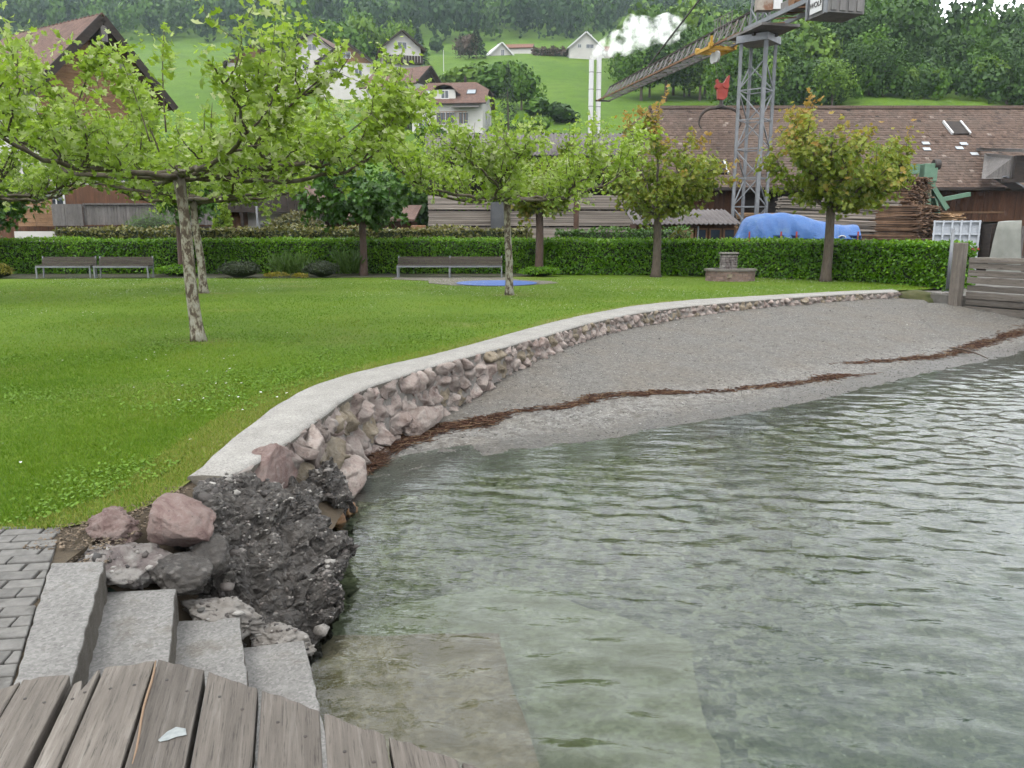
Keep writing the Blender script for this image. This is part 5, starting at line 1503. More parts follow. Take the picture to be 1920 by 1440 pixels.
# trees standing free between the houses of the far slope
for k in range(26):
    px = rt.uniform(470, 770); dep = rt.uniform(182, 222); h = rt.uniform(7, 12); fol_ = rt.choice(['mid', 'dark', 'mid', 'light'])
    where = ['above the half-hidden brown-roofed house', 'above the gabled house with dark eaves', 'above the house next to the flag pole', 'beside the bluish spruce'][int(np.searchsorted([560, 640, 710], px))]
    HT('slope_tree', {'mid': 'mid-green', 'dark': 'dark green', 'light': 'pale green'}[fol_] + (' low' if h < 8.5 else ' tall' if h > 10.5 else '') + (' front' if dep < 200 else ' rear') + ' tree ' + where, px, 120, dep, h * rt.uniform(.7, .95), h, fol_, 'tree belt above the gabled houses', False, rt.randrange(7), 700, .8)
for k in range(16):
    px = rt.uniform(360, 1000); dep = rt.uniform(250, 320); h = rt.uniform(5, 9)
    HT('meadow_tree', 'small tree scattered on the high far meadow', px, 80, dep, h * .9, h, rt.choice(['mid', 'dark', 'light']), 'small trees on the far meadow', False, rt.randrange(7), 420, 1.0)
# the closed woods: masses nobody could count
def wood(name, label, spots, n, size, fols, seed, hr):
    r = np.random.default_rng(seed)
    protos = [crown_mesh(.5, .5, n, size, 900 + k, 9) for k in range(6)]
    per = {f: ([], [], [], 0) for f in fols}
    for (x, y) in spots:
        f = fols[r.integers(len(fols))]; Vs, Fs, Ts, cnt = per[f]
        V, F, t = protos[r.integers(6)]
        h = r.uniform(*hr); w = h * r.uniform(.6, .85); a = r.uniform(0, 6.28)
        z = float(hill_z(np.array([x]), np.array([y]))[0])
        q = np.c_[(V[:, 0] * math.cos(a) - V[:, 1] * math.sin(a)) * w, (V[:, 0] * math.sin(a) + V[:, 1] * math.cos(a)) * w, V[:, 2] * h + h * .48] + np.array([x, y, z])
        Vs.append(q); Fs.append(F + cnt); Ts.append(np.clip(t + r.normal(0, .1), 0, 1)); per[f] = (Vs, Fs, Ts, cnt + len(q))
    for f, (Vs, Fs, Ts, _) in per.items():
        if not Vs: continue
        o = mk(name, np.vstack(Vs), np.vstack(Fs), FOL[f], tint=np.concatenate(Ts))
        tag(o, label[f], 'forest', kind='stuff')
r = np.random.default_rng(77)
spots = []
for dep in np.arange(345, 500, 11.0):
    for u in np.arange(-.72, .36, 11.5 / dep):
        x = (u + r.normal(0, .2) * 11 / dep) * dep; y = dep + r.normal(0, 3)
        if dep < 380 and fbm(np.array([[x / 60, y / 60, 1.0]]), 2)[0] > (.05 + (dep - 335) * .01): continue
        spots.append((x, y))
wood('far_forest', {'mid': 'hazy green forest covering the high hillside', 'dark': 'dark tree mass within the high hillside forest', 'far': 'bluish dark forest covering the high hillside'}, spots, 175, .10, ['far', 'far', 'far', 'dark', 'mid'], 5, (14, 21))
spots = []
for dep in np.arange(128, 250, 9.0):
    for u in np.arange(.30, .80, 8.5 / dep):
        x = (u + r.normal(0, .25) * 8 / dep) * dep; y = dep + r.normal(0, 2.5)
        pxs = 960 + 1500 * x / y
        if 1690 < pxs < 1850 and dep > 150: continue
        spots.append((x, y))
wood('hillside_wood', {'mid': 'dense green wood on the slope behind the sawmill', 'dark': 'dark foliage in the wood behind the sawmill'}, spots, 400, .08, ['dark', 'mid', 'dark'], 6, (9, 14))
spots = [(at(px, 30, d_)[0], d_) for d_ in (236, 246, 256) for px in range(1640, 1960, 13)]
wood('ridge_wood', {'mid': 'low trees along the skyline ridge', 'dark': 'dark low trees along the skyline ridge'}, spots, 200, .14, ['mid', 'dark'], 8, (3.0, 4.6))
spots = [(at(px, 100, d_)[0], d_) for px, d_ in [(x_, rt.uniform(165, 215)) for x_ in np.linspace(1190, 1400, 34)]]
wood('slope_wood', {'mid': 'green trees behind the drifting smoke', 'dark': 'dark trees behind the drifting smoke', 'light': 'pale tall trees behind the drifting smoke'}, spots, 520, .075, ['dark', 'mid', 'light'], 9, (10, 16))
spots = [(at(px + rt.uniform(-8, 8), 190, d_)[0], d_) for px in range(1385, 1960, 15) for d_ in (rt.uniform(104, 108), rt.uniform(109, 114), rt.uniform(115, 122))]
wood('undergrowth', {'mid': 'green undergrowth along the foot of the wood', 'dark': 'dark bushes along the foot of the wood'}, spots, 230, .11, ['dark', 'mid', 'dark'], 10, (2.2, 5.0))
spots = [(at(px + rt.uniform(-10, 10), 300, d_)[0], d_) for px in range(390, 860, 22) for d_ in (rt.uniform(58, 62), rt.uniform(64, 70))]
wood('garden_thicket', {'mid': 'green garden trees between the sheds and the hill houses', 'dark': 'dark garden trees between the sheds and the hill houses'}, spots, 420, .085, ['dark', 'mid'], 11, (4.5, 7.0))

# ================================================================== BUILDINGS AND YARD
def mat_tiles(name, c1, c2, c3, row=3.0, moss=None):
    """far roof: rows too small to tell apart"""
    m, n, l, out = nmat(name)
    v = coords(n, l)
    f = noise_n(n, l, v, 2.2, 6, .7); g = noise_n(n, l, v, 14, 3, .7)
    c = ramp(n, l, f, [(.3, c1), (.5, c2), (.7, c3)])
    c = mixc(n, l, ramp(n, l, g, [(.35, .6), (.55, 0.)]), c, tuple(x * .5 for x in c1))
    princ(n, l, out, c, .9, bumpn(n, l, g, .5, .05), .2)
    return m
def mat_rooftile():
    m, n, l, out = nmat('old_clay_tile')
    v = coords(n, l)
    t = attr(n)
    c = ramp(n, l, t, [(0., (0.10, 0.07, 0.057)), (.35, (0.165, 0.115, 0.092)), (.7, (0.225, 0.158, 0.125)), (.93, (0.28, 0.205, 0.165)), (1., (0.40, 0.33, 0.28))])
    b = noise_n(n, l, v, .35, 6, .65)
    c = mixc(n, l, ramp(n, l, b, [(.42, 0.), (.68, .35)]), c, (0.21, 0.185, 0.16))
    g = noise_n(n, l, v, 9, 6, .7)
    c = mixc(n, l, ramp(n, l, g, [(.36, .7), (.5, 0.)]), c, (0.075, 0.055, 0.045))
    princ(n, l, out, c, .9, bumpn(n, l, g, .4, .02), .2)
    return m
M['tile'] = mat_rooftile()
M['roof_brown'] = mat_tiles('brown_roof', (0.12, 0.072, 0.058), (0.19, 0.115, 0.09), (0.26, 0.165, 0.13))
M['roof_red'] = mat_tiles('red_roof', (0.19, 0.085, 0.06), (0.27, 0.13, 0.095), (0.32, 0.18, 0.14))
M['roof_grey'] = surf('corrugated_roof', (0.13, 0.115, 0.115), (0.20, 0.18, 0.175), 1.2, .9, .3, 12, c3=(0.10, 0.085, 0.08))
M['plaster'] = surf('white_plaster', (0.62, 0.60, 0.56), (0.72, 0.70, 0.66), .8, .9, .1, 10)
M['white'] = surf('white_paint', (0.70, 0.70, 0.69), (0.78, 0.78, 0.77), 3, .5, 0)
M['wood_orange'] = mat_wood('orange_boarding', (0.20, 0.11, 0.055), (0.34, 0.20, 0.11), (0.44, 0.29, 0.18), (1, 1, 9), .1, .4)
M['wood_brown'] = mat_wood('brown_boarding', (0.07, 0.036, 0.022), (0.15, 0.07, 0.038), (0.21, 0.105, 0.06), (6, 6, .5), .25, .5, tintvar=.35)
M['wood_dark'] = surf('dark_timber', (0.022, 0.017, 0.014), (0.055, 0.04, 0.032), 3, .85, .4, 20, stretch=(1, 1, 4))
M['wood_grey'] = mat_wood('grey_boarding', (0.12, 0.11, 0.105), (0.20, 0.185, 0.175), (0.27, 0.255, 0.24), (8, 8, .7), .2, .5, tintvar=.35)
M['timber'] = mat_wood('old_timber', (0.09, 0.075, 0.06), (0.20, 0.175, 0.15), (0.35, 0.32, 0.285), (14, .7, 14), .30, 1.0)
M['board'] = surf('stacked_board', (0.25, 0.21, 0.175), (0.37, 0.325, 0.28), 1.5, .9, .3, 14, stretch=(.4, 3, 6), tintvar=.45)
M['board_fresh'] = surf('fresh_sawn_board', (0.36, 0.22, 0.11), (0.50, 0.33, 0.19), 2.5, .9, .3, 14, tintvar=.45)
M['board_bark'] = surf('bark_slab', (0.13, 0.075, 0.045), (0.26, 0.16, 0.10), 3, .9, .5, 14, tintvar=.55)
M['glass'] = surf('window_glass', (0.03, 0.04, 0.05), (0.07, 0.085, 0.10), .6, .08, 0, spec=.6)
M['steel'] = surf('galvanised_steel', (0.185, 0.195, 0.21), (0.28, 0.295, 0.31), 3, .5, .1, 20, metal=.2, c3=(0.22, 0.15, 0.10), c3at=.68)
M['steel_rust'] = surf('rusty_steel', (0.14, 0.125, 0.115), (0.27, 0.26, 0.25), 1.8, .7, .2, 20, c3=(0.20, 0.10, 0.05), c3scale=1.1, c3at=.60)
M['rust'] = surf('rust_orange', (0.17, 0.085, 0.04), (0.29, 0.15, 0.07), 4, .8, .2)
M['yellow'] = surf('yellow_paint', (0.50, 0.28, 0.02), (0.62, 0.36, 0.035), 3, .55, .1, c3=(0.24, 0.13, 0.03), c3at=.64)
M['red'] = surf('red_paint', (0.36, 0.045, 0.03), (0.50, 0.075, 0.05), 3, .55, .1, c3=(0.16, 0.04, 0.03), c3at=.62)
M['green'] = surf('green_paint', (0.11, 0.22, 0.145), (0.17, 0.30, 0.20), 2, .6, .15, c3=(0.10, 0.13, 0.085), c3at=.64)
M['blue_disc'] = surf('blue_play_surface', (0.018, 0.09, 0.36), (0.03, 0.13, 0.45), 6, .6, .1)
M['brickwork'] = surf('fountain_brick', (0.20, 0.135, 0.11), (0.30, 0.215, 0.18), 8, .9, .5, 40, objvar=.22)
M['bench_slat'] = mat_wood('bench_slat', (0.05, 0.04, 0.032), (0.10, 0.082, 0.066), (0.15, 0.128, 0.108), (1.2, 20, 20), .12, .4)

def windowed(parent, cx, cy_, cz, w, h, ax=(1, 0), framem='white', panem='glass', bars=1, dep=.06):
    """window on a wall: frame (with glazing bar) and its pane; ax = the wall's direction in plan, outward is to its right"""
    ax = Vector((ax[0], ax[1], 0)).normalized(); nrm = Vector((ax.y, -ax.x, 0)); c = Vector((cx, cy_, cz)) + nrm * .03
    t = min(.09, w * .12)
    mb = MB()
    R = Matrix((ax, nrm, Vector((0, 0, 1)))).transposed()
    for sx in (-1, 1): mb.box(c + ax * sx * (w / 2 - t / 2), (t, dep, h), R)
    for sz in (-1, 1): mb.box(c + Vector((0, 0, sz * (h / 2 - t / 2))), (w - 2 * t, dep, t), R)
    for b in range(bars): mb.box(c + ax * ((b + 1) / (bars + 1) - .5) * w, (t * .7, dep * .9, h - 2 * t), R)
    f = mb.build('window', M[framem], parent)
    MB().box(c - nrm * .01, (w - 2 * t + .004, .02, h - 2 * t + .004), R).build('pane', M[panem], f)
    return f
def house(name, label, loc, rz, w, l, hw, rise, oh=.7, wallm='plaster', roofm='roof_brown', gablem=None, wins=(), cat='house', bargem='wood_dark', rt_=.2, chimney=None, group=None, base=3.0):
    """gabled house: gables face local -Y and +Y, ridge along Y"""
    root = empty(name, label, cat, loc, rz, group)
    X, Yl = w / 2, l / 2
    prof = [(-X, -base), (X, -base), (X, hw), (0, hw + rise), (-X, hw)]
    V = [(x, -Yl, z) for x, z in prof] + [(x, Yl, z) for x, z in prof]
    MB().add(V, [(0, 1, 2, 3, 4), (9, 8, 7, 6, 5)] + [(i, i + 5, (i + 1) % 5 + 5, (i + 1) % 5) for i in range(5)]).build('wall', M[wallm], root)
    if gablem:
        for sy in (-1, 1):
            y = sy * (Yl + .03)
            V = [(-X * .98, y, hw * .98), (X * .98, y, hw * .98), (0, y, hw + rise * .98), (-X * .98, y - sy * .05, hw * .98), (X * .98, y - sy * .05, hw * .98), (0, y - sy * .05, hw + rise * .98)]
            MB().add(V, [(0, 1, 2), (3, 5, 4), (0, 3, 4, 1), (1, 4, 5, 2), (2, 5, 3, 0)]).build('gable_cladding', M[gablem], root)
    sl = math.hypot(X, rise)
    for s in (-1, 1):
        d = Vector((s * X / sl, 0, -rise / sl)); nz_ = Vector((s * rise / sl, 0, X / sl))
        a = Vector((0, 0, hw + rise)) + nz_ * .02; b = a + d * (sl + oh)
        V = []
        for y in (-Yl - oh, Yl + oh):
            for p in (a, b): V += [Vector((p.x, y, p.z)), Vector((p.x, y, p.z)) + nz_ * rt_]
        MB().add(V, [(0, 1, 3, 2), (4, 6, 7, 5), (1, 5, 7, 3), (0, 2, 6, 4), (2, 3, 7, 6), (0, 4, 5, 1)]).build('roof_slope', M[roofm], root)
        for sy in (-1, 1):
            y = sy * (Yl + oh + .03)
            MB().bar(Vector((a.x, y, a.z)) + nz_ * .08, Vector((b.x, y, b.z)) + nz_ * .08, .05, .28, up=nz_).build('barge_board', M[bargem], root)
    for (face, u, z, ww, wh) in wins:
        if face == 'f': windowed(root, u, -Yl - (.03 if gablem and z > hw else 0), z, ww, wh, (1, 0))
        if face == 'r': windowed(root, X, u, z, ww, wh, (0, 1))
        if face == 'l': windowed(root, -X, u, z, ww, wh, (0, -1))
    if chimney:
        cx, cy_, ch = chimney
        c = MB().box((cx, cy_, hw + rise - .3 + ch / 2), (.55, .55, ch)).build('chimney', M['plaster'], root)
        MB().box((cx, cy_, hw + rise - .3 + ch + .06), (.7, .7, .12)).build('chimney_cap', M['wood_dark'], c)
    return root
def on_hill(px, depth, dz=0.0):
    x = at(px, 200, depth)[0]
    return (x, depth, float(hill_z(np.array([x]), np.array([float(depth)]))[0]) + dz)

# ---- large white house on the slope
c0 = at(848, 240, 112)
WH = empty('white_house', 'large white house with brown tiled half-hipped roof, dormer and skylights on the slope', 'house', (c0[0], 113.5, c0[2]), math.radians(-7))
w, l, hw, rise = 9.4, 8.0, 2.75, 3.15
MB().box((0, 0, (hw - 2) / 2), (w, l, hw + 2)).build('wall', M['plaster'], WH)
X, Yl, hip = w / 2, l / 2, 1.5
E_ = .55; rr_ = .16
zr = hw + rise; ze = hw - .15
A = [Vector((-X + hip, 0, zr)), Vector((X - hip, 0, zr))]
ek = 1.0 - .45          # the half hips end part-way down the gables
hipz = zr - rise * .42; hy = (Yl + E_) * .42
def slab(name, pts, mat, parent, t=.16):
    n_ = (pts[1] - pts[0]).cross(pts[2] - pts[0]).normalized()
    if n_.z < 0: n_ = -n_
    k = len(pts)
    V = [p for p in pts] + [p + n_ * t for p in pts]
    return MB().add(V, [tuple(range(k))[::-1], tuple(range(k, 2 * k))] + [(i, (i + 1) % k, k + (i + 1) % k, k + i) for i in range(k)]).build(name, M[mat], parent)
for s in (-1, 1):
    slab('roof_slope', [A[0], A[1], Vector((X + E_, s * hy, hipz)), Vector((X + E_, s * (Yl + E_), ze)), Vector((-X - E_, s * (Yl + E_), ze)), Vector((-X - E_, s * hy, hipz))], 'roof_brown', WH)
    e = A[1] if s > 0 else A[0]
    slab('hip_slope', [e, Vector((s * (X + E_), -hy, hipz)), Vector((s * (X + E_), hy, hipz))], 'roof_brown', WH)
    V = [(s * X, -Yl, hw), (s * X, Yl, hw), (s * X, hy * .8, hipz - .1), (s * X, -hy * .8, hipz - .1)]
    V2 = [(s * (X - .15), y, z) for _, y, z in V]
    MB().add(V + V2, [(0, 1, 2, 3), (7, 6, 5, 4), (0, 4, 5, 1), (1, 5, 6, 2), (2, 6, 7, 3), (3, 7, 4, 0)]).build('gable_wall', M['plaster'], WH)
MB().bar((-X - E_, -Yl - E_ - .05, ze + .05), (X + E_, -Yl - E_ - .05, ze + .05), .14, .14).build('gutter', M['wood_dark'], WH)
# dormer
D = MB().box((-.35, -Yl * .55, hw + 1.05), (2.9, 3.0, 1.5)).build('dormer', M['plaster'], WH)
for s in (-1, 1):
    slab('dormer_roof', [Vector((-.35, -Yl * .55 - 1.85, hw + 2.35)), Vector((-.35, .2, hw + 2.35)), Vector((-.35 + s * .9, .2, hw + 2.2)), Vector((-.35 + s * .9, -Yl * .55 - 1.85, hw + 2.2))], 'roof_brown', D, .1)
    slab('dormer_roof', [Vector((-.35 + s * .9, -Yl * .55 - 1.85, hw + 2.2)), Vector((-.35 + s * .9, .2, hw + 2.2)), Vector((-.35 + s * 1.95, .2, hw + 1.2)), Vector((-.35 + s * 1.95, -Yl * .55 - 1.85, hw + 1.2))], 'roof_brown', D, .1)
windowed(WH, -.3, -Yl * .55 - 1.5, hw + 1.2, 1.1, 1.1)
for sx in (-2.9, 3.0):
    sl = math.atan2(rise + .15, Yl + E_)
    p = Vector((sx, -2.35, zr - (2.35) * math.tan(sl) + .22))
    R = Matrix.Rotation(sl, 3, 'X')
    f = MB().box(p, (1.3, 1.2, .08), R).build('skylight', M['wood_dark'], WH)
    MB().box(p + R @ Vector((0, 0, .05)), (1.1, 1.0, .03), R).build('pane', surf('sky_pane', (0.25, 0.3, 0.33), (0.35, 0.4, 0.43), 1, .1, 0), f)
MB().tube([(1.7, .3, zr - .6), (1.7, .3, zr + .9)], .17, 10).build('flue', M['wood_dark'], WH)
for (u, z, ww, wh) in [(-3.2, .55, 1.3, 1.5), (-.2, .9, 2.6, 1.6), (2.2, .9, 1.3, 1.5)]: windowed(WH, u, -Yl, z, ww, wh)
for (u, z, ww, wh) in [(-1.2, 1.2, 1.0, 1.9), (1.6, 1.3, .8, 1.2), (-.6, hw + .9, .8, 1.1), (.7, hw + .9, .6, 1.1)]: windowed(WH, X, u, z, ww, wh, (0, 1))
for k in range(11): MB().box((-1.6 + k * .42, -Yl - .8, .75), (.05, .05, 1.7)).build('baluster', M['rust'], WH)
MB().box((.5, -Yl - .8, 1.62), (4.6, .07, .07)).build('railing', M['rust'], WH)
MB().box((2.6, -Yl - .7, 2.25), (3.6, 1.3, .06), Matrix.Rotation(.25, 3, 'X')).build('awning', M['wood_grey'], WH)

# ---- gabled houses further up
house('gabled_house', 'white gabled house with brown roof next to the flag pole', on_hill(655, 150, -.6), math.radians(8), 9, 10, 5.2, 3.0, .9, 'plaster', 'roof_brown', 'wood_orange', [('f', 0, 6.3, 1.6, 1.1), ('f', -2, 3.6, 1.3, 1.3), ('f', 2, 3.6, 1.3, 1.3)])
house('gabled_house', 'gabled house with dark eaves behind the first plane tree crown', on_hill(612, 158, .2), math.radians(-12), 8, 10, 5.5, 2.8, 1.0, 'plaster', 'roof_brown', None, [('f', 0, 5.9, 1.8, 1.2), ('f', -1.5, 2.9, 1.2, 1.3)])
house('gabled_house', 'tall narrow house with dark balcony in front of the bluish spruce', on_hill(752, 148, -.2), math.radians(14), 6.2, 8, 7.6, 2.5, .9, 'plaster', 'roof_brown', None, [('f', 0, 7.9, 1.6, 1.2), ('f', -1, 3.4, 1.2, 1.6), ('f', 1.6, 3.4, 1.0, 1.6)])
o = [x for x in scene.objects if x.name.startswith('gabled_house')][-1]
for k in range(14): MB().box((-3.2 + k * .49, -5.0, 5.6), (.42, .06, 1.1)).build('balcony_board', M['wood_dark'], o)
MB().box((0, -4.5, 5.0), (6.6, 1.1, .18)).build('balcony_floor', M['wood_dark'], o)
house('gabled_house', 'white house with low brown roof below the tall narrow house', on_hill(757, 132, -1.2), math.radians(62), 7, 9, 4.4, 2.6, .8, 'plaster', 'roof_brown', 'wood_dark', [('f', 0, 2.6, 1.2, 1.4), ('r', 0, 2.4, 1.2, 1.3), ('l', 1.5, 2.4, 1.2, 1.3), ('l', -1.5, 2.4, 1.2, 1.3)])
house('gabled_house', 'brown-roofed house partly hidden at the far edge of the first tree crown', on_hill(480, 150, -1), math.radians(20), 9, 10, 5.0, 3.0, .9, 'plaster', 'roof_brown', 'wood_orange', [('f', 0, 3.0, 1.4, 1.3), ('f', 2.4, 3.0, 1.2, 1.3)])
house('white_chalet', 'small white chalet with white verge boards on the hill crest', at(931, 86, 206)[:2] + (at(931, 86, 206)[2] - 5.4,), math.radians(18), 5.4, 8, 2.6, 2.6, .6, 'plaster', 'white', None, [('f', .3, 2.9, .9, 1.8)], bargem='white', chimney=(1.2, 2.0, 1.4))
house('white_chalet', 'white chalet with broad gable directly left of the smoke', at(1092, 68, 206)[:2] + (at(1092, 68, 206)[2] - 5.8,), math.radians(6), 7.8, 9, 2.3, 3.3, .6, 'plaster', 'white', None, [('f', -1.5, 2.6, .9, .9), ('f', 1.0, 2.6, 1.9, 1.0)], bargem='white', chimney=(2.4, 2.0, 1.4))
house('white_chalet', 'white gabled chalet half veiled by the smoke', at(1268, 47, 212)[:2] + (at(1268, 47, 212)[2] - 5.2,), math.radians(8), 7.0, 9, 2.2, 2.8, .6, 'plaster', 'white', None, [('f', 0, 2.0, 1.4, 1.1)], bargem='white')
house('low_house', 'low house with reddish roof beyond the small white chalet', on_hill(972, 214, .3), math.radians(84), 5, 7, 1.6, 1.2, .4, 'plaster', 'roof_red', None)
house('low_house', 'low house with red roof right beside the chalet at the smoke', on_hill(1146, 214, .3), math.radians(80), 5, 6, 1.6, 1.4, .4, 'plaster', 'roof_red', None)
house('low_house', 'brown-roofed house among the trees above the crane jib', on_hill(1335, 205, 4), math.radians(75), 7, 9, 3, 2.4, .6, 'plaster', 'roof_brown', None)
x0 = at(1000, 105, 204)[0]; x1 = at(1130, 105, 204)[0]
hedge('crest_hedge', 'brownish hedge along the crest beside the white chalets', [(x0, 203), (x1, 203)], 1.2, 1.5, 305, 10, .7, FOL['copper'], float(hill_z(np.array([x0]), np.array([203.]))[0]), rough=.3)
p = on_hill(833, 150)
o = MB().tube([(0, 0, -.3), (0, 0, 7.2)], [.09, .05], 8).build('flag_pole', M['white']); o.location = p; tag(o, 'thin white flag pole standing on the slope', 'pole')

# ---- timber chalet at the far side of the hedge
ch = empty('timber_chalet', 'tall timber chalet with orange gable boarding and grey balcony behind the hedge', 'house', (-26.5, 48.0, 0))
gz = math.radians(58)
Rg = Matrix.Rotation(gz, 3, 'Z')      # local -Y (gable) turned towards +X and the viewer
apex = Vector(at(185, 36, 45.0)) - Vector(ch.location)
w, l, rise = 6.6, 8.5, 3.4
hw = apex.z - rise
ctr = Vector((apex.x, apex.y, 0)) - Rg @ Vector((0, -l / 2, 0))
X, Yl = w / 2, l / 2
def chv(p): return Rg @ Vector(p) + ctr
prof = [(-X, -.2), (X, -.2), (X, hw), (0, apex.z - .35), (-X, hw)]
V = [chv((x, -Yl + .8, z)) for x, z in prof] + [chv((x, Yl, z)) for x, z in prof]
MB().add(V, [(0, 1, 2, 3, 4), (9, 8, 7, 6, 5)] + [(i, i + 5, (i + 1) % 5 + 5, (i + 1) % 5) for i in range(5)]).build('wall', M['plaster'], ch)
for k in range(22):      # gable boards, one by one
    z0 = hw - 2.2 + k * .31; half = X - .05 if z0 < hw else max(.05, X * (apex.z - .4 - z0 - .3) / rise)
    h2 = X - .05 if z0 + .3 < hw else max(.02, X * (apex.z - .4 - z0 - .6) / rise)
    if z0 + .3 > apex.z - .9: continue
    half = min(half, X - .05); q4 = [(-half, z0 + .003), (half, z0 + .003), (h2, z0 + .3), (-h2, z0 + .3)]
    MB().add([chv((x_, -Yl + y_, z_)) for y_ in (.70, .78) for x_, z_ in q4], [(0, 1, 2, 3), (7, 6, 5, 4), (0, 4, 5, 1), (1, 5, 6, 2), (2, 6, 7, 3), (3, 7, 4, 0)]).build('gable_board', M['wood_orange'], ch)
sl = math.hypot(X, rise)
for s in (-1, 1):
    a = Vector((0, 0, apex.z)); b = a + Vector((s * X / sl, 0, -rise / sl)) * (sl + 1.0)
    pts = [chv((a.x, -Yl - .3, a.z)), chv((b.x, -Yl - .3, b.z)), chv((b.x, Yl + .8, b.z)), chv((a.x, Yl + .8, a.z))]
    slab('roof_slope', pts, 'roof_brown', ch, .22)
    for k in range(26):      # ribs of tile courses running up the slope
        t = k / 25
        MB().bar(pts[0].lerp(pts[3], t) + Vector((0, 0, .26)), pts[1].lerp(pts[2], t) + Vector((0, 0, .26)), .12, .07).build('tile_rib', M['roof_brown'], ch)
    MB().bar(chv((a.x, -Yl - .36, a.z + .02)), chv((b.x, -Yl - .36, b.z + .02)), .10, .42).build('barge_board', M['wood_dark'], ch)
MB().box(chv((0, -Yl + .2, apex.z - .75)), (.35, 1.2, .8), Rg).build('ridge_beam', M['wood_grey'], ch)
# balcony front that faces the park
yb = 41.0 - ch.location.y
def cx_(px): return at(px, 400, 41.0)[0] - ch.location.x
MB().box(((cx_(-40) + cx_(440)) / 2, yb + 2.2, 1.9), (cx_(440) - cx_(-40), 1.6, 4.2)).build('wall', M['wood_brown'], ch)
for k, (a, b) in enumerate([(28, 62), (62, 96)]):
    for q in range(7): MB().box(((cx_(a) + cx_(b)) / 2, yb + .2, 2.0 + q * .2), (cx_(b) - cx_(a) - .02, .06, .185)).build('wall_board', M['wood_orange'], ch)
MB().box(((cx_(0) + cx_(98)) / 2, yb + .3, 3.5), (cx_(98) - cx_(0), .3, .14)).build('window_sill', M['white'], ch)
for k in range(3): windowed(ch, cx_(20 + k * 30), yb + 1.39, 3.4, .9, 1.0, panem='glass')
MB().box(((cx_(20) + cx_(100)) / 2, yb + .5, .9), (cx_(100) - cx_(20), .8, 1.5)).build('plinth', M['plaster'], ch)
arc = [(cx_(97) + 0.0, yb + .1), (cx_(112), yb - .45), (cx_(135), yb - .62), (cx_(165), yb - .5)]
mb = MB()
for k in range(3):
    mb.bar((arc[k][0], arc[k][1], 2.45), (arc[k + 1][0], arc[k + 1][1], 2.45), .08, 1.05)
mb.build('balcony_front', M['wood_grey'], ch)
MB().prism(arc + [(cx_(165), yb + .6), (cx_(97), yb + .6)], 1.45, 1.9).build('balcony_floor', M['wood_dark'], ch)
MB().prism([(x, y + .1) for x, y in arc] + [(cx_(165), yb + .8), (cx_(97), yb + .8)], 1.1, 1.44).build('balcony_soffit', M['plaster'], ch)
for k in range(46):
    x = cx_(166 + k * 5.75); MB().box((x, yb - .35, 2.48 + (k % 3) * .01), (.142, .035, 1.05)).build('baluster_board', M['wood_grey'], ch)
MB().box(((cx_(166) + cx_(430)) / 2, yb, 1.75), (cx_(430) - cx_(166), .9, .3)).build('balcony_floor', M['wood_dark'], ch)
MB().box(((cx_(166) + cx_(430)) / 2, yb - .42, 2.98), (cx_(430) - cx_(166), .12, .07)).build('handrail', M['wood_grey'], ch)

# ---- white house with dark veranda
vh = house('veranda_house', 'white house with dark wooden veranda above the hedge beside the lamp post', at(500, 440, 46)[:2] + (0,), 0, 6.2, 6, 3.0, 2.4, .8, 'plaster', 'roof_brown', None, [('f', -1.2, 1.3, .9, 1.6), ('f', 1.2, 1.3, 1.4, 1.6)])
for k in range(16): MB().box((-2.9 + k * .39, -4.0, 3.25), (.36, .05, .95)).build('veranda_board', M['wood_dark'], vh)
MB().box((0, -3.6, 2.7), (6.2, 1.0, .16)).build('veranda_floor', M['wood_dark'], vh)
for sx in (-2.8, 0, 2.8): MB().box((sx, -4.0, 1.3), (.14, .14, 2.7)).build('post', M['wood_dark'], vh)

# ---- lamp post
lx = at(484, 440, 35.6)
lp = empty('lamp_post', 'thin pale lamp post with flat disc lamp behind the hedge', 'lamp', (lx[0], lx[1], 0))
MB().tube([(0, 0, 0), (0, 0, 3.38)], [.055, .04], 10).build('post', M['steel'], lp, smooth=True)
MB().tube([(0, 0, 3.38), (0, 0, 3.43), (0, 0, 3.50), (0, 0, 3.53)], [.05, .36, .36, .12], 18).build('lamp_head', M['wood_grey'], lp)

# ---- shed for boards: corrugated roof on posts, with stacks of boards in it
sh = empty('lumber_shed', 'open timber shed with grey corrugated roof behind the ivy hedge', 'shed', (1.0, 50, 0))
def corrugated(name, a, b, c, d, n, amp, mat, parent):
    """wavy sheet: eave a-b, ridge d-c"""
    a, b, c, d = map(np.array, (a, b, c, d)); t = np.linspace(0, 1, n * 4 + 1)
    w = amp * np.sin(t * n * 2 * PI)
    lo = a + (b - a) * t[:, None]; hi = d + (c - d) * t[:, None]; lo[:, 2] += w; hi[:, 2] += w
    V = np.vstack([lo, hi, lo - [0, 0, .05], hi - [0, 0, .05]]); k = len(t); i = np.arange(k - 1)
    F = np.vstack([np.c_[i, i + 1, i + 1 + k, i + k], np.c_[i + 2 * k, i + 3 * k, i + 1 + 3 * k, i + 1 + 2 * k], np.c_[i, i + 2 * k, i + 1 + 2 * k, i + 1]])
    return mk(name, V, F, mat, parent)
O = Vector(sh.location)
e0 = Vector(at(795, 290, 49)) - O; e1 = Vector(at(1180, 290, 49)) - O; ze = e0.z
r0_ = Vector((e0.x - .6, 5.6, ze + 1.95)); r1_ = Vector((e1.x + .6, 5.6, ze + 1.95))
corrugated('roof_sheet', (e0.x, -1, ze), (e1.x, -1, ze), r1_, r0_, 54, .05, M['roof_grey'], sh)
corrugated('roof_sheet', (e0.x, 12, ze), (e1.x, 12, ze), r1_, r0_, 30, .05, M['roof_grey'], sh)
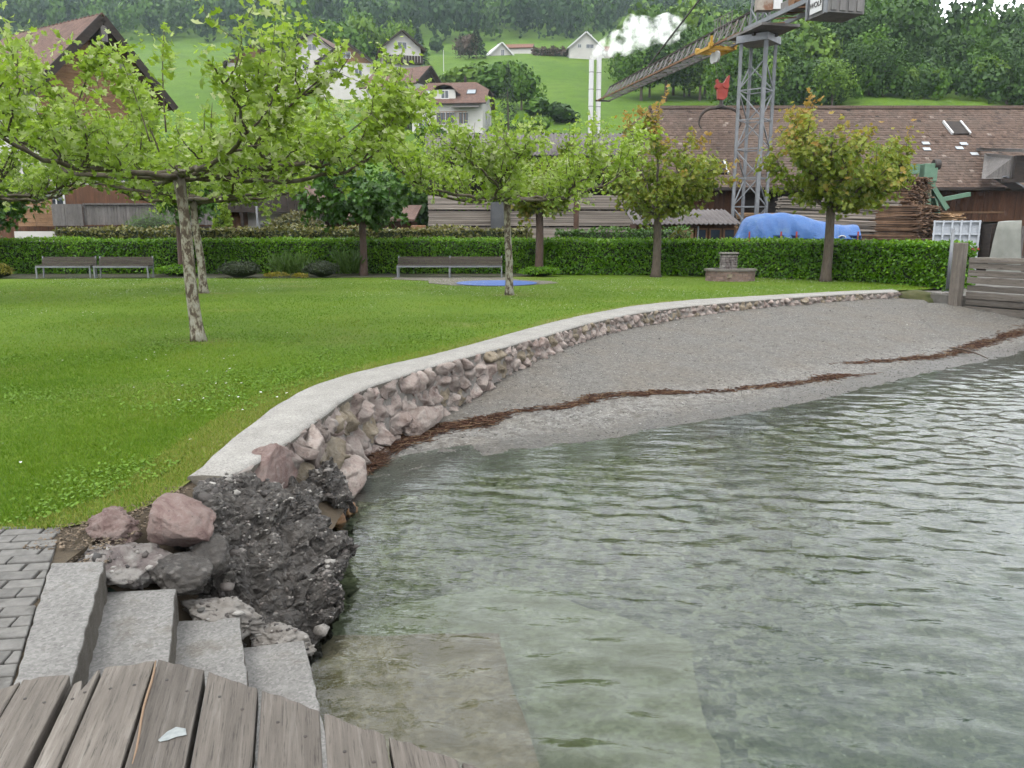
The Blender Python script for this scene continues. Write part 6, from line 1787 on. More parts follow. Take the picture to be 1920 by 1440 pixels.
MB().box(((e0.x + e1.x) / 2, 8, ze / 2), (e1.x - e0.x, .2, ze)).build('back_wall', M['wood_dark'], sh)
MB().box(((e0.x + e1.x) / 2, -.7, ze - .28), (e1.x - e0.x, .2, .3)).build('eave_beam', M['wood_dark'], sh)
for k in range(6):
    x = e0.x + .3 + (e1.x - e0.x - .6) * k / 5
    MB().box((x, -.5, ze / 2 - .1), (.24, .24, ze - .2)).build('post', M['wood_dark'], sh)
o = MB().tube([(0, 0, 0), (0, 0, 3.1)], .13, 10).build('wooden_pole', surf('brown_pole', (0.08, 0.045, 0.03), (0.14, 0.08, 0.055), 5, .9, .4)); o.location = at(1080, 440, 40.0)[:2] + (0,); tag(o, 'reddish brown round pole in front of the board stacks', 'pole')
o = MB().box((0, 0, 1.6), (.85, .5, 3.2)).box((0, -.28, 1.6), (.7, .06, 3.0)).build('grey_locker', surf('locker_paint', (0.06, 0.065, 0.07), (0.10, 0.105, 0.11), 2, .6, 0)); o.location = at(935, 440, 43.5)[:2] + (0,); tag(o, 'dark grey upright locker between two board stacks', 'locker')
def stack(name, label, loc, rz, L, W, tiers, th, gap, mat, seed, group, rag=.05, tilt=0.0, endm=None):
    """boards laid flat, layer on layer, with bearers between the tiers"""
    r = random.Random(seed)
    root = empty(name, label, 'lumber', loc, rz, group)
    mb = MB(); z = .25
    nb = max(3, int(W / .24)); tops = []
    for nlay in tiers:
        for k in range(nlay):
            for b in range(nb):
                y = -W / 2 + (b + .5) * W / nb
                l2 = L * r.uniform(1 - rag, 1.0); dx = r.uniform(-rag, rag) * L * .5
                mb.box((dx, y + r.uniform(-.01, .01), z + th / 2), (l2, W / nb - .02, th * r.uniform(.8, .95)), Matrix.Rotation(r.normalvariate(0, .004), 3, 'Z') @ Matrix.Rotation(tilt + r.normalvariate(0, .003), 3, 'Y'), r.random())
            z += th
        tops.append(z); z += gap
    o = mb.build('board_pile', mat, root); o['kind'] = 'stuff'
    zb = .25
    for t_, nlay in zip([.25 - gap] + tops[:-1], tiers):
        for q in (-.4, -.13, .13, .4):
            MB().box((L * q, 0, t_ + gap / 2), (.1, W, gap - .005)).build('bearer', M['wood_dark'], root)
    return root
GS = 'board stacks under the corrugated roof'
for k, (a, b, lab) in enumerate([(803, 924, 'grey board stack left of the dark locker'), (946, 1076, 'grey board stack right of the dark locker'), (1083, 1192, 'grey board stack next to the reddish brown pole')]):
    xa, xb = at(a, 420, 44)[0], at(b, 420, 44)[0]
    stack('board_stack', lab, ((xa + xb) / 2, 44.6, 0), 0, xb - xa, 1.2, [14, 15, 15, 14], .052, .09, M['board'], 60 + k, GS, .012)

# ---- low shed with windows
ls = empty('low_shed', 'low brown shed with dark windows and patched metal roof behind the beech hedge', 'shed', at(1285, 450, 39)[:2] + (0,))
Wd = at(1378, 450, 39)[0] - at(1195, 450, 39)[0]
MB().box((0, 1.2, 1.0), (Wd, 2.2, 2.0)).build('wall', M['wood_brown'], ls)
corrugated('roof_sheet', (-Wd / 2 - .2, -.4, 2.02), (Wd / 2 + .2, -.4, 2.02), (Wd / 2 + .2, 2.8, 2.75), (-Wd / 2 - .2, 2.8, 2.75), 22, .04, M['roof_grey'], ls)
for k in range(7):
    x = -Wd / 2 + .38 + k * .68
    if k == 3: MB().box((x, .06, 1.35), (.6, .06, .95)).build('shutter_panel', M['board_fresh'], ls)
    else: windowed(ls, x, .1, 1.4, .58, .8, framem='rust', bars=0)
MB().tube([(.55, -.2, 0), (.55, -.2, 1.9)], .04, 8).build('downpipe', M['steel'], ls)

# ---- sawmill with its great tiled roof
sm = empty('sawmill', 'long sawmill barn with huge weathered red-brown tiled roof', 'barn', (20, 52, 0))
O = Vector(sm.location)
eL = Vector(at(1178, 352, 45)); rL = Vector(at(1222, 205, 52.5))
eave_z, ridge_z = eL.z, rL.z
XR = 46.0
UL = Vector((eL.x, 45, eave_z)); TL = Vector((rL.x, 52.5, ridge_z))
def tile_roof(name, e0, e1, r1, r0, tw, tl, parent, seed, keep=None):
    """overlapping clay tiles between an eave and a ridge line"""
    r = np.random.default_rng(seed)
    e0, e1, r0, r1 = map(np.array, (e0, e1, r0, r1))
    nv = int(np.linalg.norm(r0 - e0) / tl); nu = int(np.linalg.norm(e1 - e0) / tw)
    nrm = np.cross(e1 - e0, r0 - e0); nrm /= np.linalg.norm(nrm); 
    if nrm[2] < 0: nrm = -nrm
    j, i = np.meshgrid(np.arange(nv), np.arange(nu), indexing='ij'); i = i.ravel(); j = j.ravel()
    u0 = (i + .5 * (j % 2)) / nu; u1 = u0 + .97 / nu; v0 = j / nv - .25 / nv; v1 = (j + 1) / nv
    def pt(u, v): 
        lo = e0 + (e1 - e0) * u[:, None]; hi = r0 + (r1 - r0) * u[:, None]
        return lo + (hi - lo) * v[:, None]
    lift = (.055 + r.normal(0, .012, len(i)))[:, None] * nrm
    a, b, c, d = pt(u0, v0) + lift, pt(u1, v0) + lift, pt(u1, v1) + nrm * .015, pt(u0, v1) + nrm * .015
    a2, b2 = a - lift * .9, b - lift * .9
    V = np.stack([a, b, c, d, a2, b2], 1)
    k = np.arange(len(i)) * 6
    F = np.vstack([np.c_[k, k + 1, k + 2, k + 3], np.c_[k + 4, k + 5, k + 1, k]])
    t = np.clip(r.normal(.5, .15, len(i)) + (r.random(len(i)) < .02) * .45, 0, 1)
    if keep is not None: pass
    o = mk(name, V.reshape(-1, 3) - np.array(O), F, M['tile'], parent, tint=np.repeat(t, 6)); o['kind'] = 'stuff'
    return o
slab('roof_deck', [UL - O, Vector((XR, 45, eave_z)) - O, Vector((XR, 52.5, ridge_z)) - O, TL - O], 'wood_dark', sm, .02)
tile_roof('roof_tiles', UL, (XR, 45, eave_z), (XR, 52.5, ridge_z), TL, .235, .285, sm, 1)
slab('rear_roof_slope', [TL - O, Vector((XR, 52.5, ridge_z)) - O, Vector((XR, 62, eave_z)) - O, Vector((UL.x, 62, eave_z)) - O], 'roof_brown', sm, .1)
MB().bar(TL - O + Vector((-.2, 0, .12)), Vector((XR, 52.5, ridge_z + .12)) - O, .28, .18).build('ridge_cap', M['tile'], sm)
MB().bar(UL - O + Vector((0, -.1, -.06)), Vector((at(1880, 355, 45)[0], 44.9, eave_z - .06)) - O, .16, .16).build('gutter', M['wood_dark'], sm)
# gable end with its small half hip and loft opening
g0, g1 = Vector((UL.x + .7, 46, 0)) - O, Vector((UL.x + .7, 61, 0)) - O
zt = ridge_z - 1.3
V = [(g0.x, g0.y, 0), (g1.x, g1.y, 0), (g1.x, g1.y, eave_z), (g0.x + .9, 52.5 - O.y + 1.6, zt), (g0.x + .9, 52.5 - O.y - 1.6, zt), (g0.x, g0.y, eave_z + .5)]
MB().add(V, [(0, 1, 2, 3, 4, 5)]).add([(p[0] + .2, p[1], p[2]) for p in V], [(5, 4, 3, 2, 1, 0)]).build('gable_wall', M['wood_brown'], sm)
hz0 = Vector(at(1184, 236, 50.6)) - O
slab('half_hip', [TL - O, hz0, Vector((hz0.x, hz0.y + 3.8, hz0.z))], 'roof_brown', sm, .1)
MB().box(hz0 + Vector((.35, .9, -.55)), (.12, 1.3, 1.0)).build('loft_shutter', M['wood_grey'], sm)
# front wall of upright boards
xw0 = UL.x + .8; k = 0
rs = random.Random(9)
x = xw0
while x < 31:
    wd = rs.uniform(.26, .36); top = eave_z - .12
    if x > at(1700, 400, 46)[0] - .5 or x < at(1380, 400, 46)[0]:
        MB().box((x + wd / 2 - O.x, 46.2 - O.y + rs.uniform(-.012, .012), top / 2), (wd - .012, .05, top)).build('wall_board', M['wood_brown'], sm)
    x += wd
MB().box(((xw0 + XR) / 2 - O.x, 46.6 - O.y, eave_z / 2 - .1), (XR - xw0, .3, eave_z - .2)).build('wall_core', M['wood_dark'], sm)
MB().box((at(1815, 398, 46)[0] - O.x, 46.12 - O.y, at(1815, 398, 46)[2]), (4.2, .08, .1)).build('wall_rail', M['wood_orange'], sm)
# skylights on the great roof
def on_roof(px, py):
    """point of the front slope seen at that place of the view"""
    d = Vector(_ray(px, py)); e = Vector((0, 0, EYE)); n_ = Vector((0, -(ridge_z - eave_z), 7.5)).normalized()
    t = (UL - e).dot(n_) / d.dot(n_); return e + d * t
rs_ = math.atan2(ridge_z - eave_z, 7.5); Rr = Matrix.Rotation(rs_, 3, 'X')
for (px, py, w_, l_) in [(1792, 243, .95, 1.5), (1343, 317, .95, 1.3)]:
    p = on_roof(px, py) - O
    f = MB().box(p + Rr @ Vector((0, 0, .10)), (w_, l_, .10), Rr).build('skylight', M['wood_dark'], sm)
    for s in (-1, 1): MB().box(p + Rr @ Vector((s * (w_ / 2 + .05), 0, .14)), (.10, l_, .14), Rr).build('skylight_flashing', M['white'], f)
pale = surf('glass_tile', (0.38, 0.42, 0.45), (0.52, 0.55, 0.57), 2, .3, 0)
for (px, py) in [(1735, 271), (1806, 272), (1798, 258 + 22), (1737, 282), (1826, 291)]:
    MB().box(on_roof(px, py) - O + Rr @ Vector((0, 0, .09)), (.42, .3, .03), Rr).build('glass_tile', pale, sm)
# projecting dormer roof over the yard gate
dz = Vector(at(1850, 283, 47.6)) - O
dx1 = 27 - O.x
p0 = Vector(at(1846, 287, 48.0)) - O; p1 = Vector(at(1893, 331, 43.6)) - O
slab('dormer_roof', [p0 + Vector((-.2, .3, .15)), Vector((dx1, p0.y + .3, p0.z + .15)), Vector((dx1, 42.6 - O.y, p1.z + 1.15)), Vector((p1.x - .1, 42.6 - O.y, p1.z + 1.15))], 'wood_grey', sm, .16)
chk = [p0, Vector((p1.x, p1.y, p1.z + 1.05)), Vector((p1.x, p1.y, p1.z - .1)), Vector((p1.x - .9, p1.y + 1.0, p1.z - .05))]
MB().add(chk + [p + Vector((.15, 0, 0)) for p in chk], [(0, 1, 2, 3), (7, 6, 5, 4), (0, 4, 5, 1), (1, 5, 6, 2), (2, 6, 7, 3), (3, 7, 4, 0)]).build('dormer_cheek', M['wood_grey'], sm)
MB().box(((p1.x + dx1) / 2, 43.3 - O.y, p1.z + .45), (dx1 - p1.x, .2, 1.2)).build('dormer_front', M['wood_dark'], sm)
MB().bar(Vector((p1.x - .9, 42.8 - O.y, p1.z - .25)), Vector((dx1, 42.8 - O.y, p1.z - .25)), .2, .2).build('dormer_beam', M['wood_dark'], sm)
MB().box(Vector(at(1893, 343, 44.2)) - O, (1.3, 1.2, .08), Matrix.Rotation(.5, 3, 'Y')).build('flashing', M['steel'], sm)

# ================================================================== CRANE, CHIMNEYS, SMOKE
cr_ = empty('tower_crane', 'grey lattice tower crane with rusty jib and signed concrete counterweight', 'crane', (12.25, 42.2, 0))
Oc = Vector(cr_.location)
legs = [Vector((-.88, -.05, 0)), Vector((.1, -.88, 0)), Vector((.88, .1, 0)), Vector((-.1, .93, 0))]
TH = at(1415, 82, 42.2)[2]
for k, p in enumerate(legs):
    MB().bar(p, p + Vector((0, 0, TH)), .14 if k != 1 else .18).build('tower_leg', M['steel'], cr_)
bay = 1.42
mids = {}
for f in range(4):
    a, b = legs[f], legs[(f + 1) % 4]
    n_ = int(TH / bay)
    for k in range(n_):
        z0 = k * bay + .05
        MB().bar(a + Vector((0, 0, z0)), b + Vector((0, 0, z0)), .055).build('tower_brace', M['steel'], cr_)
        s, e = (a, b) if k % 2 == f % 2 else (b, a)
        MB().bar(s + Vector((0, 0, z0 + .05)), e + Vector((0, 0, z0 + bay - .05)), .055).build('tower_brace', M['steel'], cr_)
c = sum(legs, Vector()) / 4
Rt = Matrix.Rotation(math.atan2(legs[1].y - legs[0].y, legs[1].x - legs[0].x), 3, 'Z')
MB().box(c + Vector((0, 0, TH + .16)), (1.62, 1.62, .34), Rt).build('tower_cap', M['steel'], cr_)
ju = Vector((-.226, .974, 0)).normalized(); jw = Vector((ju.y, -ju.x, 0))
Rj = Matrix((jw, ju, Vector((0, 0, 1)))).transposed()
zp = TH + .45
MB().box(c + Vector((0, 0, zp)) - ju * .3, (2.0, 3.4, .12), Rj).build('slew_platform', M['steel_rust'], cr_)
MB().box(c + Vector((0, 0, zp - .12)), (1.3, 1.3, .2), Rj).build('slew_ring', M['iron'], cr_)
zb = zp + .25
J0, J1 = 1.0, 23.2
half = .55; hj = 1.0
def jp(s, w_, z_): return c + ju * s + jw * w_ + Vector((0, 0, zb + z_))
MB().bar(jp(J0, -half, 0), jp(J1, -half * .8, 0), .10, .10).build('jib_chord', M['rust'], cr_)
MB().bar(jp(J0, half, 0), jp(J1, half * .8, 0), .10, .10).build('jib_chord', M['steel_rust'], cr_)
MB().bar(jp(J0, 0, hj), jp(J1 - 1.6, 0, hj * .75), .10, .10).build('jib_chord', M['wood_dark'], cr_)
MB().bar(jp(J1 - 1.6, 0, hj * .75), jp(J1, 0, .05), .08, .08).build('jib_chord', M['steel_rust'], cr_)
nb = 26
for k in range(nb):
    s0 = J0 + (J1 - J0 - 1.6) * k / nb; s1 = J0 + (J1 - J0 - 1.6) * (k + 1) / nb; sm_ = (s0 + s1) / 2
    ht = hj - .25 * hj * k / nb
    for s in (-1, 1):
        MB().bar(jp(s0, s * half, .02), jp(sm_, 0, ht - .03), .045).build('jib_brace', M['steel_rust'], cr_)
        MB().bar(jp(sm_, 0, ht - .03), jp(s1, s * half, .02), .045).build('jib_brace', M['steel_rust'], cr_)
    MB().bar(jp(s0, -half, 0), jp(s0, half, 0), .05).build('jib_brace', M['steel_rust'], cr_)
    MB().bar(jp(s0, -half if k % 2 else half, 0), jp(s1, half if k % 2 else -half, 0), .045).build('jib_brace', M['steel_rust'], cr_)
MB().bar(jp(J1, -.6, 0), jp(J1, .6, 0), .12).build('jib_end', M['iron'], cr_)
# mast head, stay, ladder-like frame and switch box
MT = 5.2
for sx in (-.35, .35):
    for sy in (-.35, .35):
        MB().bar(jp(sy, sx, .1), jp(sy * .3, sx * .3, MT), .09).build('mast_leg', M['steel'], cr_)
for k in range(6):
    z0 = .3 + k * .75; q = .35 * (1 - .7 * k / 6)
    for s in (-1, 1): MB().bar(jp(-q, s * q, z0), jp(q, s * q, z0 + .7), .05).build('mast_brace', M['steel'], cr_)
    for s in (-1, 1): MB().bar(jp(s * q, -q, z0), jp(s * q, q, z0 + .7), .05).build('mast_brace', M['steel'], cr_)
st = Vector(at(1228, 116, 56.0)) - Oc
MB().bar(jp(0, 0, MT), jp(14.2, 0, hj * .9), .075).build('stay_bar', M['iron'], cr_)
MB().bar(jp(0, 0, MT), jp(-5.6, 0, .6), .06).build('stay_bar', M['iron'], cr_)
for k in range(7): MB().bar(jp(1.0 + k * .3, -1.0, .1), jp(1.0 + k * .3, -1.0, 1.0), .03).build('rail_post', M['steel_rust'], cr_)
MB().bar(jp(.9, -1.0, 1.0), jp(3.0, -1.0, 1.0), .035).build('handrail', M['steel_rust'], cr_)
MB().bar(jp(.9, -1.0, .55), jp(3.0, -1.0, .55), .03).build('handrail', M['steel_rust'], cr_)
bx = Vector(at(1432, 8, 41.2)) - Oc
o = MB().box(bx, (.75, .45, .62)).build('switch_box', surf('stained_box', (0.30, 0.25, 0.20), (0.45, 0.40, 0.34), 3, .7, .1, c3=(0.22, 0.10, 0.05), c3at=.56), cr_)
MB().box(bx + Vector((.62, 0, .02)), (.42, .4, .55)).build('switch_box', M['white'], cr_)
# counter-jib and counterweight
for s in (-1, 1):
    MB().bar(jp(.4, s * .6, 0), jp(-7.0, s * .6, 0), .12, .2).build('counter_jib_beam', M['steel'], cr_)
for k in range(6): MB().bar(jp(-.8 - k, -.6, 0), jp(-1.4 - k, .6, 0), .05).build('counter_jib_brace', M['rust'], cr_)
MB().box(jp(-3.0, 0, .3), (.7, 1.1, .5), Rj).build('winch', M['steel_rust'], cr_)
MB().tube([jp(-3.6, -.5, .35), jp(-3.6, .5, .35)], .28, 14).build('winch_drum', M['rust'], cr_)
cw = M['cw'] = surf('counterweight_concrete', (0.17, 0.165, 0.16), (0.27, 0.26, 0.25), 2, .9, .4, 12, stretch=(2, 2, .4))
bc = jp(-6.15, .05, -.05)
blk = MB().box(bc, (1.7, 1.5, 1.75), Rj).build('counterweight', cw, cr_)
for k in range(4): MB().box(bc + Rj @ Vector((-.6 + k * .4, -.78, 0)), (.26, .07, 1.6), Rj).build('counterweight_rib', cw, blk)
for s in (-1, 1): MB().box(bc + Rj @ Vector((-.9, s * .65, 0)), (.14, .14, 1.8), Rj).build('counterweight_frame', M['steel'], blk)
sgc = bc + Rj @ Vector((-.93, .0, 0)); sgc.z = at(1546, 16, 36.6)[2]
MB().box(sgc, (.03, .85, .62), Rj).build('sign_plate', M['white'], cr_)
fc = bpy.data.curves.new('sign_lettering', 'FONT'); fc.body = 'WOLF'; fc.size = .30; fc.align_x = 'CENTER'; fc.align_y = 'CENTER'; fc.extrude = .004; fc.offset = .008
fo = bpy.data.objects.new('sign_lettering', fc); col.objects.link(fo); fo.parent = cr_; fc.materials.append(M['iron'])
tx = -ju; tz = Vector((0, 0, 1)); tn = tx.cross(tz)
M4 = Matrix.Translation(sgc + (-jw) * .022) @ Matrix((tx, tz, tn)).transposed().to_4x4()
bpy.context.view_layer.update()
me = bpy.data.meshes.new_from_object(fo.evaluated_get(bpy.context.evaluated_depsgraph_get()))
bpy.data.objects.remove(fo)
lt = link('sign_lettering', me, None, cr_); lt.matrix_local = M4
if not me.materials: me.materials.append(M['iron'])
# trolley, hook block and log grab hang from the jib
tr = empty('crane_trolley', 'yellow trolley carriage running under the crane jib', 'trolley', Oc + jp(4.6, 0, -.1))
for s in (-1, 1):
    MB().bar((s * .72 * jw + ju * -.9 + Vector((0, 0, .0))), (s * .72 * jw + ju * .9), .12, .16).build('side_beam', M['yellow'], tr)
    for e in (-.8, .8):
        MB().tube([s * .60 * jw + ju * e + Vector((0, 0, .12)), s * .80 * jw + ju * e + Vector((0, 0, .12))], .14, 12).build('wheel', M['yellow'], tr)
    MB().bar(s * .72 * jw + ju * (-.9 if s < 0 else .9), s * .72 * jw + ju * (-.9 if s < 0 else .9) + Vector((0, 0, .55)), .12).build('upright', M['yellow'], tr)
for e in (-.7, 0, .7): MB().bar(-.72 * jw + ju * e, .72 * jw + ju * e, .12, .18).build('cross_beam', M['yellow'], tr)
for e in (-.25, .15): MB().tube([ju * e - jw * .1 + Vector((0, 0, -.35)), ju * e + jw * .02 + Vector((0, 0, -.35))], .3, 18).build('sheave', M['white'], tr)
hk = at(1353, 165, 46.6)
hb = empty('hook_block', 'red crane hook block hanging on ropes under the trolley', 'hook', hk)
pr = [(-.34, .45), (-.22, .42), (-.16, .22), (.08, .24), (.30, .62), (.40, .66), (.34, -.1), (.30, -.5), (.10, -.66), (-.22, -.60), (-.26, -.1)]
V = [(x, -.16, z) for x, z in pr] + [(x, .16, z) for x, z in pr]; k9 = len(pr)
MB().add(V, [tuple(range(k9)), tuple(range(k9, 2 * k9))[::-1]] + [(i, i + k9, (i + 1) % k9 + k9, (i + 1) % k9) for i in range(k9)]).build('cheek_plate', M['red'], hb, bevel=.03)
for sx in (-.2, .22): MB().tube([(sx, -.2, .1), (sx, .2, .1)], .16, 14).build('sheave', M['red'], hb)
tz_ = (Oc + jp(4.6, 0, -.4)) - Vector(hk)
for sx in (-.25, .25): MB().tube([(sx, 0, .5), (tz_.x + sx * .3, tz_.y, tz_.z)], .016, 6).build('rope', M['iron'], hb)
MB().tube([(.02, 0, -.6), (.02, 0, -.95)], .11, 10).build('swivel', M['iron'], hb)
gb = empty('log_grab', 'dark curved log grab hanging below the red hook block', 'grab', (hk[0], hk[1], hk[2] - .95))
MB().tube([(-.3, 0, -.12), (.0, 0, .0), (.3, 0, -.12)], [.1, .14, .1], 10).build('hub', M['iron'], gb)
for s in (-1, 1):
    arc = [(s * .2, 0, -.1), (s * .6, 0, -.14), (s * .95, 0, -.34), (s * 1.15, 0, -.7), (s * 1.15, 0, -1.02), (s * 1.02, 0, -1.2)]
    C = smooth_line(np.array(arc), 14); MB().tube(C, list(np.interp(np.linspace(0, 1, 14), [0, .5, 1], [.09, .085, .035])), 8).build('jaw', surf('grab_steel', (0.05, 0.038, 0.032), (0.10, 0.075, 0.06), 6, .7, .2), gb, smooth=True)

# ---- two steel chimneys and their smoke
for k, (px, top, lab) in enumerate([(1106, 112, 'taller-looking white steel chimney nearer the white chalet'), (1120.5, 106, 'white steel chimney on the crane side of its twin')]):
    p = at(px, 300, 70); t = at(px, top, 70)
    ck = empty('steel_chimney', lab, 'chimney', (p[0], 70 + k * .3, 0), 0, 'twin steel chimneys')
    MB().tube([(0, 0, 0), (0, 0, t[2])], .205, 18, False).tube([(0, 0, t[2] - .4), (0, 0, t[2])], .17, 18, False).build('shaft', M['white'], ck, smooth=True)
    for q in range(12):
        z = 1.0 + q * 1.35
        if z < t[2] - .3: MB().tube([(0, 0, z), (0, 0, z + .05)], .215, 18, False).build('joint_ring', M['wood_grey'], ck)
def mat_smoke():
    m, n, l, out = nmat('steam')
    v = coords(n, l)
    f = noise_n(n, l, v, 1.15, 8, .66)
    d = ramp(n, l, f, [(.47, 0.0), (.64, 1.0)])
    pv = n.new('ShaderNodeVolumePrincipled')
    pv.inputs['Color'].default_value = (1, 1, 1, 1); pv.inputs['Anisotropy'].default_value = .1
    l.new(math_n(n, l, 'MULTIPLY', d, 1.3), pv.inputs['Density'])
    l.new(pv.outputs['Volume'], out.inputs['Volume'])
    return m
sp = [((1113, 104), .28), ((1124, 96), .5), ((1138, 88), .7), ((1155, 82), .85), ((1172, 78), .9), ((1188, 70), 1.0), ((1186, 52), .75), ((1203, 56), .95), ((1218, 60), .95), ((1206, 74), .7), ((1232, 58), .8), ((1246, 50), .9), ((1254, 62), .8), ((1262, 44), .6), ((1240, 70), .5), ((1184, 38), .4), ((1276, 48), .45), ((1180, 88), .5)]
S, T = ico(4)
Vs = []; Fs = []
o0 = np.array(at(1113, 104, 70.1))
for k, ((px, py), q) in enumerate(sp):
    cc = np.array(at(px, py, 70.1 + (k % 3) * .4)) - o0
    P = S * q * 1.22 * (1 + .25 * fbm(S * 2.2 + k * 5, 4))[:, None]
    Vs.append(P + cc); Fs.append(T + k * len(S))
sk = mk('smoke', np.vstack(Vs), np.vstack(Fs), mat_smoke(), smooth=True)
md = sk.modifiers.new('merge', 'REMESH'); md.mode = 'VOXEL'; md.voxel_size = .09
sk.location = o0; tag(sk, 'billowing white smoke drifting from the twin steel chimneys', 'smoke', kind='stuff')

# ================================================================== YARD THINGS
# ---- boat under a blue tarpaulin
bo = at(1488, 450, 34.0)
bt = empty('covered_boat', 'boat under a faded blue tarpaulin behind the beech hedge', 'boat', (bo[0], 34.6, 0))
def bxx(px): return at(px, 430, 34.6)[0] - bo[0]
def bzz(py): return at(1488, py, 34.6)[2]
prof = [(1376, 449), (1384, 432), (1394, 408), (1412, 403), (1440, 400), (1475, 399), (1500, 404), (1525, 413), (1550, 418), (1575, 420), (1592, 420), (1600, 421)]
px_ = np.linspace(1376, 1600, 64); top = np.interp(px_, *zip(*prof)); top = np.convolve(np.pad(top, 2, 'edge'), [.15, .2, .3, .2, .15], 'valid')
NT = 28
V = []
for i, (px, py) in enumerate(zip(px_, top)):
    zt = bzz(py); zb_ = bzz(447)
    wid = 1.05 * math.sin(min(1, (i + 3) / 16) * PI / 2) * (1 if i < 55 else 1 - (i - 55) * .02)
    for k in range(NT):
        t = k / (NT - 1) * 2 - 1
        yy = wid * (np.sign(t) * abs(t) ** .75); hh = zb_ + (zt - zb_) * (1 - abs(t) ** 2.6)
        V.append((bxx(px), yy, hh))
V = np.array(V)
fold = fbm(np.c_[V[:, 0] * 2.6, V[:, 1] * .5, V[:, 2] * .55], 3); fold2 = np.abs(fbm(np.c_[V[:, 0] * 1.1 + V[:, 2] * .8, V[:, 1] * .5 + 7, V[:, 2] * .6], 2))
hfac = np.clip((bzz(402) - V[:, 2]) / 1.0, .1, 1)
V[:, 1] += np.sign(V[:, 1]) * (fold * .16 - fold2 * .22) * hfac; V[:, 2] += fold * .05 - fold2 * .12 * (1 - hfac)
drape = np.abs(np.sin(V[:, 0] * 5.5 + 2.5 * fbm(np.c_[V[:, 0] * .8, V[:, 2] * .8, V[:, 1] * 0], 2))) ** .6
V[:, 1] -= np.sign(V[:, 1]) * .10 * hfac * (1 - drape); V[:, 2] -= .05 * (1 - drape) * hfac
i_, k_ = np.meshgrid(np.arange(63), np.arange(NT - 1), indexing='ij'); a = (i_ * NT + k_).ravel()
tarp = surf('blue_tarpaulin', (0.028, 0.125, 0.40), (0.045, 0.165, 0.46), 1.6, .5, .5, 3.2, .12, c3=(0.10, 0.215, 0.42), c3scale=1.1, c3at=.60, spec=.4)
mk('tarpaulin', V, np.c_[a, a + NT, a + NT + 1, a + 1], tarp, bt, smooth=True)
hull = []
NH = 24
for i in range(NH):
    t = i / (NH - 1); x = bxx(1382) + (bxx(1598) - bxx(1382)) * t; w_ = .95 * min(1, .25 + 3.2 * t) if t < .3 else .95
    hull += [(x, -w_, bzz(441)), (x, -w_ * .95, bzz(452)), (x, -w_ * .6, .75), (x, 0, .55), (x, w_ * .6, .75), (x, w_ * .95, bzz(452)), (x, w_, bzz(441))]
i_, k_ = np.meshgrid(np.arange(NH - 1), np.arange(6), indexing='ij'); a = (i_ * 7 + k_).ravel()
hullm = surf('dark_blue_hull', (0.01, 0.03, 0.14), (0.02, 0.05, 0.20), 2, .3, 0, spec=.5)
mk('hull', hull, [np.c_[a, a + 7, a + 8, a + 1], np.array([list(range((NH - 1) * 7, NH * 7))]), np.array([list(range(7))[::-1]])], hullm, bt, smooth=False)
em = [(bxx(1562) + .16 * math.cos(q) , -1.0, bzz(446) + .1 * math.sin(q)) for q in np.linspace(.2, PI - .2, 9)]
MB().tube(em, .022, 6).build('hull_emblem', M['white'], bt)
for px in (1392, 1450, 1478, 1590):
    MB().bar((bxx(px), -1.05, 0), (bxx(px), -1.05, bzz(434)), .05).build('cradle_post', M['red'], bt)
MB().bar((bxx(1385), 0, .5), (bxx(1595), 0, .5), .15).build('cradle_beam', M['red'], bt)
for px in (1420, 1560): MB().bar((bxx(px), -1.0, .25), (bxx(px), 1.0, .25), .15, .5).build('cradle_beam', M['red'], bt)

# ---- lumber piles beside the boat
GP = 'rough lumber piles beside the boat'
def pile(label, px, depth, rz, L, W, z0, z1, th, mat, seed, rag, tilt=0.0):
    r = random.Random(seed); p = at(px, 440, depth)
    root = empty('lumber_pile', label, 'lumber', (p[0], depth, 0), rz, GP)
    mb = MB(); z = z0
    while z < z1:
        nb = max(3, int(W / r.uniform(.16, .26)))
        for b in range(nb):
            y = -W / 2 + (b + .5) * W / nb; l2 = L * r.uniform(1 - rag, 1.0 + rag * .5)
            mb.box((r.uniform(-rag, rag) * L * .4, y, z + th / 2), (l2, W / nb * r.uniform(.7, .96), th * r.uniform(.6, .95)), Matrix.Rotation(r.normalvariate(0, .02), 3, 'Z') @ Matrix.Rotation(tilt + r.normalvariate(0, .012), 3, 'Y') @ Matrix.Rotation(r.normalvariate(0, .06), 3, 'X'), r.random())
        z += th
    o = mb.build('board_pile', mat, root); o['kind'] = 'stuff'
    zs = [q for q in (z0 - .08,)]
    for q in (-.35, 0, .35): MB().box((L * q, 0, z0 / 2), (.16, W * .95, z0)).build('bearer', M['wood_dark'], root)
    return root
pile('long grey board pile stacked high behind the blue tarpaulin', 1565, 39.5, math.radians(-14), 5.4, 1.3, .5, 3.2, .06, M['board'], 71, .05, .03)
pile('low grey board pile lying in front of the brown slabs', 1640, 37.5, math.radians(-10), 3.4, 1.2, .3, 1.5, .06, M['board_bark'], 72, .10, .02)
pile('reddish bark slab pile with ragged ends before the green machine', 1672, 38.6, math.radians(-62), 3.6, 1.7, .4, 2.75, .05, M['board_bark'], 73, .10)
pile('tall dark slab pile behind the copper maple crown', 1645, 42.5, math.radians(-50), 4.0, 2.6, .4, 4.3, .06, M['board_bark'], 74, .10)
pile('fresh orange slab pile with jagged ends beside the white container', 1722, 39.2, math.radians(-55), 3.4, 1.3, .4, 2.45, .045, M['board_fresh'], 75, .14)
pile('brownish slab pile right behind the hedge near the timber wall', 1705, 36.5, math.radians(-35), 2.4, 1.0, .3, 1.35, .05, M['board_bark'], 76, .12)
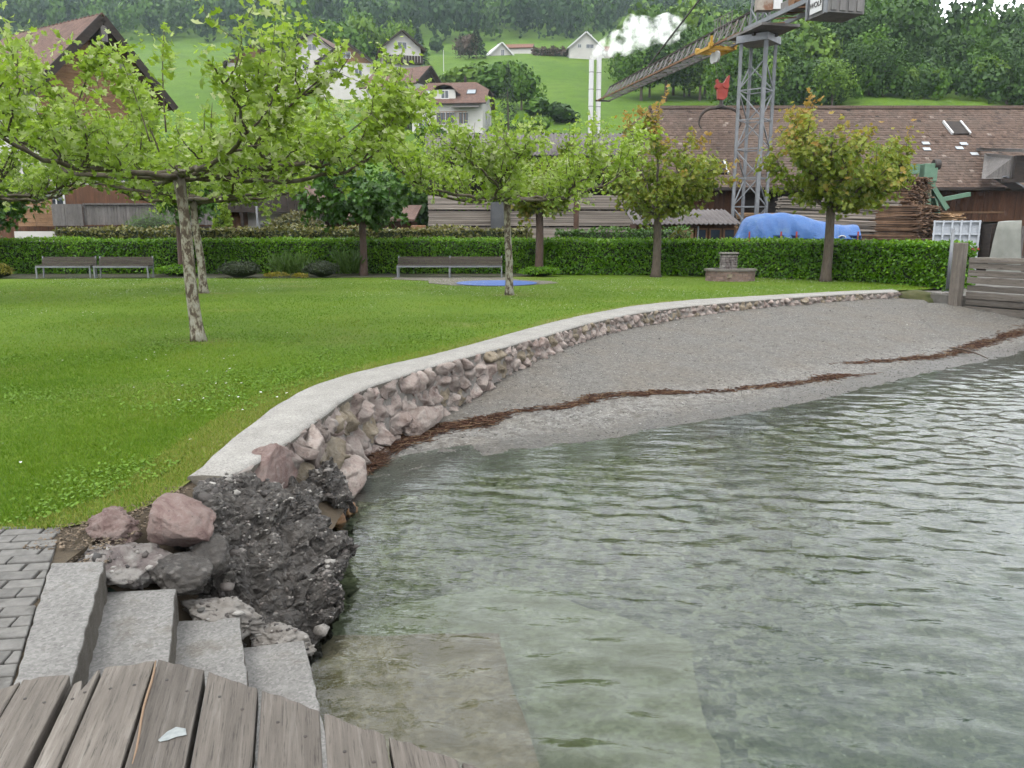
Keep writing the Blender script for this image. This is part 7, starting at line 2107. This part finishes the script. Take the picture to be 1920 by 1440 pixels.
pile('bundle of pale laths stacked beside the low shed', 1455, 43.8, math.radians(-8), 4.2, 1.2, .4, 2.6, .055, M['board_fresh'], 77, .05)

# ---- green machine on splayed legs
gm = empty('green_sawmill_machine', 'green steel machine head on splayed legs before the sawmill', 'machine', (at(1738, 390, 43.0)[0], 43.0, 0))
def gq(px, py, dy=0.0): v = Vector(at(px, py, 43.0 + dy)); return v - Vector((gm.location.x, 43.0, 0))
MB().box((gq(1729, 310) + gq(1752, 338)) / 2, (.68, .6, .9)).build('head_box', M['green'], gm, bevel=.03)
MB().box(gq(1741, 344), (.5, .45, .35)).build('neck', M['green'], gm)
MB().tube([gq(1748, 312) + Vector((0, -.1, .08)), gq(1757, 312) + Vector((.05, -.1, .08))], .26, 16).build('motor', M['iron'], gm)
MB().box(gq(1712, 317), (.5, .4, .5)).build('side_box', M['green'], gm)
MB().bar(gq(1742, 340), gq(1775, 392), .2, .24).build('leg', M['green'], gm)
MB().bar(gq(1738, 340), gq(1735, 440), .32, .3).build('leg', M['green'], gm)
MB().bar(gq(1738, 340), gq(1706, 376), .2, .22).build('leg', M['green'], gm)
MB().bar(gq(1744, 342), gq(1768, 440, 1.6), .2, .2).build('leg', M['green'], gm)
MB().bar(gq(1745, 378, .6), gq(1818, 364, 1.2), .16, .22).build('conveyor_arm', M['green'], gm)

# ---- white ribbed container, grey covered crate, pickets
wc = empty('white_container', 'white ribbed container end standing behind the hedge end', 'container', (at(1793, 470, 33.5)[0], 33.5, 0), math.radians(-27))
def wq(px, py): return Vector(at(px, py, 33.5)) - Vector(wc.location)
pa, pb = wq(1756, 413), wq(1829, 470)
wcm = surf('container_paint', (0.50, 0.54, 0.60), (0.62, 0.66, 0.71), 2, .6, .1, c3=(0.36, 0.36, 0.37), c3at=.66)
W_ = pb.x - pa.x; Hh = pa.z; cx2 = (pa.x + pb.x) / 2
MB().box((cx2, 1.2, Hh / 2), (W_ - .1, 2.3, Hh - .1)).build('body', wcm, wc)
for k in range(6): MB().box((pa.x + .05 + (W_ - .1) * k / 5, 0, Hh / 2), (.07, .12, Hh)).build('upright_rib', wcm, wc)
for k in range(5): MB().box((cx2, .0, .05 + (Hh - .1) * k / 4), (W_, .1, .07)).build('cross_rib', wcm, wc)
MB().box((cx2, -.02, wq(1790, 467).z), (W_ + .05, .14, .1)).build('red_sill', M['red'], wc)
gc = empty('covered_crate', 'crate draped with a grey-green tarpaulin next to the white container', 'crate', (at(1864, 470, 33.0)[0], 33.0, 0))
a0_, b0_ = at(1836, 470, 33)[0] - gc.location.x, at(1895, 470, 33)[0] - gc.location.x; zt = at(1864, 414, 33)[2]
NX_, NY_ = 26, 16; V = []
for i in range(NX_):
    for k in range(NY_):
        u = i / (NX_ - 1); t = k / (NY_ - 1)
        # sheet runs up the front, over the top and down the back
        L = t * 3
        y, z = (-.55, zt * min(1, L * 1.0)) if L <= 1 else ((-.55 + 1.1 * (L - 1)), zt) if L <= 2 else (.55, zt * (3 - L))
        flare = (1 - z / zt)
        x = a0_ + (b0_ - a0_) * u; x -= (1 - u) * .0 * flare; x += (u - .5) * .12 * flare + (.32 * (z / zt) * (1 - u) * (1 - u))
        V.append((x, y - (.15 * flare if L <= 1 else -.15 * flare if L > 2 else 0), z))
V = np.array(V); nf = fbm(np.c_[V[:, 0] * 2.2, V[:, 1], V[:, 2] * .7], 3); V[:, 1] += nf * .10; V[:, 2] += nf * .03 - .06 * np.sin(np.clip((V[:, 0] - a0_) / (b0_ - a0_), 0, 1) * PI) * (V[:, 2] > zt * .9)
i_, k_ = np.meshgrid(np.arange(NX_ - 1), np.arange(NY_ - 1), indexing='ij'); a = (i_ * NY_ + k_).ravel()
gt = surf('grey_tarpaulin', (0.20, 0.21, 0.18), (0.30, 0.305, 0.27), 1.5, .6, .2, 14, c3=(0.36, 0.355, 0.32), c3at=.62)
mk('tarpaulin', V, np.c_[a, a + NY_, a + NY_ + 1, a + 1], gt, gc, smooth=True)
MB().box(((a0_ + b0_) / 2 + .05, 0, zt / 2 - .06), (b0_ - a0_ - .2, .9, zt - .12)).build('crate_body', M['wood_dark'], gc)
pf = empty('picket_fence', 'row of grey upright pickets at the picture edge behind the timber wall', 'fence', (at(1908, 470, 34)[0], 34, 0))
for k in range(8):
    x = at(1896 + k * 9, 470, 34)[0] - pf.location.x; MB().box((x, 0, .9 + (k % 3) * .02), (.12, .04, 1.9)).build('picket', M['wood_grey'], pf)
for z in (.6, 1.4): MB().box((1.0, .05, z), (2.6, .05, .1)).build('rail', M['wood_grey'], pf)
o = MB().box((0, 0, .55), (.9, .9, 1.1)).box((0, 0, 1.13), (.95, .95, .06)).tube([(0, 0, 1.1), (0, 0, 1.24)], .12, 12).build('white_tank', M['white'], bevel=.05); o.location = at(722, 440, 41)[:2] + (.55,); tag(o, 'white cube tank seen between the maple trunk and the boards', 'tank')
MB().box((0, 0, -.28), (1.0, 1.0, .54)).build('pallet_base', M['wood_dark'], o)
o = MB().tube([(0, 0, 0), (0, 0, .05), (0, 0, .35), (0, 0, .38), (0, 0, .7), (0, 0, .73), (0, 0, 1.9), (0, 0, 1.95)], [.36, .38, .38, .4, .38, .4, .38, .35], 16).build('rusty_drum', M['rust']); o.location = at(785, 440, 41)[:2] + (0,); tag(o, 'rusty brown drum beside the grey board stacks', 'drum')
bn = empty('brown_shed', 'low dark reddish shed behind the maple trunk', 'shed', at(650, 440, 47)[:2] + (0,))
MB().box((0, 1.5, 1.1), (7.5, 3, 2.2)).build('wall', M['wood_brown'], bn)
slab('roof', [Vector((-4, -.5, 2.2)), Vector((4, -.5, 2.2)), Vector((4, 3.5, 3.1)), Vector((-4, 3.5, 3.1))], 'roof_brown', bn, .12)
for k in range(3): windowed(bn, -2.4 + k * 2.4, 0, 1.3, 1.0, .9)

# ---- benches
def make_bench(L):
    root = empty('park_bench')
    for k in range(5): MB().box((0, .02 + k * .088, .45), (L, .076, .04)).build('seat_slat', M['bench_slat'], root)
    for k in range(5):
        z = .50 + k * .056; MB().box((0, .44 + k * .012, z), (L, .028, .048), Matrix.Rotation(-.2, 3, 'X')).build('back_slat', M['bench_slat'], root)
    MB().box((0, -.03, .41), (L, .035, .06)).build('front_rail', M['steel'], root)
    MB().box((0, .42, .41), (L, .035, .05)).build('rear_rail', M['steel'], root)
    for sx in (-1, 1):
        MB().box((sx * (L / 2 - .025), -.03, .19), (.05, .05, .38)).build('leg', M['steel'], root)
        MB().bar((sx * (L / 2 - .025), .42, 0), (sx * (L / 2 - .025), .50, .78), .045).build('leg', M['steel'], root)
        MB().bar((sx * (L / 2 - .025), -.03, .40), (sx * (L / 2 - .025), .43, .40), .045).build('side_rail', M['steel'], root)
    return root
GBn = 'park benches set in pairs along the hedge'
b0 = make_bench(1.95)
spots = [((121, 524), 'bench of the left pair beside the edge tree', .03), ((229, 523), 'bench of the left pair nearer the plane trunks', .03), ((793, 522), 'bench of the right pair nearer the brown maple trunk', .02), ((891, 521.5), 'bench of the right pair nearer the blue disc', .02)]
for k, ((px, py), lab, rz) in enumerate(spots):
    b = b0 if k == 0 else copy_tree(b0)
    x = at(px, py, 29.1)[0]; b.location = (x, 29.1 if k < 2 else 29.4, .012); b.rotation_euler = (0, 0, rz)
    tag(b, 'grey-brown slatted ' + lab, 'bench', GBn)

# ---- blue play disc in its ring of setts
ds = empty('play_disc', 'round blue play surface let into the lawn before the benches', 'play surface', (-.5, 26.4, 0))
ring = [(math.cos(q) * 1.32, math.sin(q) * 1.32) for q in np.linspace(0, 2 * PI, 48, endpoint=False)]
MB().prism(ring, -.05, .030).build('mat', M['blue_disc'], ds)
MB().prism([(x * 1.05, y * 1.05) for x, y in ring], -.05, .022).build('rim', M['iron'], ds)
pv = [(-2.75, 26.6), (-1.8, 25.4), (0.6, 25.6), (1.55, 26.6), (1.3, 27.6), (.2, 28.4), (-.2, 29.9), (-4.3, 29.8), (-4.3, 28.6), (-2.9, 27.9)]
o = MB().prism(pv, -.06, .014).build('sett_path', surf('sett', (0.17, 0.15, 0.125), (0.26, 0.23, 0.195), 6, .95, .7, 26, .02, c3=(0.12, 0.115, 0.06))); tag(o, 'worn sett paving between benches and blue disc', 'paving', kind='structure')

# ---- brick fountain
fx = (gp(1325, 527)[0] + gp(1417, 527)[0]) / 2
ft = empty('brick_fountain', 'small brick fountain basin with a stone back post before the hedge', 'fountain', (fx, 27.9, 0))
R0 = .84; rows_ = 4; bh = .088
def basin_pt(t, r): return (math.cos(t) * r, math.sin(t) * r * .75)
for row in range(rows_):
    nbk = 20
    for k in range(nbk):
        t0 = 2 * PI * (k + .5 * (row % 2)) / nbk; t1 = t0 + 2 * PI / nbk * .93
        po = [basin_pt(t0, R0), basin_pt((t0 + t1) / 2, R0 * 1.01), basin_pt(t1, R0), basin_pt(t1, R0 - .14), basin_pt(t0, R0 - .14)]
        MB().prism(po, row * bh + .004, (row + 1) * bh - .005).build('brick', M['brickwork'], ft)
core_ = [basin_pt(t, R0 - .02) for t in np.linspace(0, 2 * PI, 40, endpoint=False)]
MB().prism(core_, 0, rows_ * bh - .03).build('basin_core', M['mortar'], ft)
for k in range(12):
    t0 = 2 * PI * k / 12; t1 = t0 + 2 * PI / 12 * .97
    MB().prism([basin_pt(t0, R0 + .05), basin_pt((t0 + t1) / 2, R0 + .06), basin_pt(t1, R0 + .05), basin_pt(t1, R0 - .22), basin_pt(t0, R0 - .22)], rows_ * bh, rows_ * bh + .06).build('rim_stone', surf('rim_stone', (0.15, 0.135, 0.115), (0.22, 0.20, 0.175), 6, .9, .4), ft)
rf = random.Random(3)
for row in range(6):
    x = -.28
    while x < .27:
        w_ = min(rf.uniform(.11, .2), .28 - x)
        if w_ > .04: MB().box((x + w_ / 2, .32 + rf.uniform(-.02, .01), .41 + row * .083), (w_ - .012, .3, .074)).build('back_stone', M['rock_striped'], ft, bevel=.012)
        x += w_
MB().box((0, .33, .64), (.52, .24, .5)).build('back_core', M['wood_dark'], ft)
MB().box((0, .32, .935), (.62, .36, .06)).build('cap_stone', M['mortar'], ft, bevel=.01)
MB().tube([(0, .18, .68), (0, .02, .67), (0, -.03, .64)], .018, 8).build('spout', M['iron'], ft)
MB().box((-.18, -.63, .20), (.16, .03, .12)).build('plaque', M['stone_ochre'], ft)

# ---- timber bulkhead at the beach end
bk = empty('timber_bulkhead', 'weathered timber bulkhead of stacked planks at the far end of the beach', 'wall', (12.0, 21.5, -.3))
Ob = Vector(bk.location)
A_ = Vector((12.12, 21.35, 0)); B_ = Vector((16.6, 13.6, 0)); dv = (B_ - A_).normalized(); ab = math.atan2(-dv.x, dv.y) ; Lb = (B_ - A_).length
rb = random.Random(6)
z = -.62
hts = [.19, .20, .185, .195, .17, .20, .19, .185, .17]
for k, h in enumerate(hts):
    c = (A_ + B_) / 2 + Vector((0, 0, z + h / 2)) + dv.cross(Vector((0, 0, 1))) * rb.uniform(-.025, .025)
    # uneven hewn plank
    N = 26; V = []
    for i in range(N):
        t = (i / (N - 1) - .5) * Lb
        top = h / 2 - .014 + rb.uniform(-.02, .006); bot = -h / 2 + .008 + rb.uniform(-.004, .01)
        V += [(-.08, t, bot), (.08 , t, bot), (.08, t, top), (-.08 + rb.uniform(-.008, .008), t, top)]
    F_ = [(i * 4 + q, i * 4 + (q + 1) % 4, i * 4 + 4 + (q + 1) % 4, i * 4 + 4 + q) for i in range(N - 1) for q in range(4)] + [(0, 3, 2, 1), tuple((N - 1) * 4 + q for q in range(4))]
    MB().add(V, F_).build('plank', M['timber'], bk, loc=c - Ob, rot=(rb.uniform(-.004, .004), 0, ab), bevel=.008)
    z += h
for t, top in ((0.0, 1.40), (3.4, 1.2), (6.8, 1.2)):
    c = A_ + dv * t + dv.cross(Vector((0, 0, 1))) * (.22 if t else 0.0)
    if t == 0: c = Vector((11.98, 21.6, 0))
    MB().box(c - Ob + Vector((0, 0, (top - .7) / 2)), (.26, .26, top + .7)).build('post', mat_wood('timber_post', (0.10, 0.085, 0.07), (0.18, 0.155, 0.13), (0.27, 0.24, 0.205), (14, 14, .7)) if t == 0 else M['timber'], bk, bevel=.02, rot=(0, 0, .5))
o = MB().tube([(0, 0, 0), (0, 0, 1.75)], .045, 10).tube([(0, 0, 0), (0, 0, .03)], .09, 10).build('steel_pole', M['steel'], smooth=True); o.location = at(1777, 532, 22.6)[:2] + (.02,); tag(o, 'slender galvanised pole between hedge end and timber post', 'pole')
o = MB().box((0, 0, 0), (.55, .5, .62)).build('concrete_footing', M['mortar'], bevel=.02); o.location = at(1772, 545, 22.4)[:2] + (-.28,); tag(o, 'grey concrete footing under the galvanised pole', 'footing')
V, F = rock_shape((.95, .42, .22), (0, 0, -.7), 81, 4, 5, .14, .05)
o = mk('mossy_bank', V, F, surf('moss', (0.06, 0.075, 0.02), (0.12, 0.115, 0.05), 6, .95, .6, 30, .03, c3=(0.15, 0.12, 0.08)), smooth=True); o.location = (11.75, 22.75, -.16); tag(o, 'mossy brown bank between the coping end and the timber post', 'bank')
land = MB().prism([(12.3, 21.6), (16.9, 13.6), (24, 13.0), (120, 10), (120, 34), (13.7, 34), (13.7, 26), (13.1, 23.6), (12.2, 23.6), (11.4, 23.2), (11.9, 21.9)], -3.3, -.02).build('yard_ground', surf('yard_gravel', (0.12, 0.11, 0.095), (0.22, 0.205, 0.18), 3, .95, .5, 40)); tag(land, 'gravel yard ground behind the timber wall', 'yard', kind='structure')

# ---- the air between here and the far slope
hz_ = MB().box((0, 160, 108), (1240, 1100, 224)).build('haze', None)
m, n, l, out = nmat('haze_air')
pv = n.new('ShaderNodeVolumePrincipled'); pv.inputs['Color'].default_value = (.72, .84, .97, 1); pv.inputs['Density'].default_value = 0.00016; pv.inputs['Anisotropy'].default_value = .2
l.new(pv.outputs['Volume'], out.inputs['Volume']); hz_.data.materials.append(m)
tag(hz_, 'pale bluish haze veiling the far hillside', 'haze', kind='stuff')
